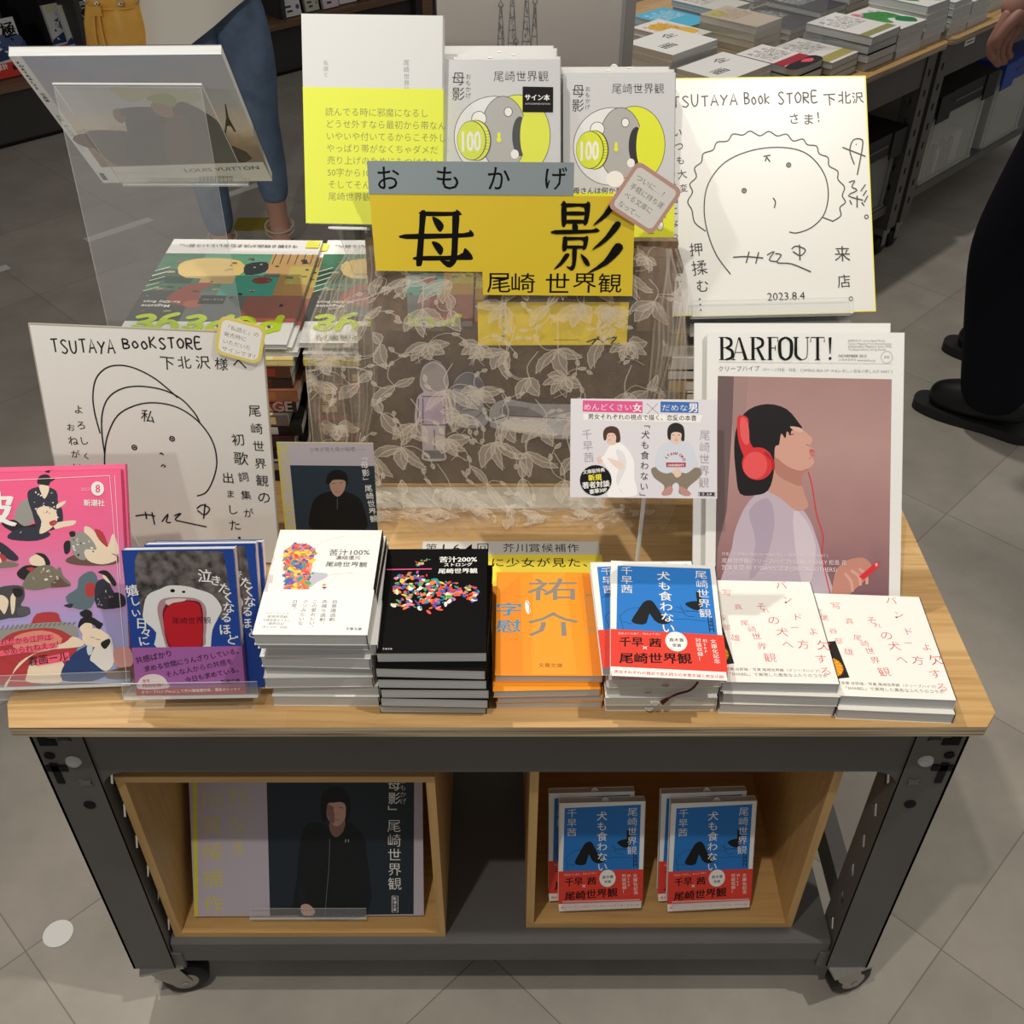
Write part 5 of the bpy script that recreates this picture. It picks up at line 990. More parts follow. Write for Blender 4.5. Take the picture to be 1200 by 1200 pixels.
# heavy brush-style characters, drawn stroke by stroke on a 100 x 100 square
KB = [[(20,8),(30,8),(27,32),(24,60),(20,92),(14,97),(9,93),(13,60),(17,32)],[(20,8),(76,8),(82,4),(90,10),(86,14),(30,15)],[(76,10),(87,12),(85,40),(82,80),(78,92),(68,99),(58,94),(50,84),(66,88),(71,80),(74,40)],[(-8,44),(94,42),(104,36),(112,45),(96,49),(-6,52)],[(12,80),(84,78),(96,66),(110,84),(86,86),(12,87)],[(40,16),(52,20),(60,30),(54,40),(47,34)],[(38,56),(50,58),(58,68),(53,78),(45,70)]]
KK = [[(12,0),(19,0),(20,30),(13,32)],[(12,0),(48,0),(52,-3),(57,2),(54,28),(47,30),(47,6),(18,6)],[(18,12),(48,12),(48,17),(18,17)],[(18,24),(50,24),(50,29),(18,29)],[(30,30),(38,31),(38,40),(31,40)],[(2,39),(60,38),(66,35),(70,42),(4,45)],[(16,50),(22,50),(22,68),(15,69)],[(16,49),(48,49),(53,47),(56,51),(53,66),(47,67),(47,54),(22,54)],[(20,62),(49,62),(49,66),(20,66)],[(31,66),(38,66),(37,92),(31,100),(22,93),(31,92)],[(20,74),(27,76),(14,92),(2,98),(12,86)],[(44,74),(56,82),(60,92),(52,90)],[(92,-6),(100,0),(82,20),(62,32),(78,14)],[(98,26),(106,32),(84,56),(62,68),(82,48)],[(100,58),(112,66),(88,90),(56,104),(82,84)]]
def brush(pg, K_, x, y, w_, h_):
    for P in K_: pg.poly([(x+a/100*w_,y+b/100*h_) for a, b in P],BLACK,3)
def yellow_main(pg):
    brush(pg,KB,-99,50,62,66); brush(pg,KK,56,46,68,72)
def yellow_name(pg):
    for ch, x in zip('尾崎世界観',(-16,11,49,79,107)): bt(pg,ch,[(x,121),(x+26,121),(x+26,143),(x,143)],BLACK,.004)
sheet([(-139.5,37),(142,39),(144.5,120),(-20,120),(-138,119)],SY,'yellow_sheet',.0006,yellow_main)
sheet([(-21,114),(144.3,114),(145.5,146.5),(-20.5,145.5)],SY,'name_sheet',.0011,yellow_name)
sheet([(-140,3.5),(76,4.5),(76.5,38),(-140,37)],SG,'grey_sheet',.0012,grey_strip)
for o in bpy.data.objects:
    if o.get('category') == 'memo card' and 'pink' in o['label']:
        o.location = (.137,on_sign(0,.337)[1]-.004,.337+T); o.rotation_euler = (Matrix.Rotation(R(4),3,'Z') @ Matrix.Rotation(R(82),3,'X') @ Matrix.Rotation(R(-33),3,'Z')).to_euler()

# --- flat paper figures and yellow card between the lace and the brown panel
def cut(label, name, outl, c, fn=None, y0=.370):
    r = thing(name,label,'paper cutout',(outl[0][0]/1000,y0+sl*outl[0][1]/1000,outl[0][1]/1000)); ps = Sheet(0)
    ps.W = lambda x, y, z: (x/1000, y0+sl*y/1000-z, y/1000); pg = ps
    P = outl; tri = tessellate_polygon([[Vector((p[0],p[1],0)) for p in P]]); n = len(P)
    v = [ps.W(x,y,0) for x, y in P]+[ps.W(x,y,-.0008) for x, y in P]; ps.add(v,[tuple(t) for t in tri]+[tuple(i+n for i in t) for t in tri]+[(i,(i+1)%n,(i+1)%n+n,i+n) for i in range(n)],c)
    if fn: fn(ps)
    put(ps,name.replace('paper_','')+'_sheet',r); return r
gl = K(200,190,206); ln = K(60,54,60)
girl = smooth_pts([(-96,142),(-92,162),(-79,170),(-66,162),(-62,142),(-66,132),(-60,124),(-57,96),(-62,88),(-67,92),(-69,58),(-69,43),(-96,43),(-96,58),(-97,92),(-102,88),(-104,98),(-100,124),(-92,132)],4)
def girl_fn(p):
    p.poly(smooth_pts([(-95,145),(-91,160),(-79,168),(-67,160),(-63,145),(-70,134),(-88,134)],4),K(166,158,160)); p.poly([(-94,126),(-66,126),(-66,92),(-96,92)],K(196,178,208)); p.poly([(-94,89),(-68,89),(-71,58),(-92,58)],K(208,198,210)); p.poly([(-94,56),(-70,56),(-70,45),(-95,45)],K(96,104,112))
    for P in ([(-96,90),(-66,90)],[(-98,124),(-100,98)],[(-64,124),(-61,96)],[(-93,124),(-94,92)],[(-68,124),(-67,92)],[(-81,84),(-81,58)],[(-94,127),(-66,127)]): p.line(P,1,ln)
cut('pale paper cutout of a standing child behind the lace at left','paper_figure',girl,gl,girl_fn)
gf = smooth_pts([(-56,112),(-58,134),(-52,150),(-40,157),(-27,152),(-20,138),(-22,118),(-16,100),(-22,88),(-48,86),(-58,96)],4)
def gf_fn(p):
    p.poly(smooth_pts([(-57,138),(-50,150),(-40,156),(-28,151),(-22,140),(-40,136)],4),K(96,100,112)); p.line([(-54,118),(-38,112),(-24,118)],1.4,ln,3); p.line([(-50,104),(-34,98),(-22,108)],1.2,ln,3); p.line([(-46,128),(-40,130)],1,ln); p.poly(smooth_pts([(-50,118),(-34,122),(-30,110),(-46,108)],4),K(120,124,136))
cut('grey paper cutout of a crouching figure with a cap, beside the child cutout','paper_figure',gf,K(150,154,166),gf_fn)
lf = smooth_pts([(-14,92),(-13,112),(4,122),(40,117),(104,112),(106,76),(60,72),(20,80),(-10,86)],4)
def lf_fn(p):
    p.poly([(-10,96),(0,104),(100,98),(102,80),(60,76),(10,84)],K(206,208,214)); p.poly(smooth_pts([(2,114),(30,112),(50,100),(20,102),(0,104)],3),K(120,122,130)); p.line([(-12,95),(8,102),(104,97)],1.2,ln); p.line([(2,114),(8,100),(6,96)],1,ln,3)
cut('long pale paper cutout of a bed with a lying figure, behind the lace','paper_figure',lf,K(166,166,174),lf_fn)
def yc_fn(p):
    for i, ch in enumerate('少女が見た、母の秘密'): 
        vs, fs = glyph(ch,0); z = .0002; p.add([p.W(0+vx*4.2,233.6-i*4.4+vy*4.2,z) for vx, vy, _ in vs],fs,K(60,54,20))
    for P in ([(98,193),(110,197),(118,192)],[(112,200),(104,190.5)],[(120,197),(132,199),(126,191),(136,192)],[(118,194),(124,199)]): p.line(P,2,BLACK,3)
    p.line([(60,196),(90,196)],.5,K(90,80,30))
yc = cut('bright yellow printed card behind the lace just below the title sign','paper_card',[(-27,189),(144,190),(144,240),(-27,240)],mat('bright_yellow_card',(250,224,40),.5),yc_fn,.3715)
# --- lace draped down the front and onto the table
NET = clear_mat('lace_net',(226,214,200),.2,.7)
def net_mat():
    m = bpy.data.materials.new('lace_net_weave'); m.use_nodes = True; nt = m.node_tree; nt.nodes.clear(); N = nt.nodes.new; L = nt.links.new
    o = N('ShaderNodeOutputMaterial'); t = N('ShaderNodeBsdfTransparent'); d = N('ShaderNodeBsdfDiffuse'); d.inputs[0].default_value = rgb((236,224,206)); tl = N('ShaderNodeBsdfTranslucent'); tl.inputs[0].default_value = rgb((236,224,206))
    gl_ = N('ShaderNodeBsdfGlossy'); gl_.inputs['Roughness'].default_value = .35; gl_.inputs[0].default_value = (.9,.88,.84,1)
    a = N('ShaderNodeMixShader'); a.inputs[0].default_value = .35; L(d.outputs[0],a.inputs[1]); L(tl.outputs[0],a.inputs[2])
    a2 = N('ShaderNodeMixShader'); a2.inputs[0].default_value = .12; L(a.outputs[0],a2.inputs[1]); L(gl_.outputs[0],a2.inputs[2])
    tc = N('ShaderNodeTexCoord'); v = N('ShaderNodeTexVoronoi'); v.feature = 'DISTANCE_TO_EDGE'; v.inputs['Scale'].default_value = 900; L(tc.outputs['Object'],v.inputs['Vector'])
    n = N('ShaderNodeTexNoise'); n.inputs['Scale'].default_value = 26; n.inputs['Detail'].default_value = 4; L(tc.outputs['Object'],n.inputs['Vector'])
    mr = N('ShaderNodeMapRange'); mr.inputs[1].default_value = .0; mr.inputs[2].default_value = .25; mr.inputs[3].default_value = .26; mr.inputs[4].default_value = .02; L(v.outputs['Distance'],mr.inputs[0])
    m2 = N('ShaderNodeMath'); m2.operation = 'MULTIPLY_ADD'; m2.inputs[1].default_value = .20; m2.inputs[2].default_value = -.06; L(n.outputs['Fac'],m2.inputs[0])
    ad = N('ShaderNodeMath'); ad.operation = 'ADD'; L(mr.outputs[0],ad.inputs[0]); L(m2.outputs[0],ad.inputs[1])
    mx = N('ShaderNodeMixShader'); L(ad.outputs[0],mx.inputs[0]); L(t.outputs[0],mx.inputs[1]); L(a2.outputs[0],mx.inputs[2]); L(mx.outputs[0],o.inputs[0]); return m
def thread_mat(name, al):
    m = bpy.data.materials.new(name); m.use_nodes = True; nt = m.node_tree; nt.nodes.clear(); N = nt.nodes.new; L = nt.links.new
    o = N('ShaderNodeOutputMaterial'); t = N('ShaderNodeBsdfTransparent'); d = N('ShaderNodeBsdfDiffuse'); d.inputs[0].default_value = rgb((238,228,212)); mx = N('ShaderNodeMixShader'); mx.inputs[0].default_value = al
    L(t.outputs[0],mx.inputs[1]); L(d.outputs[0],mx.inputs[2]); L(mx.outputs[0],o.inputs[0]); return m
NETM = net_mat(); LEAF = thread_mat('lace_leaf',.25); CORD = thread_mat('lace_cord',.45)
ROWS = [(0,.4215,.303,-.150,.190),(.16,.407,.258,-.186,.201),(.36,.386,.178,-.221,.206),(.60,.358,.080,-.226,.206),(.72,.340,.026,-.195,.205),(.78,.322,.008,-.170,.203),(.88,.300,.0035,-.155,.195),(1,.276,.003,-.143,.186)]
def lace_pt(u, v, off=0):
    for i in range(len(ROWS)-1):
        if v <= ROWS[i+1][0] or i == len(ROWS)-2: break
    a, b_ = ROWS[i], ROWS[i+1]; t = (v-a[0])/(b_[0]-a[0]); y, z, xl, xr = (a[k]*(1-t)+b_[k]*t for k in (1,2,3,4))
    e = max(0,abs(u-.5)-.28)/.22; x = xl+(xr-xl)*u
    fold = math.sin(u*95+math.sin(v*7)*1.4)*.0065*e*min(1,.35+v*1.3)+math.sin(u*17+v*3)*.0025
    hang = 1 if v < .72 else max(0,1-(v-.72)/.08)
    y += (fold-.004*e)*hang+(1-hang)*(.010*math.sin(u*9+.6)+.006*math.sin(u*23))*(v-.7)/.3
    x += math.sin(v*13+u*4)*.004*e
    z += (1-hang)*(.0022+.0022*math.sin(u*40+v*31)+.0012*math.sin(u*83-v*57)) + .0005
    n = Vector((0,-1,.3)) if hang > .5 else Vector((0,-.15,1))
    return Vector((x,y,z))+n.normalized()*off
lc = MB(); nu, nv = 120, 80; vs = [tuple(lace_pt(i/nu,j/nv)) for j in range(nv+1) for i in range(nu+1)]
fs = []
for j in range(nv):
    for i in range(nu):
        if j/nv > .86+.10*math.sin(i/nu*5.2+.4)**2+.03*math.sin(i*.9): continue
        fs.append((j*(nu+1)+i,j*(nu+1)+i+1,(j+1)*(nu+1)+i+1,(j+1)*(nu+1)+i))
lc.add(vs,fs,NETM,True)
rl = random.Random(21); LH = .46; LW = .40
def lp(x, y, off): u = min(1,max(0,x/LW)); v = min(.9,max(0,y/LH)); return tuple(lace_pt(u,v,off))
def leaf(cx, cy, ang_, L_, wd_, serr=True):
    a = math.radians(ang_); c, s = math.cos(a), math.sin(a); n = 9; up = []; dn = []
    for k in range(n+1):
        t = k/n; w_ = wd_*math.sin(math.pi*min(1,t*1.02))**.8*(1.15-.5*t)*(1+(.16 if serr and k % 2 else 0)); bend = .12*L_*math.sin(t*2.2)
        up.append((cx+c*t*L_-s*(w_+bend),cy+s*t*L_+c*(w_+bend))); dn.append((cx+c*t*L_-s*(-w_+bend),cy+s*t*L_+c*(-w_+bend)))
    v = [lp(p[0],p[1],.0009) for q in zip(up,dn) for p in q]; lc.add(v,[(2*k,2*k+1,2*k+3,2*k+2) for k in range(n)],LEAF)
    for side in (up,dn): cord(side,.00055)
    cord([(cx,cy),(cx+c*L_*.5-s*.1*L_,cy+s*L_*.5+c*.1*L_),(cx+c*L_*.95,cy+s*L_*.95)],.0005)
def cord(P, w_):
    P = smooth_pts(P,3,False); v = []
    for i in range(len(P)):
        a, b_ = P[max(i-1,0)], P[min(i+1,len(P)-1)]; dx, dy = b_[0]-a[0], b_[1]-a[1]; d = math.hypot(dx,dy) or 1
        v += [lp(P[i][0]-dy/d*w_,P[i][1]+dx/d*w_,.0011),lp(P[i][0]+dy/d*w_,P[i][1]-dx/d*w_,.0011)]
    lc.add(v,[(2*i,2*i+1,2*i+3,2*i+2) for i in range(len(P)-1)],CORD)
for gy in range(9):
    for gx in range(9):
        x = .008+gx*.046+(gy % 2)*.023+rl.uniform(-.012,.012); y = .012+gy*.045+rl.uniform(-.014,.014); base = rl.uniform(50,130)
        if not .005 < x < .395: continue
        kind = rl.random()
        if kind < .5:                                   # drooping leaves from one point
            for k in range(rl.choice([2,3,3])): leaf(x,y,base+[-42,4,48][k]+rl.uniform(-12,12),rl.uniform(.026,.042),rl.uniform(.0055,.0085))
            cord([(x,y),(x+rl.uniform(-.006,.006),y-.014),(x+rl.uniform(-.012,.012),y-.034)],.0006)
        elif kind < .78:                                # open flower
            for k in range(5): leaf(x,y,base+k*40-80+rl.uniform(-8,8),rl.uniform(.018,.026),rl.uniform(.005,.0075))
            for k in range(3): cord([(x,y),(x+rl.uniform(-.01,.01),y+.014),(x+rl.uniform(-.02,.02),y+.026)],.0004)
        else:
            leaf(x,y,base,rl.uniform(.03,.042),.007); leaf(x,y,base+180+rl.uniform(-30,30),rl.uniform(.018,.028),.005)
        for k in range(2):
            a = math.radians(rl.uniform(0,360)); L_ = rl.uniform(.022,.04); q = [(x,y)]
            for s in (.35,.7,1): q.append((x+math.cos(a+s*1.2)*L_*s,y+math.sin(a+s*1.2)*L_*s))
            cord(q,.0005)
            for s in (2,3): leaf(q[s][0],q[s][1],math.degrees(a)+s*40,rl.uniform(.006,.010),.0022,False)
for yy in (.0,.0): pass
cord([(0,.05+k*.03) for k in range(12)],.0007); cord([(LW,.05+k*.03) for k in range(12)],.0007); cord([(k*.02,LH*(.80+.03*math.sin(k*.5))) for k in range(21)],.0008)
cord([(0.0,.10),(.04,.085),(.07,.07),(.11,.05)],.0011); cord([(.0,.18),(.04,.172),(.07,.18)],.001)
def gather(rows, nu_, folds, amp):                      # bunched cloth falling at each side
    vs = []; nv_ = 40
    for j in range(nv_+1):
        v = j/nv_; i = min(len(rows)-2,int(v*(len(rows)-1))); t = v*(len(rows)-1)-i; a, b_ = rows[i], rows[i+1]; y, z, xl, xr = (a[k]*(1-t)+b_[k]*t for k in range(4))
        for k in range(nu_+1):
            u = k/nu_; vs.append((xl+(xr-xl)*u+.003*math.sin(v*11+u*7),y+amp*math.sin(u*folds+math.sin(v*5)*1.3)*(.4+.6*v),z+.004*math.sin(u*folds*.5)*v))
    lc.add(vs,[(j*(nu_+1)+k,j*(nu_+1)+k+1,(j+1)*(nu_+1)+k+1,(j+1)*(nu_+1)+k) for j in range(nv_) for k in range(nu_)],NETM,True)
    for u in [.04+.92*q/9 for q in range(10)]:
        P = [vs[j*(nu_+1)+int(u*nu_)] for j in range(0,nv_+1,2)]; w_ = rl.uniform(.0006,.0016)
        lc.add([q for p in P for q in ((p[0]-w_,p[1]-.0006,p[2]),(p[0]+w_,p[1]-.0006,p[2]))],[(2*k,2*k+1,2*k+3,2*k+2) for k in range(len(P)-1)],LEAF)
gather([(.4265,.300,-.168,-.140),(.417,.262,-.196,-.140),(.402,.20,-.222,-.143),(.388,.12,-.232,-.150),(.376,.055,-.228,-.160)],40,26,.006)
gather([(.4265,.298,.178,.196),(.416,.25,.180,.212),(.402,.19,.176,.216),(.386,.11,.166,.214),(.37,.04,.160,.210)],40,26,.006)
la = lc.build('lace_cloth',None,(0,0,T)); tag(la,'sheer cream lace with leaves and flowers hanging over the brown stand','lace')
# --- printed strips on the table
ts = thing('paper_strip','grey and yellow printed paper strip lying on the table behind the orange pile','paper strip',(.02,.24,0)); pg = Page(240,90,.0008)
pg.W = lambda x, y, z: (-.1+x/1000, .276-y/1000, z); pg.rect(8,2,214,26,mat('strip_grey',(206,203,198),.5)); pg.rect(68,25,216,86,mat('strip_yellow',(250,228,70),.5)); pg.box(-.092,.114,.252,.274,.0002,.0008,mat('strip_grey',(206,203,198),.5)); pg.box(-.032,.116,.190,.251,.0002,.0008,mat('strip_yellow',(250,228,70),.5))
for ch, x in zip('第164回 芥川賞候補作',range(12,400,15)): 
    if ch in '164': pg.text(ch,x+1,20.5,19,BLACK,.004)
    elif ch != ' ': bt(pg,ch,[(x,6),(x+13,6),(x+13,21),(x,21)],BLACK,.0)
for i, ch in enumerate('しに少女が見た、'): pg.text(ch,70+i*17.5,45,16.5,BLACK,.006)
put(pg,'strip_sheet',ts)

# --- grey board with the drawing of spires, behind everything
gb = thing('poster_board','tall grey board with an ink drawing of spires, standing at the back of the table','poster board',(.04,.728,0)); GB = mat('taupe_board',(160,150,142),.4); GD = mat('taupe_margin',(118,114,112),.5)
b_ = MB(); b_.box(-.079,.163,.722,.728,.003,.66,GB); b_.box(.146,.163,.7215,.722,.003,.66,GD)
def gline(P, w_=.0006):
    pg = Page(0,0,0); pg.W = lambda x, y, z: (x/1000,.7214,y/1000); pg.line([(a*1000,c*1000) for a, c in P],w_*1000,BLACK); b_.v; o = len(b_.v); b_.add(pg.v,pg.f,BLACK)
rs = random.Random(5)
for cx, top, wd, bot in ((-.0015,.474,.013,.36),(.0125,.489,.015,.36),(.030,.492,.015,.36),(.040,.478,.012,.36),(.0175,.432,.012,.36)):
    W_ = lambda z: wd*.5*(1-.86*((z-bot)/(top-bot))**1.5)
    for sg_ in (-1,1): gline([(cx+sg_*W_(bot+(top-bot)*k/8),bot+(top-bot)*k/8) for k in range(9)],.0008)
    for k in range(40):
        z = bot+(top-bot)*rs.random(); hw = W_(z); a = cx+rs.uniform(-hw,hw); gline([(a,z),(a+rs.uniform(-.001,.001),z-rs.uniform(.003,.010))],.0007)
    for k in range(9): z = bot+(top-bot)*k/9; hw = W_(z); gline([(cx-hw,z),(cx+hw,z+rs.uniform(-.002,.002))],.0009)
    gline([(cx-.003,top),(cx,top+.006),(cx+.003,top),(cx,top-.003),(cx-.003,top)],.0012)
put(b_,'panel',gb); b_ = MB(); acr_plate(b_,-.080,.150,.7180,.7205,.003,.64); put(b_,'clear_cover',gb); b_ = MB(); b_.box(-.05,.13,.700,.745,.0005,.003,GD); put(b_,'foot',gb)
# ------------------------------------------------------------------ inside the two boxes under the table
def poster_front(pg):
    z = pg.zm(0,820,2.1429); sk = K(206,164,144); yl = K(216,200,44); jk = K(15,19,22); bg = K(30,42,50)
    pg.rect(0,0,297,210,K(190,180,190)); pg.poly(z([(486,200),(496,200),(496,576),(487,577)]),K(220,208,60)); pg.poly(z([(668,150),(1040,150),(1041,571),(677,575)]),bg)
    for ch, x, y, s in (('鮮',592,185,26),('烈',597,280,26),('な',597,345,24),('る',598,405,24),('芥',528,215,28),('川',531,285,28),('賞',533,347,28),('候',533,414,28),('補',534,480,28),('作',536,547,28)):
        p = z([(x,y)])[0]; pg.text(ch,p[0]-s/2,p[1]+s*.38,s,yl,-.010)
    pg.poly(z([(748,575),(745,480),(752,400),(765,350),(800,340),(835,352),(866,338),(895,352),(915,380),(921,420),(922,573)]),jk,3)
    pg.poly(z([(748,500),(765,505),(772,560),(750,570)]),K(20,26,30)); pg.line(z([(828,380),(826,450),(820,520),(816,572)]),.5,K(120,124,126),3); pg.line(z([(868,382),(868,390)]),.9,K(190,190,190)); pg.line(z([(875,382),(875,390)]),.9,K(190,190,190))
    pg.poly(z([(830,335),(866,330),(862,362),(843,378),(828,360)]),K(150,112,96),2); pg.poly(z([(818,285),(868,285),(870,315),(862,338),(845,350),(828,338),(820,318)]),sk,3); pg.poly(z([(818,300),(836,300),(840,340),(828,338)]),K(150,110,96),2)
    pg.poly(z([(808,335),(806,285),(815,262),(838,251),(862,256),(876,275),(880,305),(874,336),(868,335),(868,300),(858,290),(838,291),(822,296),(818,335)]),K(10,11,12),3)
    pg.line(z([(830,305),(840,304)]),.7,K(40,26,22)); pg.line(z([(852,303),(862,304)]),.7,K(40,26,22)); pg.line(z([(840,334),(853,334)]),.6,K(130,70,64)); pg.poly(z([(755,550),(772,545),(790,560),(785,573),(760,572)]),sk,3)
    pg.vt('「母影」',*z([(989,195),(991,330)]),WHITE,.004); pg.vt('尾崎世界観',*z([(990,330),(993,512)]),WHITE,-.006); pg.vt('おもかげ',*z([(1012,228),(1013,295)]),K(200,200,200)); pg.line(z([(986,525),(1001,525),(1001,566),(986,566),(986,525)]),.7,WHITE); pg.vt('新潮文庫',*z([(993,527),(993,564)]),WHITE,.01)
pb = (-.249,.0665,-.4615)
ez = thing('acrylic_easel','clear easel holding the dark portrait poster inside the left box','display stand',(pb[0],pb[1]+.004,pb[2]),(0,0,0)); M = Matrix.Rotation(R(-32.3),4,'X')
m = MB(); acr_plate(m,-.075,.075,.0005,.003,-.001,.16,M); m.build('back_plate',ez); m = MB(); acr_plate(m,-.075,.075,-.012,.003,-.003,-.001,M); m.build('ledge',ez); m = MB(); acr_plate(m,-.075,.075,-.0145,-.012,-.003,.012,M); m.build('lip',ez)
po = thing('poster','dark portrait poster of a man in a black jacket inside the left box','poster',stood(32.3,.2,pb,.0012),lean(32.3,.2)); pg = Page(297,210,.0015,None)
def hom_dst(pg, c, d):
    import numpy as np
    A = []; b_ = []
    for (x,y),(u,v) in zip(c,d): A += [[x,y,1,0,0,0,-u*x,-u*y],[0,0,0,x,y,1,-v*x,-v*y]]; b_ += [u,v]
    pg.H = np.linalg.solve(np.array(A,float),np.array(b_,float))
hom_dst(pg,[(222,925),(495,923),(498,1088),(227,1089)],[(0,20),(297,20),(297,210),(0,210)]); pg.box(-.1485,.1485,0,.21,0,.0014,WHITE); poster_front(pg); pg.build('sheet',po)
for side, x0, yaw in (('left',.128,1.5),('right',.269,2.1)):
    base = (x0,.0985,-.4585); e_ = thing('acrylic_easel','clear easel under the %s pair of blue and red paperbacks in the right box' % side,'display stand',(x0,base[1]+.003,base[2]),(0,0,R(yaw))); M = Matrix.Rotation(R(-22.5),4,'X')
    m = MB(); acr_plate(m,-.04,.04,.0005,.003,-.001,.11,M); m.build('back_plate',e_); m = MB(); acr_plate(m,-.05,.05,-.034,.003,-.003,-.001,M); m.build('ledge',e_); m = MB(); acr_plate(m,-.05,.05,-.0365,-.034,-.003,.008,M); m.build('lip',e_)
    for k, (off, dx, up) in enumerate(((.0005,-.012 if side == 'left' else -.010,.006),(.0135,0,.0))):
        lb = 'blue and red paperback in front, %s pair inside the right box' % side if k else 'blue and red paperback behind its twin, %s pair inside the right box' % side
        o = book('paperback',lb,'paperback',stood(22.5,yaw,(x0+dx,base[1],base[2]),off,up),lean(22.5,yaw),109,150,12.3,DCOV,dog_front,DC,(100,150,RED,dog_band),'blue and red paperbacks in the right box',endpaper=None)
        slip(o,.004,.008,.149)

# ------------------------------------------------------------------ wall-side bookcase, at 45 degrees to the table
BC = (-1.84,3.15); BD = Vector((.7133,.7009)); BN = Vector((-.7009,.7133)); BA = math.degrees(math.atan2(BD.y,BD.x))
DKG = mat('charcoal_board',(66,64,62),.6,0,.3); SHW_ = wood_mat('brown_shelf_wood',(124,96,72),(92,68,48),(134,104,80),'X',.3,3,.5)
bc = thing('bookcase','long dark bookcase with brown wood shelves along the aisle at upper left','bookcase',(BC[0],BC[1],-T),(0,0,R(BA)))
def bx(name, root, x0, x1, y0, y1, z0, z1, m, dz=0):
    b_ = MB(); b_.box(x0,x1,y0,y1,z0+dz,z1+dz,m); return b_.build(name,root)
bx('plinth',bc,-1.2,2.6,.03,.36,.0,.19,DKG); bx('plinth_strip',bc,-1.2,2.6,.026,.03,.0,.012,HOLE)  # second piece is a thin black bar along the foot of the plinth
for i, (z0, z1) in enumerate(((.19,.215),(.60,.625),(1.0,1.025))): bx('shelf',bc,-1.2,2.6,.0,.36,z0,z1,SHW_)
bx('back_panel',bc,-1.2,2.6,.36,.375,0,1.05,mat('navy_black_board',(30,32,40),.7))
for x in (-.45,.42,1.30,2.18): bx('divider',bc,x,x+.02,.03,.36,.215,.60,DKG)
bx('upright',bc,2.0,2.03,-.01,.03,.0,1.05,mat('slotted_upright',(58,58,58),.5,.5)); bx('end_panel',bc,2.04,2.10,-.01,.36,.0,1.05,SHW_)
# --- books shown face-out on it
def kiwami(pg):
    pg.rect(0,0,128,182,K(206,208,206)); pg.poly([(20,110),(128,70),(128,120),(0,135),(0,120)],K(44,62,104),3); pg.poly([(60,50),(128,60),(128,90),(70,100),(40,80)],K(70,86,128),3); blobs(pg,[(10,40),(120,30),(120,110),(20,120)],30,[K(20,24,34),K(90,100,130),K(240,240,238)],2,7,3)
    bt(pg,'極',[(70,14),(122,12),(122,62),(70,64)],BLACK,.03); bt(pg,'道',[(48,22),(62,22),(62,36),(48,36)],BLACK,.02); pg.poly([(10,8),(40,6),(40,24),(10,28)],K(206,206,150),3)
def kiwami_band(pg): pg.ht('累計',(10,160),(50,158),WHITE,.03); pg.ht('最新刊',(64,168),(118,162),BLACK,.03)
def wave_front(pg):
    pg.rect(0,0,128,182,K(90,120,160)); pg.poly([(0,150),(40,110),(80,130),(128,100),(128,182),(0,182)],K(206,216,226),3); pg.poly([(10,60),(60,40),(110,70),(70,90),(30,85)],K(150,80,64),3)
def on_case(s, d, z): p = Vector(BC)+BD*s+BN*d; return (p.x,p.y,z)
def face_out(lb, s, d, z, w, h, cov, front, band=None, yaw=0, grp='books face-out on the bookcase', tilt=14):
    return book('book',lb,'book',on_case(s,d,z),lean(tilt,BA+yaw),w,h,16,cov,front,None,band,grp,endpaper=None)
RB = mat('vermilion_band',(206,52,44),.5); KC = mat('silver_cover',(206,208,206),.4); ZS = -.405+.002
face_out('grey and navy book with red band on the bookcase shelf, nearest the left photo edge',.155,.08,ZS,128,188,KC,kiwami,(140,188,RB,kiwami_band)); face_out('grey and navy book with red band behind the one at the left photo edge',.115,.13,ZS,128,188,KC,kiwami,(140,188,RB,None))
face_out('grey and navy book with red band on the shelf beside the tan bag',.465,.11,ZS,128,188,KC,kiwami,(140,188,RB,kiwami_band)); face_out('grey and navy book with red band half hidden behind the copy beside the tan bag',.425,.15,ZS,128,188,KC,kiwami,(140,188,RB,None))
face_out('blue wave-patterned book high at the left photo edge',.10,.18,-.18,128,182,mat('slate_blue_cover',(90,120,160),.4),wave_front)
bx('book_riser',bc,-.15,.20,.16,.34,.215,.437,DKG)
def tiny(cols, dot):
    def f(pg):
        pg.rect(0,0,pg.w,pg.h,K(*cols)); 
        for k in range(4): pg.rect(pg.w*.12,pg.h*(.12+k*.1),pg.w*(.8-.1*(k%3)),pg.h*(.14+k*.1),K(176,172,180))
        pg.ell(pg.w*.84,pg.h*.80,pg.w*.1,pg.w*.1,K(*dot)); pg.rect(pg.w*.15,pg.h*.74,pg.w*.5,pg.h*.79,K(60,58,70)); pg.rect(pg.w*.25,pg.h*.85,pg.w*.55,pg.h*.9,K(60,58,70))
    return f
for i, (s, w_, h_, c, dt_, lb) in enumerate(((1.355,95,165,(236,232,232),(100,84,170),'white leaflet book with a violet dot on the far bookcase'),(1.47,70,150,(206,214,190),(150,170,120),'pale green book on the far bookcase beside the violet-dotted white book'),(1.56,80,170,(240,214,226),(226,90,130),'pale pink book with a red dot on the far bookcase'),(1.66,95,165,(238,236,232),(226,90,130),'white book with pink dot on the far bookcase, beside the pale pink one'),(1.77,70,160,(240,214,226),(226,90,130),'second pale pink book at the right end of the far bookcase'),(1.87,85,165,(226,230,234),(80,100,150),'white book with a blue dot at the far end of the bookcase'))):
    face_out(lb,s,.05+.012*(i%2),ZS,w_,h_,K(*c),tiny(c,dt_),None,0,'small books on the far bookcase',10)

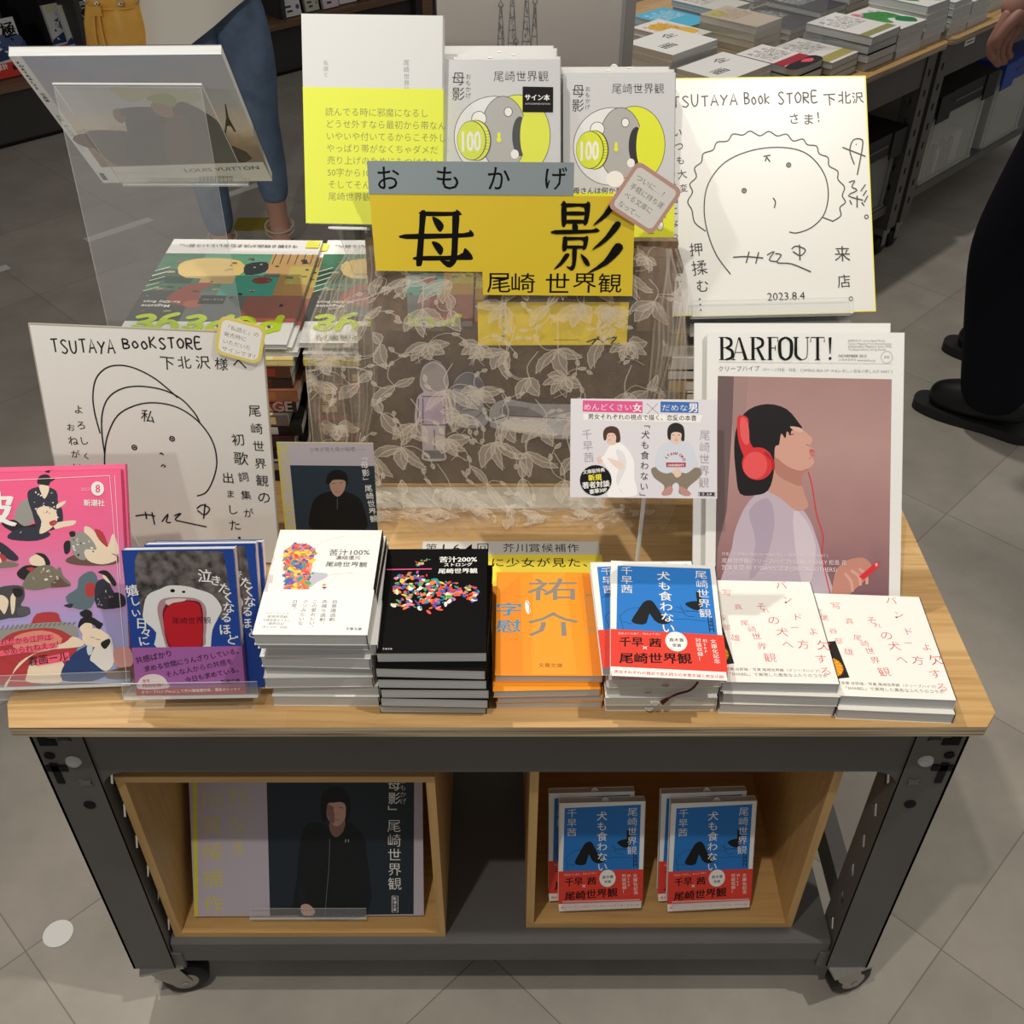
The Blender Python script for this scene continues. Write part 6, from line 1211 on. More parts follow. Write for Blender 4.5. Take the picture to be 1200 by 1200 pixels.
# ------------------------------------------------------------------ far work tables at right, also at 45 degrees
TO = (.943,2.057); TD = Vector((.7009,.7132)); TN = Vector((-.7132,.7009)); TA = math.degrees(math.atan2(TD.y,TD.x))
def far_table(label, u0, u1, dp):
    p = Vector(TO)+TD*((u0+u1)/2); r = thing('work_table',label,'table',(p.x,p.y,-T),(0,0,R(TA))); L = (u1-u0)/2; Q = []
    for cx, cy, a0 in ((L-.03,.03,-90),(L-.03,dp-.03,0),(-L+.03,dp-.03,90),(-L+.03,.03,180)): Q += [(cx+.03*math.cos(R(a0+k*15)),cy+.03*math.sin(R(a0+k*15))) for k in range(7)]
    def b(name, x0, x1, y0, y1, z0, z1, m=STEEL): return bx(name,r,x0,x1,y0,y1,z0,z1,m,T)
    m = MB(); m.prism(Q,T-.014,T,OAK,side=PLY); m.build('tabletop',r)
    for y in (.03,dp-.034): b('beam',-L+.01,L-.01,y,y+.004,-.115,-.0145)
    for s in (-1,1):
        b('side_beam',min(s*(L-.014),s*(L-.01)),max(s*(L-.014),s*(L-.01)),.08,dp-.08,-.115,-.0145); b('lower_side_rail',min(s*(L-.03),s*(L-.012)),max(s*(L-.03),s*(L-.012)),.08,dp-.08,-.52,-.475)
        for yf, dr in ((.026,1),(dp-.03,-1)):
            m = leg_mesh(s*(L-.008),s,yf,dr,False)
            if dr > 0:
                for k in range(8): m.box(s*(L-.035)-.004,s*(L-.035)+.004,yf-.001,yf+.001,-.08-k*.055-.009,-.08-k*.055+.009,HOLE)
            m.v = [(a,b_,c+T) for a,b_,c in m.v]; m.build('leg',r)
        c = MB(); c.lathe([(0,-.0035),(.007,-.003),(.0085,0)],mat('white_plastic_cap',(196,196,194),.4),16,Matrix.Translation((s*(L-.05),.030,T-.05)) @ Matrix.Rotation(R(90),4,'X') @ Matrix.Scale(-1,4,(0,0,1))); c.build('bolt_cap',r)
        for y in (.055,dp-.055):
            W_ = MB(); Mw = Matrix.Translation((s*(L-.035),y,.031)) @ Matrix.Rotation(R(90),4,'X'); W_.lathe([(0,-.0125),(.026,-.0125),(.031,-.008),(.031,.008),(.026,.0125),(0,.0125)],mat('black_rubber',(22,22,23),.5),24,Mw); W_.build('caster_wheel',r)
            W_ = MB(); W_.box(s*(L-.035)-.02,s*(L-.035)+.02,y-.02,y+.02,.066,.09,mat('zinc_plated_steel',(176,176,172),.3,.9)); W_.box(s*(L-.035)-.012,s*(L-.035)+.012,y-.018,y-.014,.03,.07,mat('zinc_plated_steel',(176,176,172),.3,.9)); W_.box(s*(L-.035)-.012,s*(L-.035)+.012,y+.014,y+.018,.03,.07,mat('zinc_plated_steel',(176,176,172),.3,.9)); W_.build('caster_fork',r)
    b('lower_shelf',-L+.03,L-.03,.04,dp-.05,-.48,-.455); return r, L
tA, LA = far_table('long oak-topped work table full of books at the upper right of the photo',-1.1,.375,.85)
tB, LB = far_table('second oak-topped work table beyond the first, beside the man\'s hand',.383,1.55,.85)
m = MB(); m.box(-LB+.155,-LB+.215,.0288,.030,T-.052,T-.036,WHITE); m.box(-LB+.165,-LB+.205,.0286,.0288,T-.046,T-.042,K(90,90,90)); m.build('paper_label',tB)
def tpos(u, v, z): p = Vector(TO)+TD*u+TN*v; return (p.x,p.y,z)
# storage boxes on the lower shelves
def storage(label, u0, u1, v0, v1, z0, z1, lid, body, latch=None, papers=False):
    r = thing('storage_box',label,'storage box',tpos((u0+u1)/2,v0,z0),(0,0,R(TA))); L = (u1-u0)/2; D = v1-v0; H = z1-z0; t = .003
    m = MB(); m.box(-L,L,0,t,0,H,body); m.box(-L,L,D-t,D,0,H,body); m.box(-L,-L+t,t,D-t,0,H,body); m.box(L-t,L,t,D-t,0,H,body); m.box(-L,L,0,D,0,t,body)
    for x in (-L+.02,L-.026): m.box(x,x+.006,-.004,0,.01,H-.01,body)
    m.box(-L+.005,L-.005,-.005,0,.0,.008,body); m.build('tub',r)
    m = MB(); m.box(-L-.012,L+.012,-.014,D+.012,H,H+.018,lid); m.box(-L-.012,L+.012,-.014,-.010,H-.045,H,lid); m.box(-L-.012,-L+.07,-.018,-.014,H-.06,H+.018,lid); m.box(L-.07,L+.012,-.018,-.014,H-.06,H+.018,lid); m.box(-L+.09,L-.09,-.0165,-.014,H-.018,H-.012,mat('lid_highlight',(80,82,84),.4)); m.build('lid',r)
    if latch:
        for z in (.02,H*.5): bx('latch',r,L+.001,L+.02,.02,.06,z,z+.05,latch)
    if papers:
        rs_ = random.Random(9)
        o_ = MB(); o_.box(-L+.02,L-.06,.02,D-.06,.004,.10,mat('papers_white',(214,212,206),.7)); o_.build('stored_papers',r)
        for k in range(7): o2 = bx('stored_packet',r,-L+.03+k*.028,-L+.05+k*.028,.008,.018,.005,.075+rs_.uniform(0,.03),K(*rs_.choice([(60,60,64),(220,218,210),(120,120,124)])))
    return r
storage('translucent grey storage box with black lid under the far table',-.02,.30,.05,.50,-.4545,-.235,mat('black_lid',(20,20,22),.5),clear_mat('smoky_tub',(150,150,146),.55,.3))
storage('clear storage box of papers with black lid under the second far table',.50,.86,.05,.50,-.4545,-.20,mat('black_lid',(20,20,22),.5),clear_mat('clear_tub',(214,214,208),.38,.25),None,True)
storage('clear storage box with blue fittings at the right photo edge under the second far table',.93,1.22,.05,.50,-.4545,-.20,mat('blue_lid',(36,72,160),.45),clear_mat('clear_tub',(214,214,208),.38,.25))
# book piles on the far tables
def far_pile(u0, u1, v0, v1, n, t, cov, front, lab, pages=EDGE, seed=1, name='book', spine=None):
    w_ = (u1-u0)*1000; h_ = (v1-v0)*1000; g = 'books in the far pile: '+lab; rnd = random.Random(seed)
    base = book(name,'x','book',tpos((u0+u1)/2,v0,0),(0,0,R(TA)),w_,h_,t,cov,None,None,None,g,endpaper=None,pages=pages,spine=spine)
    for i in range(n):
        if i == n-1: o = book(name,'x','book',tpos((u0+u1)/2,v0,0),(0,0,R(TA)),w_,h_,t,cov,front,None,None,g,endpaper=None,pages=pages,spine=spine) if n > 1 else base
        else: o = base if i == 0 else copy_tree(base)
        p = tpos((u0+u1)/2+rnd.uniform(-.003,.003),v0+rnd.uniform(-.003,.003),i*(t/1000+.0003)); o.location = (p[0],p[1],p[2]+T+.0002); o.rotation_euler = (0,0,R(TA+rnd.uniform(-1.5,1.5)))
        o['label'] = ('%s on the second far table, %s' if lab.endswith('pile') and 'of the' in lab else '%s on the far tables, %s') % (lab, ORD[n-1-i] if i else 'lowest of the pile'); o['group'] = g
def f_lines(bg, ink, band=None, sw=None, title=None):
    def f(pg):
        W_, H_ = pg.w, pg.h; pg.rect(0,0,W_,H_,K(*bg)); rnd = random.Random(int(W_*7+bg[0]))
        if sw:
            for c, P in sw: pg.poly([(a*W_,b*H_) for a,b in P],K(*c),3)
        if band: pg.rect(0,H_*band[0],W_,H_*band[1],K(*band[2]))
        if title:
            for s, x, y, sz in title: bt(pg,s,[(x*W_,y*H_),((x+sz)*W_,y*H_),((x+sz)*W_,(y+sz*.75)*H_),(x*W_,(y+sz*.75)*H_)],K(*ink),.012)
        else:
            for k in range(6): pg.vt('あの日に見た本'[k%3:k%3+4],(W_*(.2+k*.13),H_*(.1+.1*(k%2))),(W_*(.2+k*.13),H_*.55),K(*ink),.005)
    return f
WB = mat('white_book_cover',(238,236,230),.45); kf = f_lines((240,239,235),(60,60,62),None,None,(('企',.54,.16,.26),('画',.16,.52,.26)))
far_pile(-.495,-.315,.285,.425,5,16,WB,kf,'white book with two outlined characters, rear pile',seed=2); far_pile(-.500,-.315,.125,.262,4,14,WB,kf,'white book with two outlined characters, front pile',seed=3)
far_pile(-.305,-.188,.065,.235,3,18,BCOV,f_lines((238,234,230),(30,30,30),(.62,.80,(176,36,56)),(((24,20,22),[(0,.82),(1,.78),(1,1),(0,1)]),((244,90,110),[(.5,.86),(.7,.82),(.9,.88),(.7,.95)]))),'white book with crimson band',seed=4)
far_pile(-.178,-.050,.045,.215,3,16,BCOV,f_lines((234,230,226),(50,48,46),(.74,.94,(176,166,90))),'white book with olive band',seed=5)
far_pile(-.035,.108,.030,.215,4,20,BCOV,f_lines((238,236,232),(50,48,46),(.80,.94,(150,150,90))),'white book with black foot',seed=6)
gsw = (((60,160,70),[(.1,.3),(.5,.15),(.9,.35),(.8,.7),(.5,.55),(.3,.75),(.15,.6)]),((240,150,170),[(.1,.1),(.3,.05),(.35,.2),(.15,.25)]),((20,130,70),[(.5,.7),(.8,.6),(.95,.8),(.7,.95)]))
far_pile(.116,.245,.030,.200,4,18,mat('white_book_cover',(238,236,230),.45),f_lines((240,238,234),(60,80,60),None,gsw),'white book with green swirls, nearer pile',seed=7)
far_pile(.252,.372,.030,.200,5,20,mat('white_book_cover',(238,236,230),.45),f_lines((240,238,234),(60,80,60),None,gsw),'white book with green spine, further pile',seed=8,spine=mat('green_spine',(40,136,60),.5))
far_pile(.400,.510,.030,.180,5,17,WB,f_lines((236,234,230),(80,80,80)),'plain pale book of the first pile',seed=9); far_pile(.520,.640,.030,.180,4,17,WB,f_lines((232,228,220),(80,80,80)),'plain pale book of the second pile',seed=10); far_pile(.70,.82,.06,.22,3,17,WB,f_lines((226,220,200),(80,80,80)),'cream book of the third pile',seed=11)
far_pile(-.310,-.195,.385,.555,4,14,mat('pale_blue_pages',(214,222,232),.5),f_lines((240,236,226),(200,120,40),None,(((236,190,70),[(.2,.2),(.7,.15),(.8,.5),(.4,.6)]),((236,190,70),[(.5,.6),(.9,.55),(.9,.8),(.6,.85)]))),'white and amber book',seed=12)
far_pile(-.175,-.055,.270,.440,5,17,mat('mustard_cover',(206,190,110),.5),f_lines((206,190,170),(150,110,80),None,(((196,190,90),[(.1,.05),(.5,.05),(.4,.3),(.1,.3)]),)),'taupe book with mustard edges',seed=13)
dkf = f_lines((64,66,72),(226,226,226),None,(((100,104,110),[(.1,.1),(.8,.05),(.7,.4),(.2,.5)]),))
far_pile(-.045,.085,.250,.420,4,15,mat('dark_grey_cover',(60,62,66),.45),dkf,'charcoal book with white lettering, nearer pile',seed=14); far_pile(.095,.225,.250,.420,5,15,mat('dark_grey_cover',(60,62,66),.45),dkf,'charcoal book with white lettering, further pile',seed=15)
far_pile(.235,.355,.250,.420,5,17,mat('moss_cover',(110,120,90),.5),f_lines((150,160,120),(40,60,40)),'moss green book',seed=16); far_pile(-.045,.085,.460,.630,4,16,WB,f_lines((226,222,214),(90,80,80)),'pale book in the rear row',seed=17); far_pile(-.19,-.06,.480,.650,3,15,mat('sky_blue_cover',(90,190,226),.45),f_lines((90,190,226),(240,240,240)),'sky blue book',seed=18); far_pile(.1,.22,.460,.630,5,16,WB,f_lines((200,206,190),(90,80,80)),'grey-green book',seed=19)
cp = thing('sign_holder','clear upright panel standing among the far white books','sign holder',tpos(-.19,.250,.0003),(0,0,R(TA-60))); m = MB(); acr_plate(m,-.15,.15,0,.003,0,.30); m.build('plate',cp)

# ------------------------------------------------------------------ people
def skin_mesh(name, V, Ed, Rd, m, parent=None, sub=1, extra=None):
    me = bpy.data.meshes.new(name); me.from_pydata([(a,b,c+T) for a,b,c in V],Ed,[]); o = bpy.data.objects.new(name,me); COL.objects.link(o)
    s = o.modifiers.new('s','SKIN'); s.use_smooth_shade = True
    if not me.skin_vertices: bpy.context.view_layer.objects.active = o
    for i, v in enumerate(me.skin_vertices[0].data if me.skin_vertices else []):
        r_ = Rd[i]; v.radius = (r_,r_) if not isinstance(r_,tuple) else r_; v.use_root = (i == 0)
    q = o.modifiers.new('d','SUBSURF'); q.levels = sub; q.render_levels = sub
    bpy.context.view_layer.update(); dg = bpy.context.evaluated_depsgraph_get(); nm = bpy.data.meshes.new_from_object(o.evaluated_get(dg)); o.modifiers.clear(); o.data = nm; nm.materials.clear(); nm.materials.append(m)
    for p in nm.polygons: p.use_smooth = True
    o.name = name
    return o
def chain(P, Rr): return P, [(i,i+1) for i in range(len(P)-1)], Rr
def skins(parts, m, name, root, sub=2, extra=None):          # several skinned chains fused into one mesh object
    obs = [skin_mesh('tmp',*chain(P,Rr),m,None,sub) if not isinstance(P,tuple) else skin_mesh('tmp',*P,Rr,m,None,sub) for P, Rr in parts]
    bm = bmesh.new()
    for o in obs: bm.from_mesh(o.data)
    if extra:
        vv = [bm.verts.new(v) for v in extra[0]]
        for f in extra[1]:
            try: bm.faces.new([vv[q] for q in f])
            except ValueError: pass
    me = bpy.data.meshes.new(name); bm.to_mesh(me); bm.free(); me.materials.append(m)
    for p in me.polygons: p.use_smooth = True
    for o in obs: bpy.data.objects.remove(o)
    r = bpy.data.objects.new(name,me); COL.objects.link(r); r.parent = root; r.matrix_local = root.matrix_basis.inverted(); return r
SKIN = mat('skin',(206,158,134),.5,0,.35); SKIN2 = mat('tanned_skin',(158,114,100),.5,0,.35)
DEN = mat('blue_denim',(104,124,150),.8,0,.2,.28,14)
def head_geo(c, ang_, k=1.0):          # face with brow, nose, lips, chin and ears; c = head centre, ang_ = facing direction in degrees
    vs = []; fs = []; nu_, nv_ = 36, 26; ca, sa = math.cos(R(ang_)), math.sin(R(ang_))
    for j in range(nv_+1):
        ph = math.pi*j/nv_-math.pi/2
        for i in range(nu_):
            th = 2*math.pi*i/nu_; f = math.cos(ph)*math.cos(th); l = math.cos(ph)*math.sin(th); z = math.sin(ph)
            x, y, h = f*.098, l*.074, z*.118
            if z < 0: y *= 1-.28*z*z; x = x*(1-.16*z*z)+(.012*max(0,f) if z > -.9 else .006)
            if f > .6:
                g = lambda a, b, s1, s2: math.exp(-((l-a)/s1)**2-((z-b)/s2)**2)
                x += .020*g(0,-.16,.13,.16)+.007*g(0,.02,.09,.2)-.008*(g(.34,.06,.16,.10)+g(-.34,.06,.16,.10))+.006*g(0,-.44,.26,.07)+.006*g(0,-.60,.24,.06)-.004*g(0,-.52,.25,.03)+.007*g(0,-.82,.25,.12)
            if abs(l) > .93 and -.25 < z < .25 and abs(f) < .3: y *= 1.16
            x, y, h = x*k, y*k, h*k; vs.append((c[0]+x*ca-y*sa,c[1]+x*sa+y*ca,c[2]+h+T))
    for j in range(nv_):
        for i in range(nu_): fs.append((j*nu_+i,j*nu_+(i+1)%nu_,(j+1)*nu_+(i+1)%nu_,(j+1)*nu_+i))
    return vs, fs
def hair_part(c, ang_, root, m, low, k=1.0, n=40):       # cap of hair open over the face; low = how far it reaches down at the back
    vs = []; fs = []; ca, sa = math.cos(R(ang_)), math.sin(R(ang_)); nv_ = 18
    for j in range(nv_+1):
        for i in range(n):
            th = 2*math.pi*i/n; fr = (1+math.cos(th))/2; ph1 = math.pi*.5; ph0 = -low+(low+.62)*max(0,(fr-.55)/.45)**.5 if fr > .55 else -low; ph = ph1-(ph1-ph0)*j/nv_
            e = 1.10+.03*math.sin(th*7+j*.5); x, y, h = math.cos(max(ph,-.9))*math.cos(th)*.098*e-.004, math.cos(max(ph,-.9))*math.sin(th)*.076*e, math.sin(ph)*.120*1.07+.002
            x, y, h = x*k, y*k, h*k; vs.append((c[0]+x*ca-y*sa,c[1]+x*sa+y*ca,c[2]+h+T))
    for j in range(nv_):
        for i in range(n): fs.append((j*n+i,j*n+(i+1)%n,(j+1)*n+(i+1)%n,(j+1)*n+i))
    b_ = MB(); b_.add(vs,fs,m,True); o = b_.build('hair',root); o.matrix_local = root.matrix_basis.inverted(); return o
def face_parts(c, ang_, root, k=1.0):
    ca, sa = math.cos(R(ang_)), math.sin(R(ang_)); P = lambda f, l, h: (c[0]+(f*ca-l*sa)*k,c[1]+(f*sa+l*ca)*k,c[2]+h*k+T)
    for s_ in (-1,1):
        b_ = MB(); b_.lathe([(.0001,-.0085),(.006,-.006),(.0085,0),(.006,.006),(.0001,.0085)],mat('eye_white',(226,222,216),.3),14,Matrix.Translation(P(.0805,s_*.026,.007))); b_.lathe([(.0001,-.004),(.004,0),(.0001,.004)],mat('dark_iris',(24,18,16),.3),12,Matrix.Translation(P(.0875,s_*.026,.007))); o = b_.build('eye',root); o.matrix_local = root.matrix_basis.inverted()
        b_ = MB(); b_.tube([P(.088,s_*.014,.022),P(.088,s_*.027,.026),P(.078,s_*.041,.022)],[.002,.0028,.0015],mat('dark_hair',(26,22,22),.5),6); o = b_.build('eyebrow',root); o.matrix_local = root.matrix_basis.inverted()
    b_ = MB(); b_.tube([P(.084,-.020,-.060),P(.098,-.008,-.0585),P(.0985,.008,-.0585),P(.084,.020,-.060)],[.002,.0042,.0042,.002],mat('lip_colour',(166,96,88),.45),8); o = b_.build('lips',root); o.matrix_local = root.matrix_basis.inverted()
# woman in jeans, seen from the waist down; the rest stands above the frame
wm = thing('person','woman in cream blouse and blue jeans with a tan bag, standing in the aisle','person',(-.75,2.33,-T))
wA = Vector((-.682,2.36,-.54)); wB_ = Vector((-.845,2.25,-.54))
V = [(-.755,2.29,.16),(-.70,2.30,.10),(-.683,2.31,-.05),(-.685,2.32,-.20),(-.682,2.345,-.36),(-.681,2.36,-.50),(-.681,2.36,-.565),(-.665,2.29,-.60),(-.655,2.22,-.607),
     (-.815,2.28,.10),(-.835,2.26,-.05),(-.845,2.25,-.20),(-.842,2.265,-.36),(-.835,2.275,-.50),(-.835,2.275,-.565),(-.835,2.205,-.60),(-.835,2.135,-.607),
     (-.755,2.29,.35),(-.755,2.29,.55),(-.755,2.295,.67),(-.755,2.292,.74),(-.755,2.288,.79),(-.90,2.29,.60),(-.95,2.26,.36),(-.84,2.06,.44),(-.61,2.29,.60),(-.56,2.26,.36),(-.66,2.06,.46)]
E_ = [(0,1),(1,2),(2,3),(3,4),(4,5),(5,6),(6,7),(7,8),(0,9),(9,10),(10,11),(11,12),(12,13),(13,14),(14,15),(15,16),(0,17),(17,18),(18,19),(19,20),(20,21),(18,22),(22,23),(23,24),(18,25),(25,26),(26,27)]
Rr = [.10,.075,.062,.048,.046,.030,.033,.030,.022,.075,.062,.048,.046,.030,.033,.030,.022,.10,.09,.05,.046,.05,.042,.035,.026,.042,.035,.026]
parts = [((V,E_),Rr)]
for hx, hy, hz, sx in ((-.84,2.06,.44,1),(-.66,2.06,.46,-1)):
    parts.append(([(hx,hy,hz),(hx+sx*.02,hy-.04,hz+.01),(hx+sx*.04,hy-.075,hz+.015)],[.024,.032,.028]))
    for k in range(4): parts.append(([(hx+sx*.036,hy-.07,hz-.015+k*.019),(hx+sx*.055,hy-.105,hz-.018+k*.020),(hx+sx*.080,hy-.118,hz-.018+k*.019)],[.0095,.009,.0075]))
    parts.append(([(hx+sx*.01,hy-.03,hz+.03),(hx+sx*.03,hy-.055,hz+.062),(hx+sx*.052,hy-.075,hz+.07)],[.011,.010,.008]))
WH = (-.755,2.280,.845); skins(parts,SKIN,'body',wm,2,head_geo(WH,-88,.95)); face_parts(WH,-88,wm,.95)
jn = [(([(-.755,2.29,.14),(-.70,2.30,.09),(-.683,2.31,-.05),(-.685,2.318,-.19),(-.683,2.32,-.225),(-.682,2.345,-.36),(-.680,2.36,-.475)],[(0,1),(1,2),(2,3),(3,4),(4,5),(5,6)]),[.105,.088,.074,.060,.056,.053,.041]),(([(-.755,2.29,.14),(-.812,2.28,.09),(-.835,2.26,-.05),(-.845,2.25,-.20),(-.842,2.265,-.36),(-.835,2.275,-.545)],[(0,1),(1,2),(2,3),(3,4),(4,5)]),[.105,.088,.074,.060,.054,.044])]
skins(jn,DEN,'jeans',wm,2)
CLO = mat('cream_blouse_cloth',(240,236,224),.8,0,.2)
bl = MB(); prof = [(.62,.10,.075),(.52,.185,.11),(.40,.16,.115),(.28,.155,.12),(.16,.168,.132),(.05,.178,.142),(0,.182,.148)]; n = 48; vs = []; 
for i, (z, a, c) in enumerate(prof):
    for k in range(n):
        t = 2*math.pi*k/n; fo = 1+.035*math.sin(t*9+z*4)*(1-i/9); hem = 0
        if i >= 4:
            f_ = (i-3)/3; xx = math.cos(t); hem = f_*((-.055*max(0,-xx-.05)/.95 if xx < 0 else .12*xx)+.03) 
        vs.append((-.765-.03*max(0,i-3)/3+a*math.cos(t)*fo,2.285+c*math.sin(t)*fo,z+hem+T))
fs = [(i*n+k,i*n+(k+1)%n,(i+1)*n+(k+1)%n,(i+1)*n+k) for i in range(len(prof)-1) for k in range(n)]
bl.add(vs,fs,CLO,True); o = bl.build('blouse',wm); o.matrix_local = wm.matrix_basis.inverted()
skins([([(-.745,2.29,.60),(-.90,2.29,.58),(-.945,2.262,.37),(-.87,2.12,.425)],[.07,.06,.055,.045]),([(-.765,2.29,.60),(-.61,2.29,.58),(-.568,2.262,.37),(-.64,2.12,.445)],[.07,.06,.055,.045])],CLO,'sleeves',wm,1)
hair_part(WH,-88,wm,mat('dark_hair',(26,22,22),.5),1.5,.97)
sn = MB()
for ax, ay, fx in ((-.681,2.36,.0),(-.835,2.275,.0)):
    sn.prism([(ax-.036,ay+.03),(ax-.04,ay-.08),(ax-.03,ay-.17),(ax+.01,ay-.185),(ax+.042,ay-.15),(ax+.042,ay-.06),(ax+.034,ay+.03)],.0006,.018,mat('sandal_sole',(120,96,70),.6))
    for zz_ in (.060,.075): sn.tube([(ax+.042*math.cos(a),ay+.042*math.sin(a),zz_+.008*math.sin(a)) for a in ang]+[(ax+.042,ay,zz_)],.0035,mat('sandal_strap',(206,190,170),.5),6,False)
    sn.tube([(ax-.04,ay-.11,.016),(ax-.02,ay-.115,.05),(ax+.02,ay-.115,.05),(ax+.044,ay-.11,.016)],.005,mat('sandal_strap',(206,190,170),.5),6)
o = sn.build('sandals',wm); o.matrix_local = wm.matrix_basis.inverted() @ Matrix.Translation((0,0,0))
# tan bucket bag hanging at her side
bg_ = thing('shoulder_bag','tan leather bucket bag with drawstring, hanging at the woman\'s left side','bag',(-.985,2.23,-.085)); LT = mat('tan_leather',(222,168,72),.45,0,.4,.1,18)
m = MB(); nn = 40; prof = [(.02,.0),(.085,.004),(.095,.03),(.096,.10),(.088,.15),(.074,.185),(.070,.20),(.078,.225),(.072,.224),(.064,.20)]; vs = []
for r_, z in prof:
    for k in range(nn):
        t = 2*math.pi*k/nn; g = 1+(.10*math.sin(t*8)*max(0,(z-.12)/.10) if z > .12 else 0); vs.append((r_*math.cos(t)*g,r_*.72*math.sin(t)*g,z))
m.add(vs,[(i*nn+k,i*nn+(k+1)%nn,(i+1)*nn+(k+1)%nn,(i+1)*nn+k) for i in range(len(prof)-1) for k in range(nn)],LT,True); m.build('pouch',bg_)
m = MB(); m.tube([(.071*math.cos(a),.053*math.sin(a),.192) for a in ang]+[(.071,0,.192)],.0035,LT,6,False); m.box(-.052,-.020,-.062,-.050,.178,.200,LT); m.tube(smooth_pts([(-.042,-.056,.185),(-.046,-.072,.12),(-.036,-.074,.05),(-.022,-.072,.0)],4,False),.004,LT,6); m.tube(smooth_pts([(-.030,-.056,.185),(-.026,-.074,.12),(-.016,-.074,.06),(-.010,-.070,.01)],4,False),.004,LT,6); m.build('drawstring',bg_)
m = MB(); m.tube(smooth_pts([(.075,0,.20),(.10,.01,.35),(.16,.03,.55),(.20,.05,.70)],4,False),.007,mat('dark_strap',(40,34,30),.5),6); m.tube(smooth_pts([(-.070,0,.20),(-.02,.03,.40),(.10,.05,.58),(.20,.05,.70)],4,False),.007,LT,6); m.build('strap',bg_)
SILV = mat('silver_metal',(200,200,200),.25,1)
for x, y in ((-.066,-.02),(-.03,-.055),(.03,-.054),(.06,-.03)):
    m = MB(); m.lathe([(.003,-.002),(.0065,-.002),(.0065,.002),(.003,.002),(.003,-.002)],SILV,14,Matrix.Translation((x,y,.205)) @ Matrix.Rotation(R(80),4,'X')); m.build('eyelet',bg_)
m = MB(); m.tube([(.082,-.02,.20),(.088,-.025,.17),(.092,-.028,.13),(.096,-.03,.10)],.0045,SILV,8); m.build('clasp',bg_)
m = MB(); m.tube(smooth_pts([(.094,-.03,.11),(.100,-.032,.06),(.098,-.03,.0)],4,False),.006,mat('dark_strap',(40,34,30),.5),6); m.build('strap_end',bg_)
# man in black at the right
mn = thing('person','person in black trousers and black shoes at the right photo edge, one hand lowered','person',(1.2,1.42,-T)); fd = Vector((-.8,.6)); sd = Vector((.6,.8))
def mp_(f, s, z): return (1.20+fd.x*f+sd.x*s,1.42+fd.y*f+sd.y*s,z)
near = [(1.195,1.405,.22),(1.15,1.425,.03),(1.105,1.435,-.17),(1.14,1.42,-.36),(1.175,1.40,-.53)]; far_ = [(1.335,1.64,.22),(1.33,1.65,.03),(1.31,1.66,-.17),(1.33,1.67,-.36),(1.355,1.66,-.53)]
V = [(1.265,1.52,.28)]+near+[(1.185,1.395,-.568),(1.12,1.445,-.582)]+far_+[(1.36,1.660,-.568),(1.30,1.705,-.582)]+[(1.265,1.52,.50),(1.26,1.52,.72),(1.255,1.525,.83),(1.250,1.528,.89),(1.245,1.532,.94),(1.17,1.40,.72),(1.15,1.345,.50),(1.045,1.375,.385),(.975,1.402,.335),(1.36,1.67,.72),(1.39,1.72,.46),(1.33,1.76,.22)]
E_ = [(0,1),(1,2),(2,3),(3,4),(4,5),(5,6),(6,7),(0,8),(8,9),(9,10),(10,11),(11,12),(12,13),(13,14),(0,15),(15,16),(16,17),(17,18),(18,19),(16,20),(20,21),(21,22),(22,23),(16,24),(24,25),(25,26)]
Rr = [.09,.07,.06,.055,.05,.032,.022,.014,.085,.07,.055,.05,.032,.022,.014,.085,.08,.056,.052,.055,.040,.038,.036,.028,.040,.038,.028]
parts = [((V,E_),Rr)]
parts.append(([(1.03,1.381,.373),(.993,1.396,.346),(.962,1.404,.308),(.945,1.405,.284)],[.026,.024,.034,.032]))
parts.append(([(1.35,1.742,.29),(1.33,1.76,.22),(1.322,1.766,.165),(1.318,1.768,.13)],[.026,.024,.033,.030]))
for k in range(4): parts.append(([(1.312-k*.004,1.740+k*.017,.145),(1.306-k*.004,1.738+k*.018,.095),(1.296-k*.004,1.737+k*.018,.062+abs(k-1.4)*.007),(1.286-k*.004,1.738+k*.017,.044+abs(k-1.4)*.010)],[.0105,.010,.009,.0075]))
parts.append(([(1.318,1.738,.175),(1.296,1.722,.150),(1.284,1.722,.118)],[.012,.0115,.009]))
for k, (ln_, rr_) in enumerate(((.064,.0095),(.072,.010),(.067,.0095),(.054,.0085))):
    bx_ = Vector((.928+k*.0145,1.382+k*.010,.278-k*.004)); d1 = Vector((-.35,-.05,-.92)).normalized(); d2 = Vector((.25,.05,-.97)).normalized(); d3 = Vector((.75,.12,-.62)).normalized()
    a = bx_+Vector((.012,.010,.03)); p1 = bx_+d1*ln_*.42; p2 = p1+d2*ln_*.34; p3 = p2+d3*ln_*.28
    parts.append(([tuple(a),tuple(bx_),tuple(p1),tuple(p2),tuple(p3)],[rr_*1.1,rr_*1.12,rr_,rr_*.92,rr_*.75]))
parts.append(([(.962,1.385,.310),(.938,1.374,.288),(.923,1.372,.262),(.929,1.376,.243)],[.013,.0115,.0105,.0085]))
MH = (1.235,1.540,1.005); skins(parts,SKIN2,'body',mn,2,head_geo(MH,143,1.03)); face_parts(MH,143,mn,1.03)
TRO = mat('black_navy_cloth',(17,19,27),.85,0,.15); BLK = mat('black_shirt_cloth',(16,16,18),.85,0,.15)
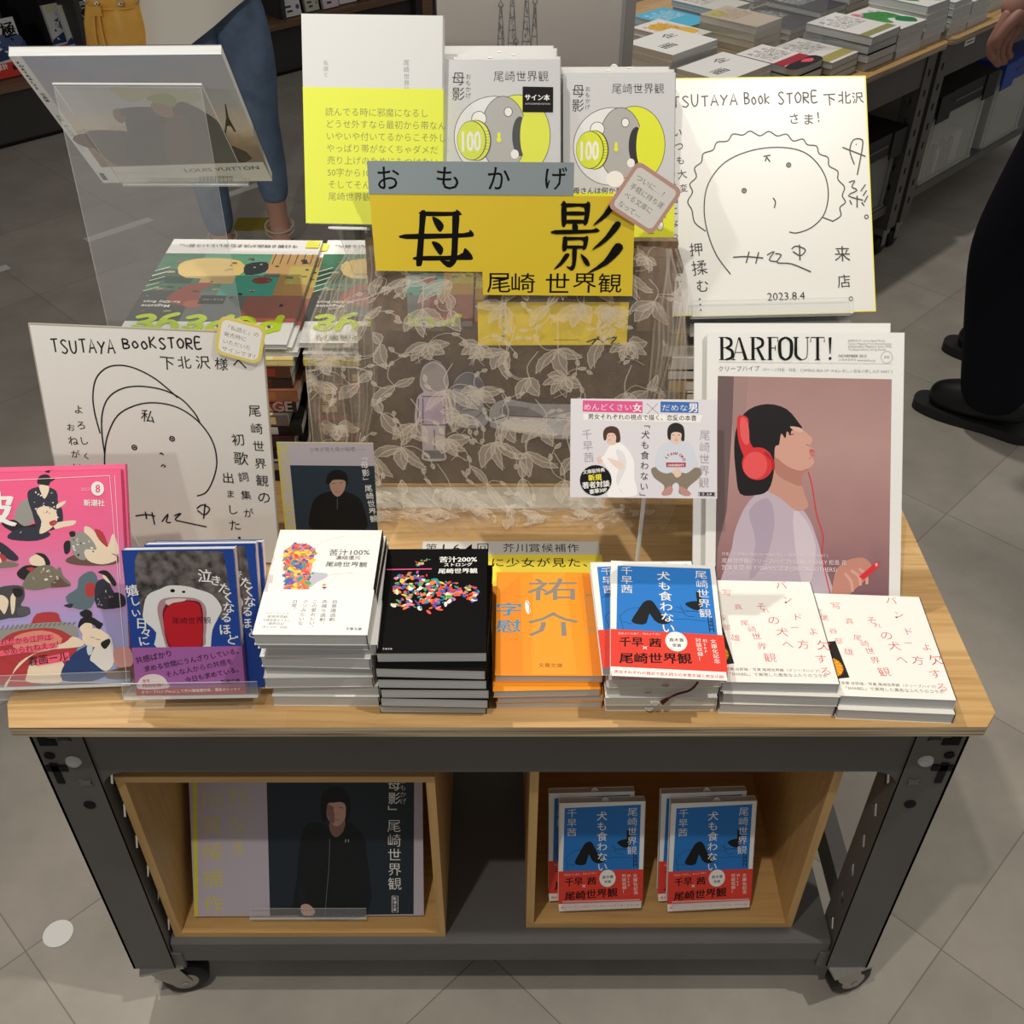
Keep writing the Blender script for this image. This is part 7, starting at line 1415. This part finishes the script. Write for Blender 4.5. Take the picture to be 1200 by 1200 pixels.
skins([(([(1.265,1.52,.28)]+near[:-1]+[(1.180,1.400,-.575)],[(0,1),(1,2),(2,3),(3,4),(4,5)]),[.14,.115,.105,.092,.088,.086]),(([(1.265,1.52,.28)]+far_[:-1]+[(1.352,1.662,-.575)],[(0,1),(1,2),(2,3),(3,4),(4,5)]),[.14,.115,.105,.092,.088,.086])],TRO,'trousers',mn,2)
skins([(([(1.265,1.52,.20),(1.265,1.52,.48),(1.26,1.52,.74),(1.17,1.40,.73),(1.15,1.345,.50),(1.07,1.366,.41),(1.36,1.67,.73),(1.39,1.72,.46),(1.345,1.752,.28)],[(0,1),(1,2),(2,3),(3,4),(4,5),(2,6),(6,7),(7,8)]),[.165,.17,.165,.085,.068,.056,.085,.068,.054])],BLK,'shirt',mn,2)
hair_part(MH,143,mn,mat('dark_hair',(26,22,22),.5),.75,1.04)
SHO = mat('black_shoe_leather',(20,20,22),.4)
for hx, hy in ((1.255,1.345),(1.415,1.615)):
    h = Vector((hx,hy)); P0 = lambda f, s: (hx+fd.x*f+sd.x*s,hy+fd.y*f+sd.y*s)
    m = MB(); out = smooth_pts([P0(-.01,.0),P0(.02,.038),P0(.10,.040),P0(.20,.050),P0(.265,.032),P0(.28,0),P0(.265,-.034),P0(.20,-.048),P0(.10,-.038),P0(.02,-.036)],4); m.prism(out,.0006,.024,mat('black_sole',(30,30,32),.6)); so = m.build('shoe_sole',mn); so.matrix_local = mn.matrix_basis.inverted()
    pts = [(.012,.075),(.035,.085),(.09,.078),(.15,.060),(.21,.047),(.252,.040)]; rr = [.038,.052,.053,.050,.044,.028]
    sk_ = [P0(f,0)+(z-T,) for f, z in pts]; up_ = skins([(sk_,rr)],SHO,'shoe',mn,2); so.parent = up_; so.matrix_local = Matrix()
    m = MB()
    for k in range(4):
        a = P0(.10+k*.022,-.024); c = P0(.10+k*.022,.024); b_ = P0(.10+k*.022,0); zt = .112-k*.009; m.tube([(a[0],a[1],zt-.012),(b_[0],b_[1],zt),(c[0],c[1],zt-.012)],.0028,BLACK,6)
    o = m.build('shoe_laces',up_)
mn.location.x -= .02
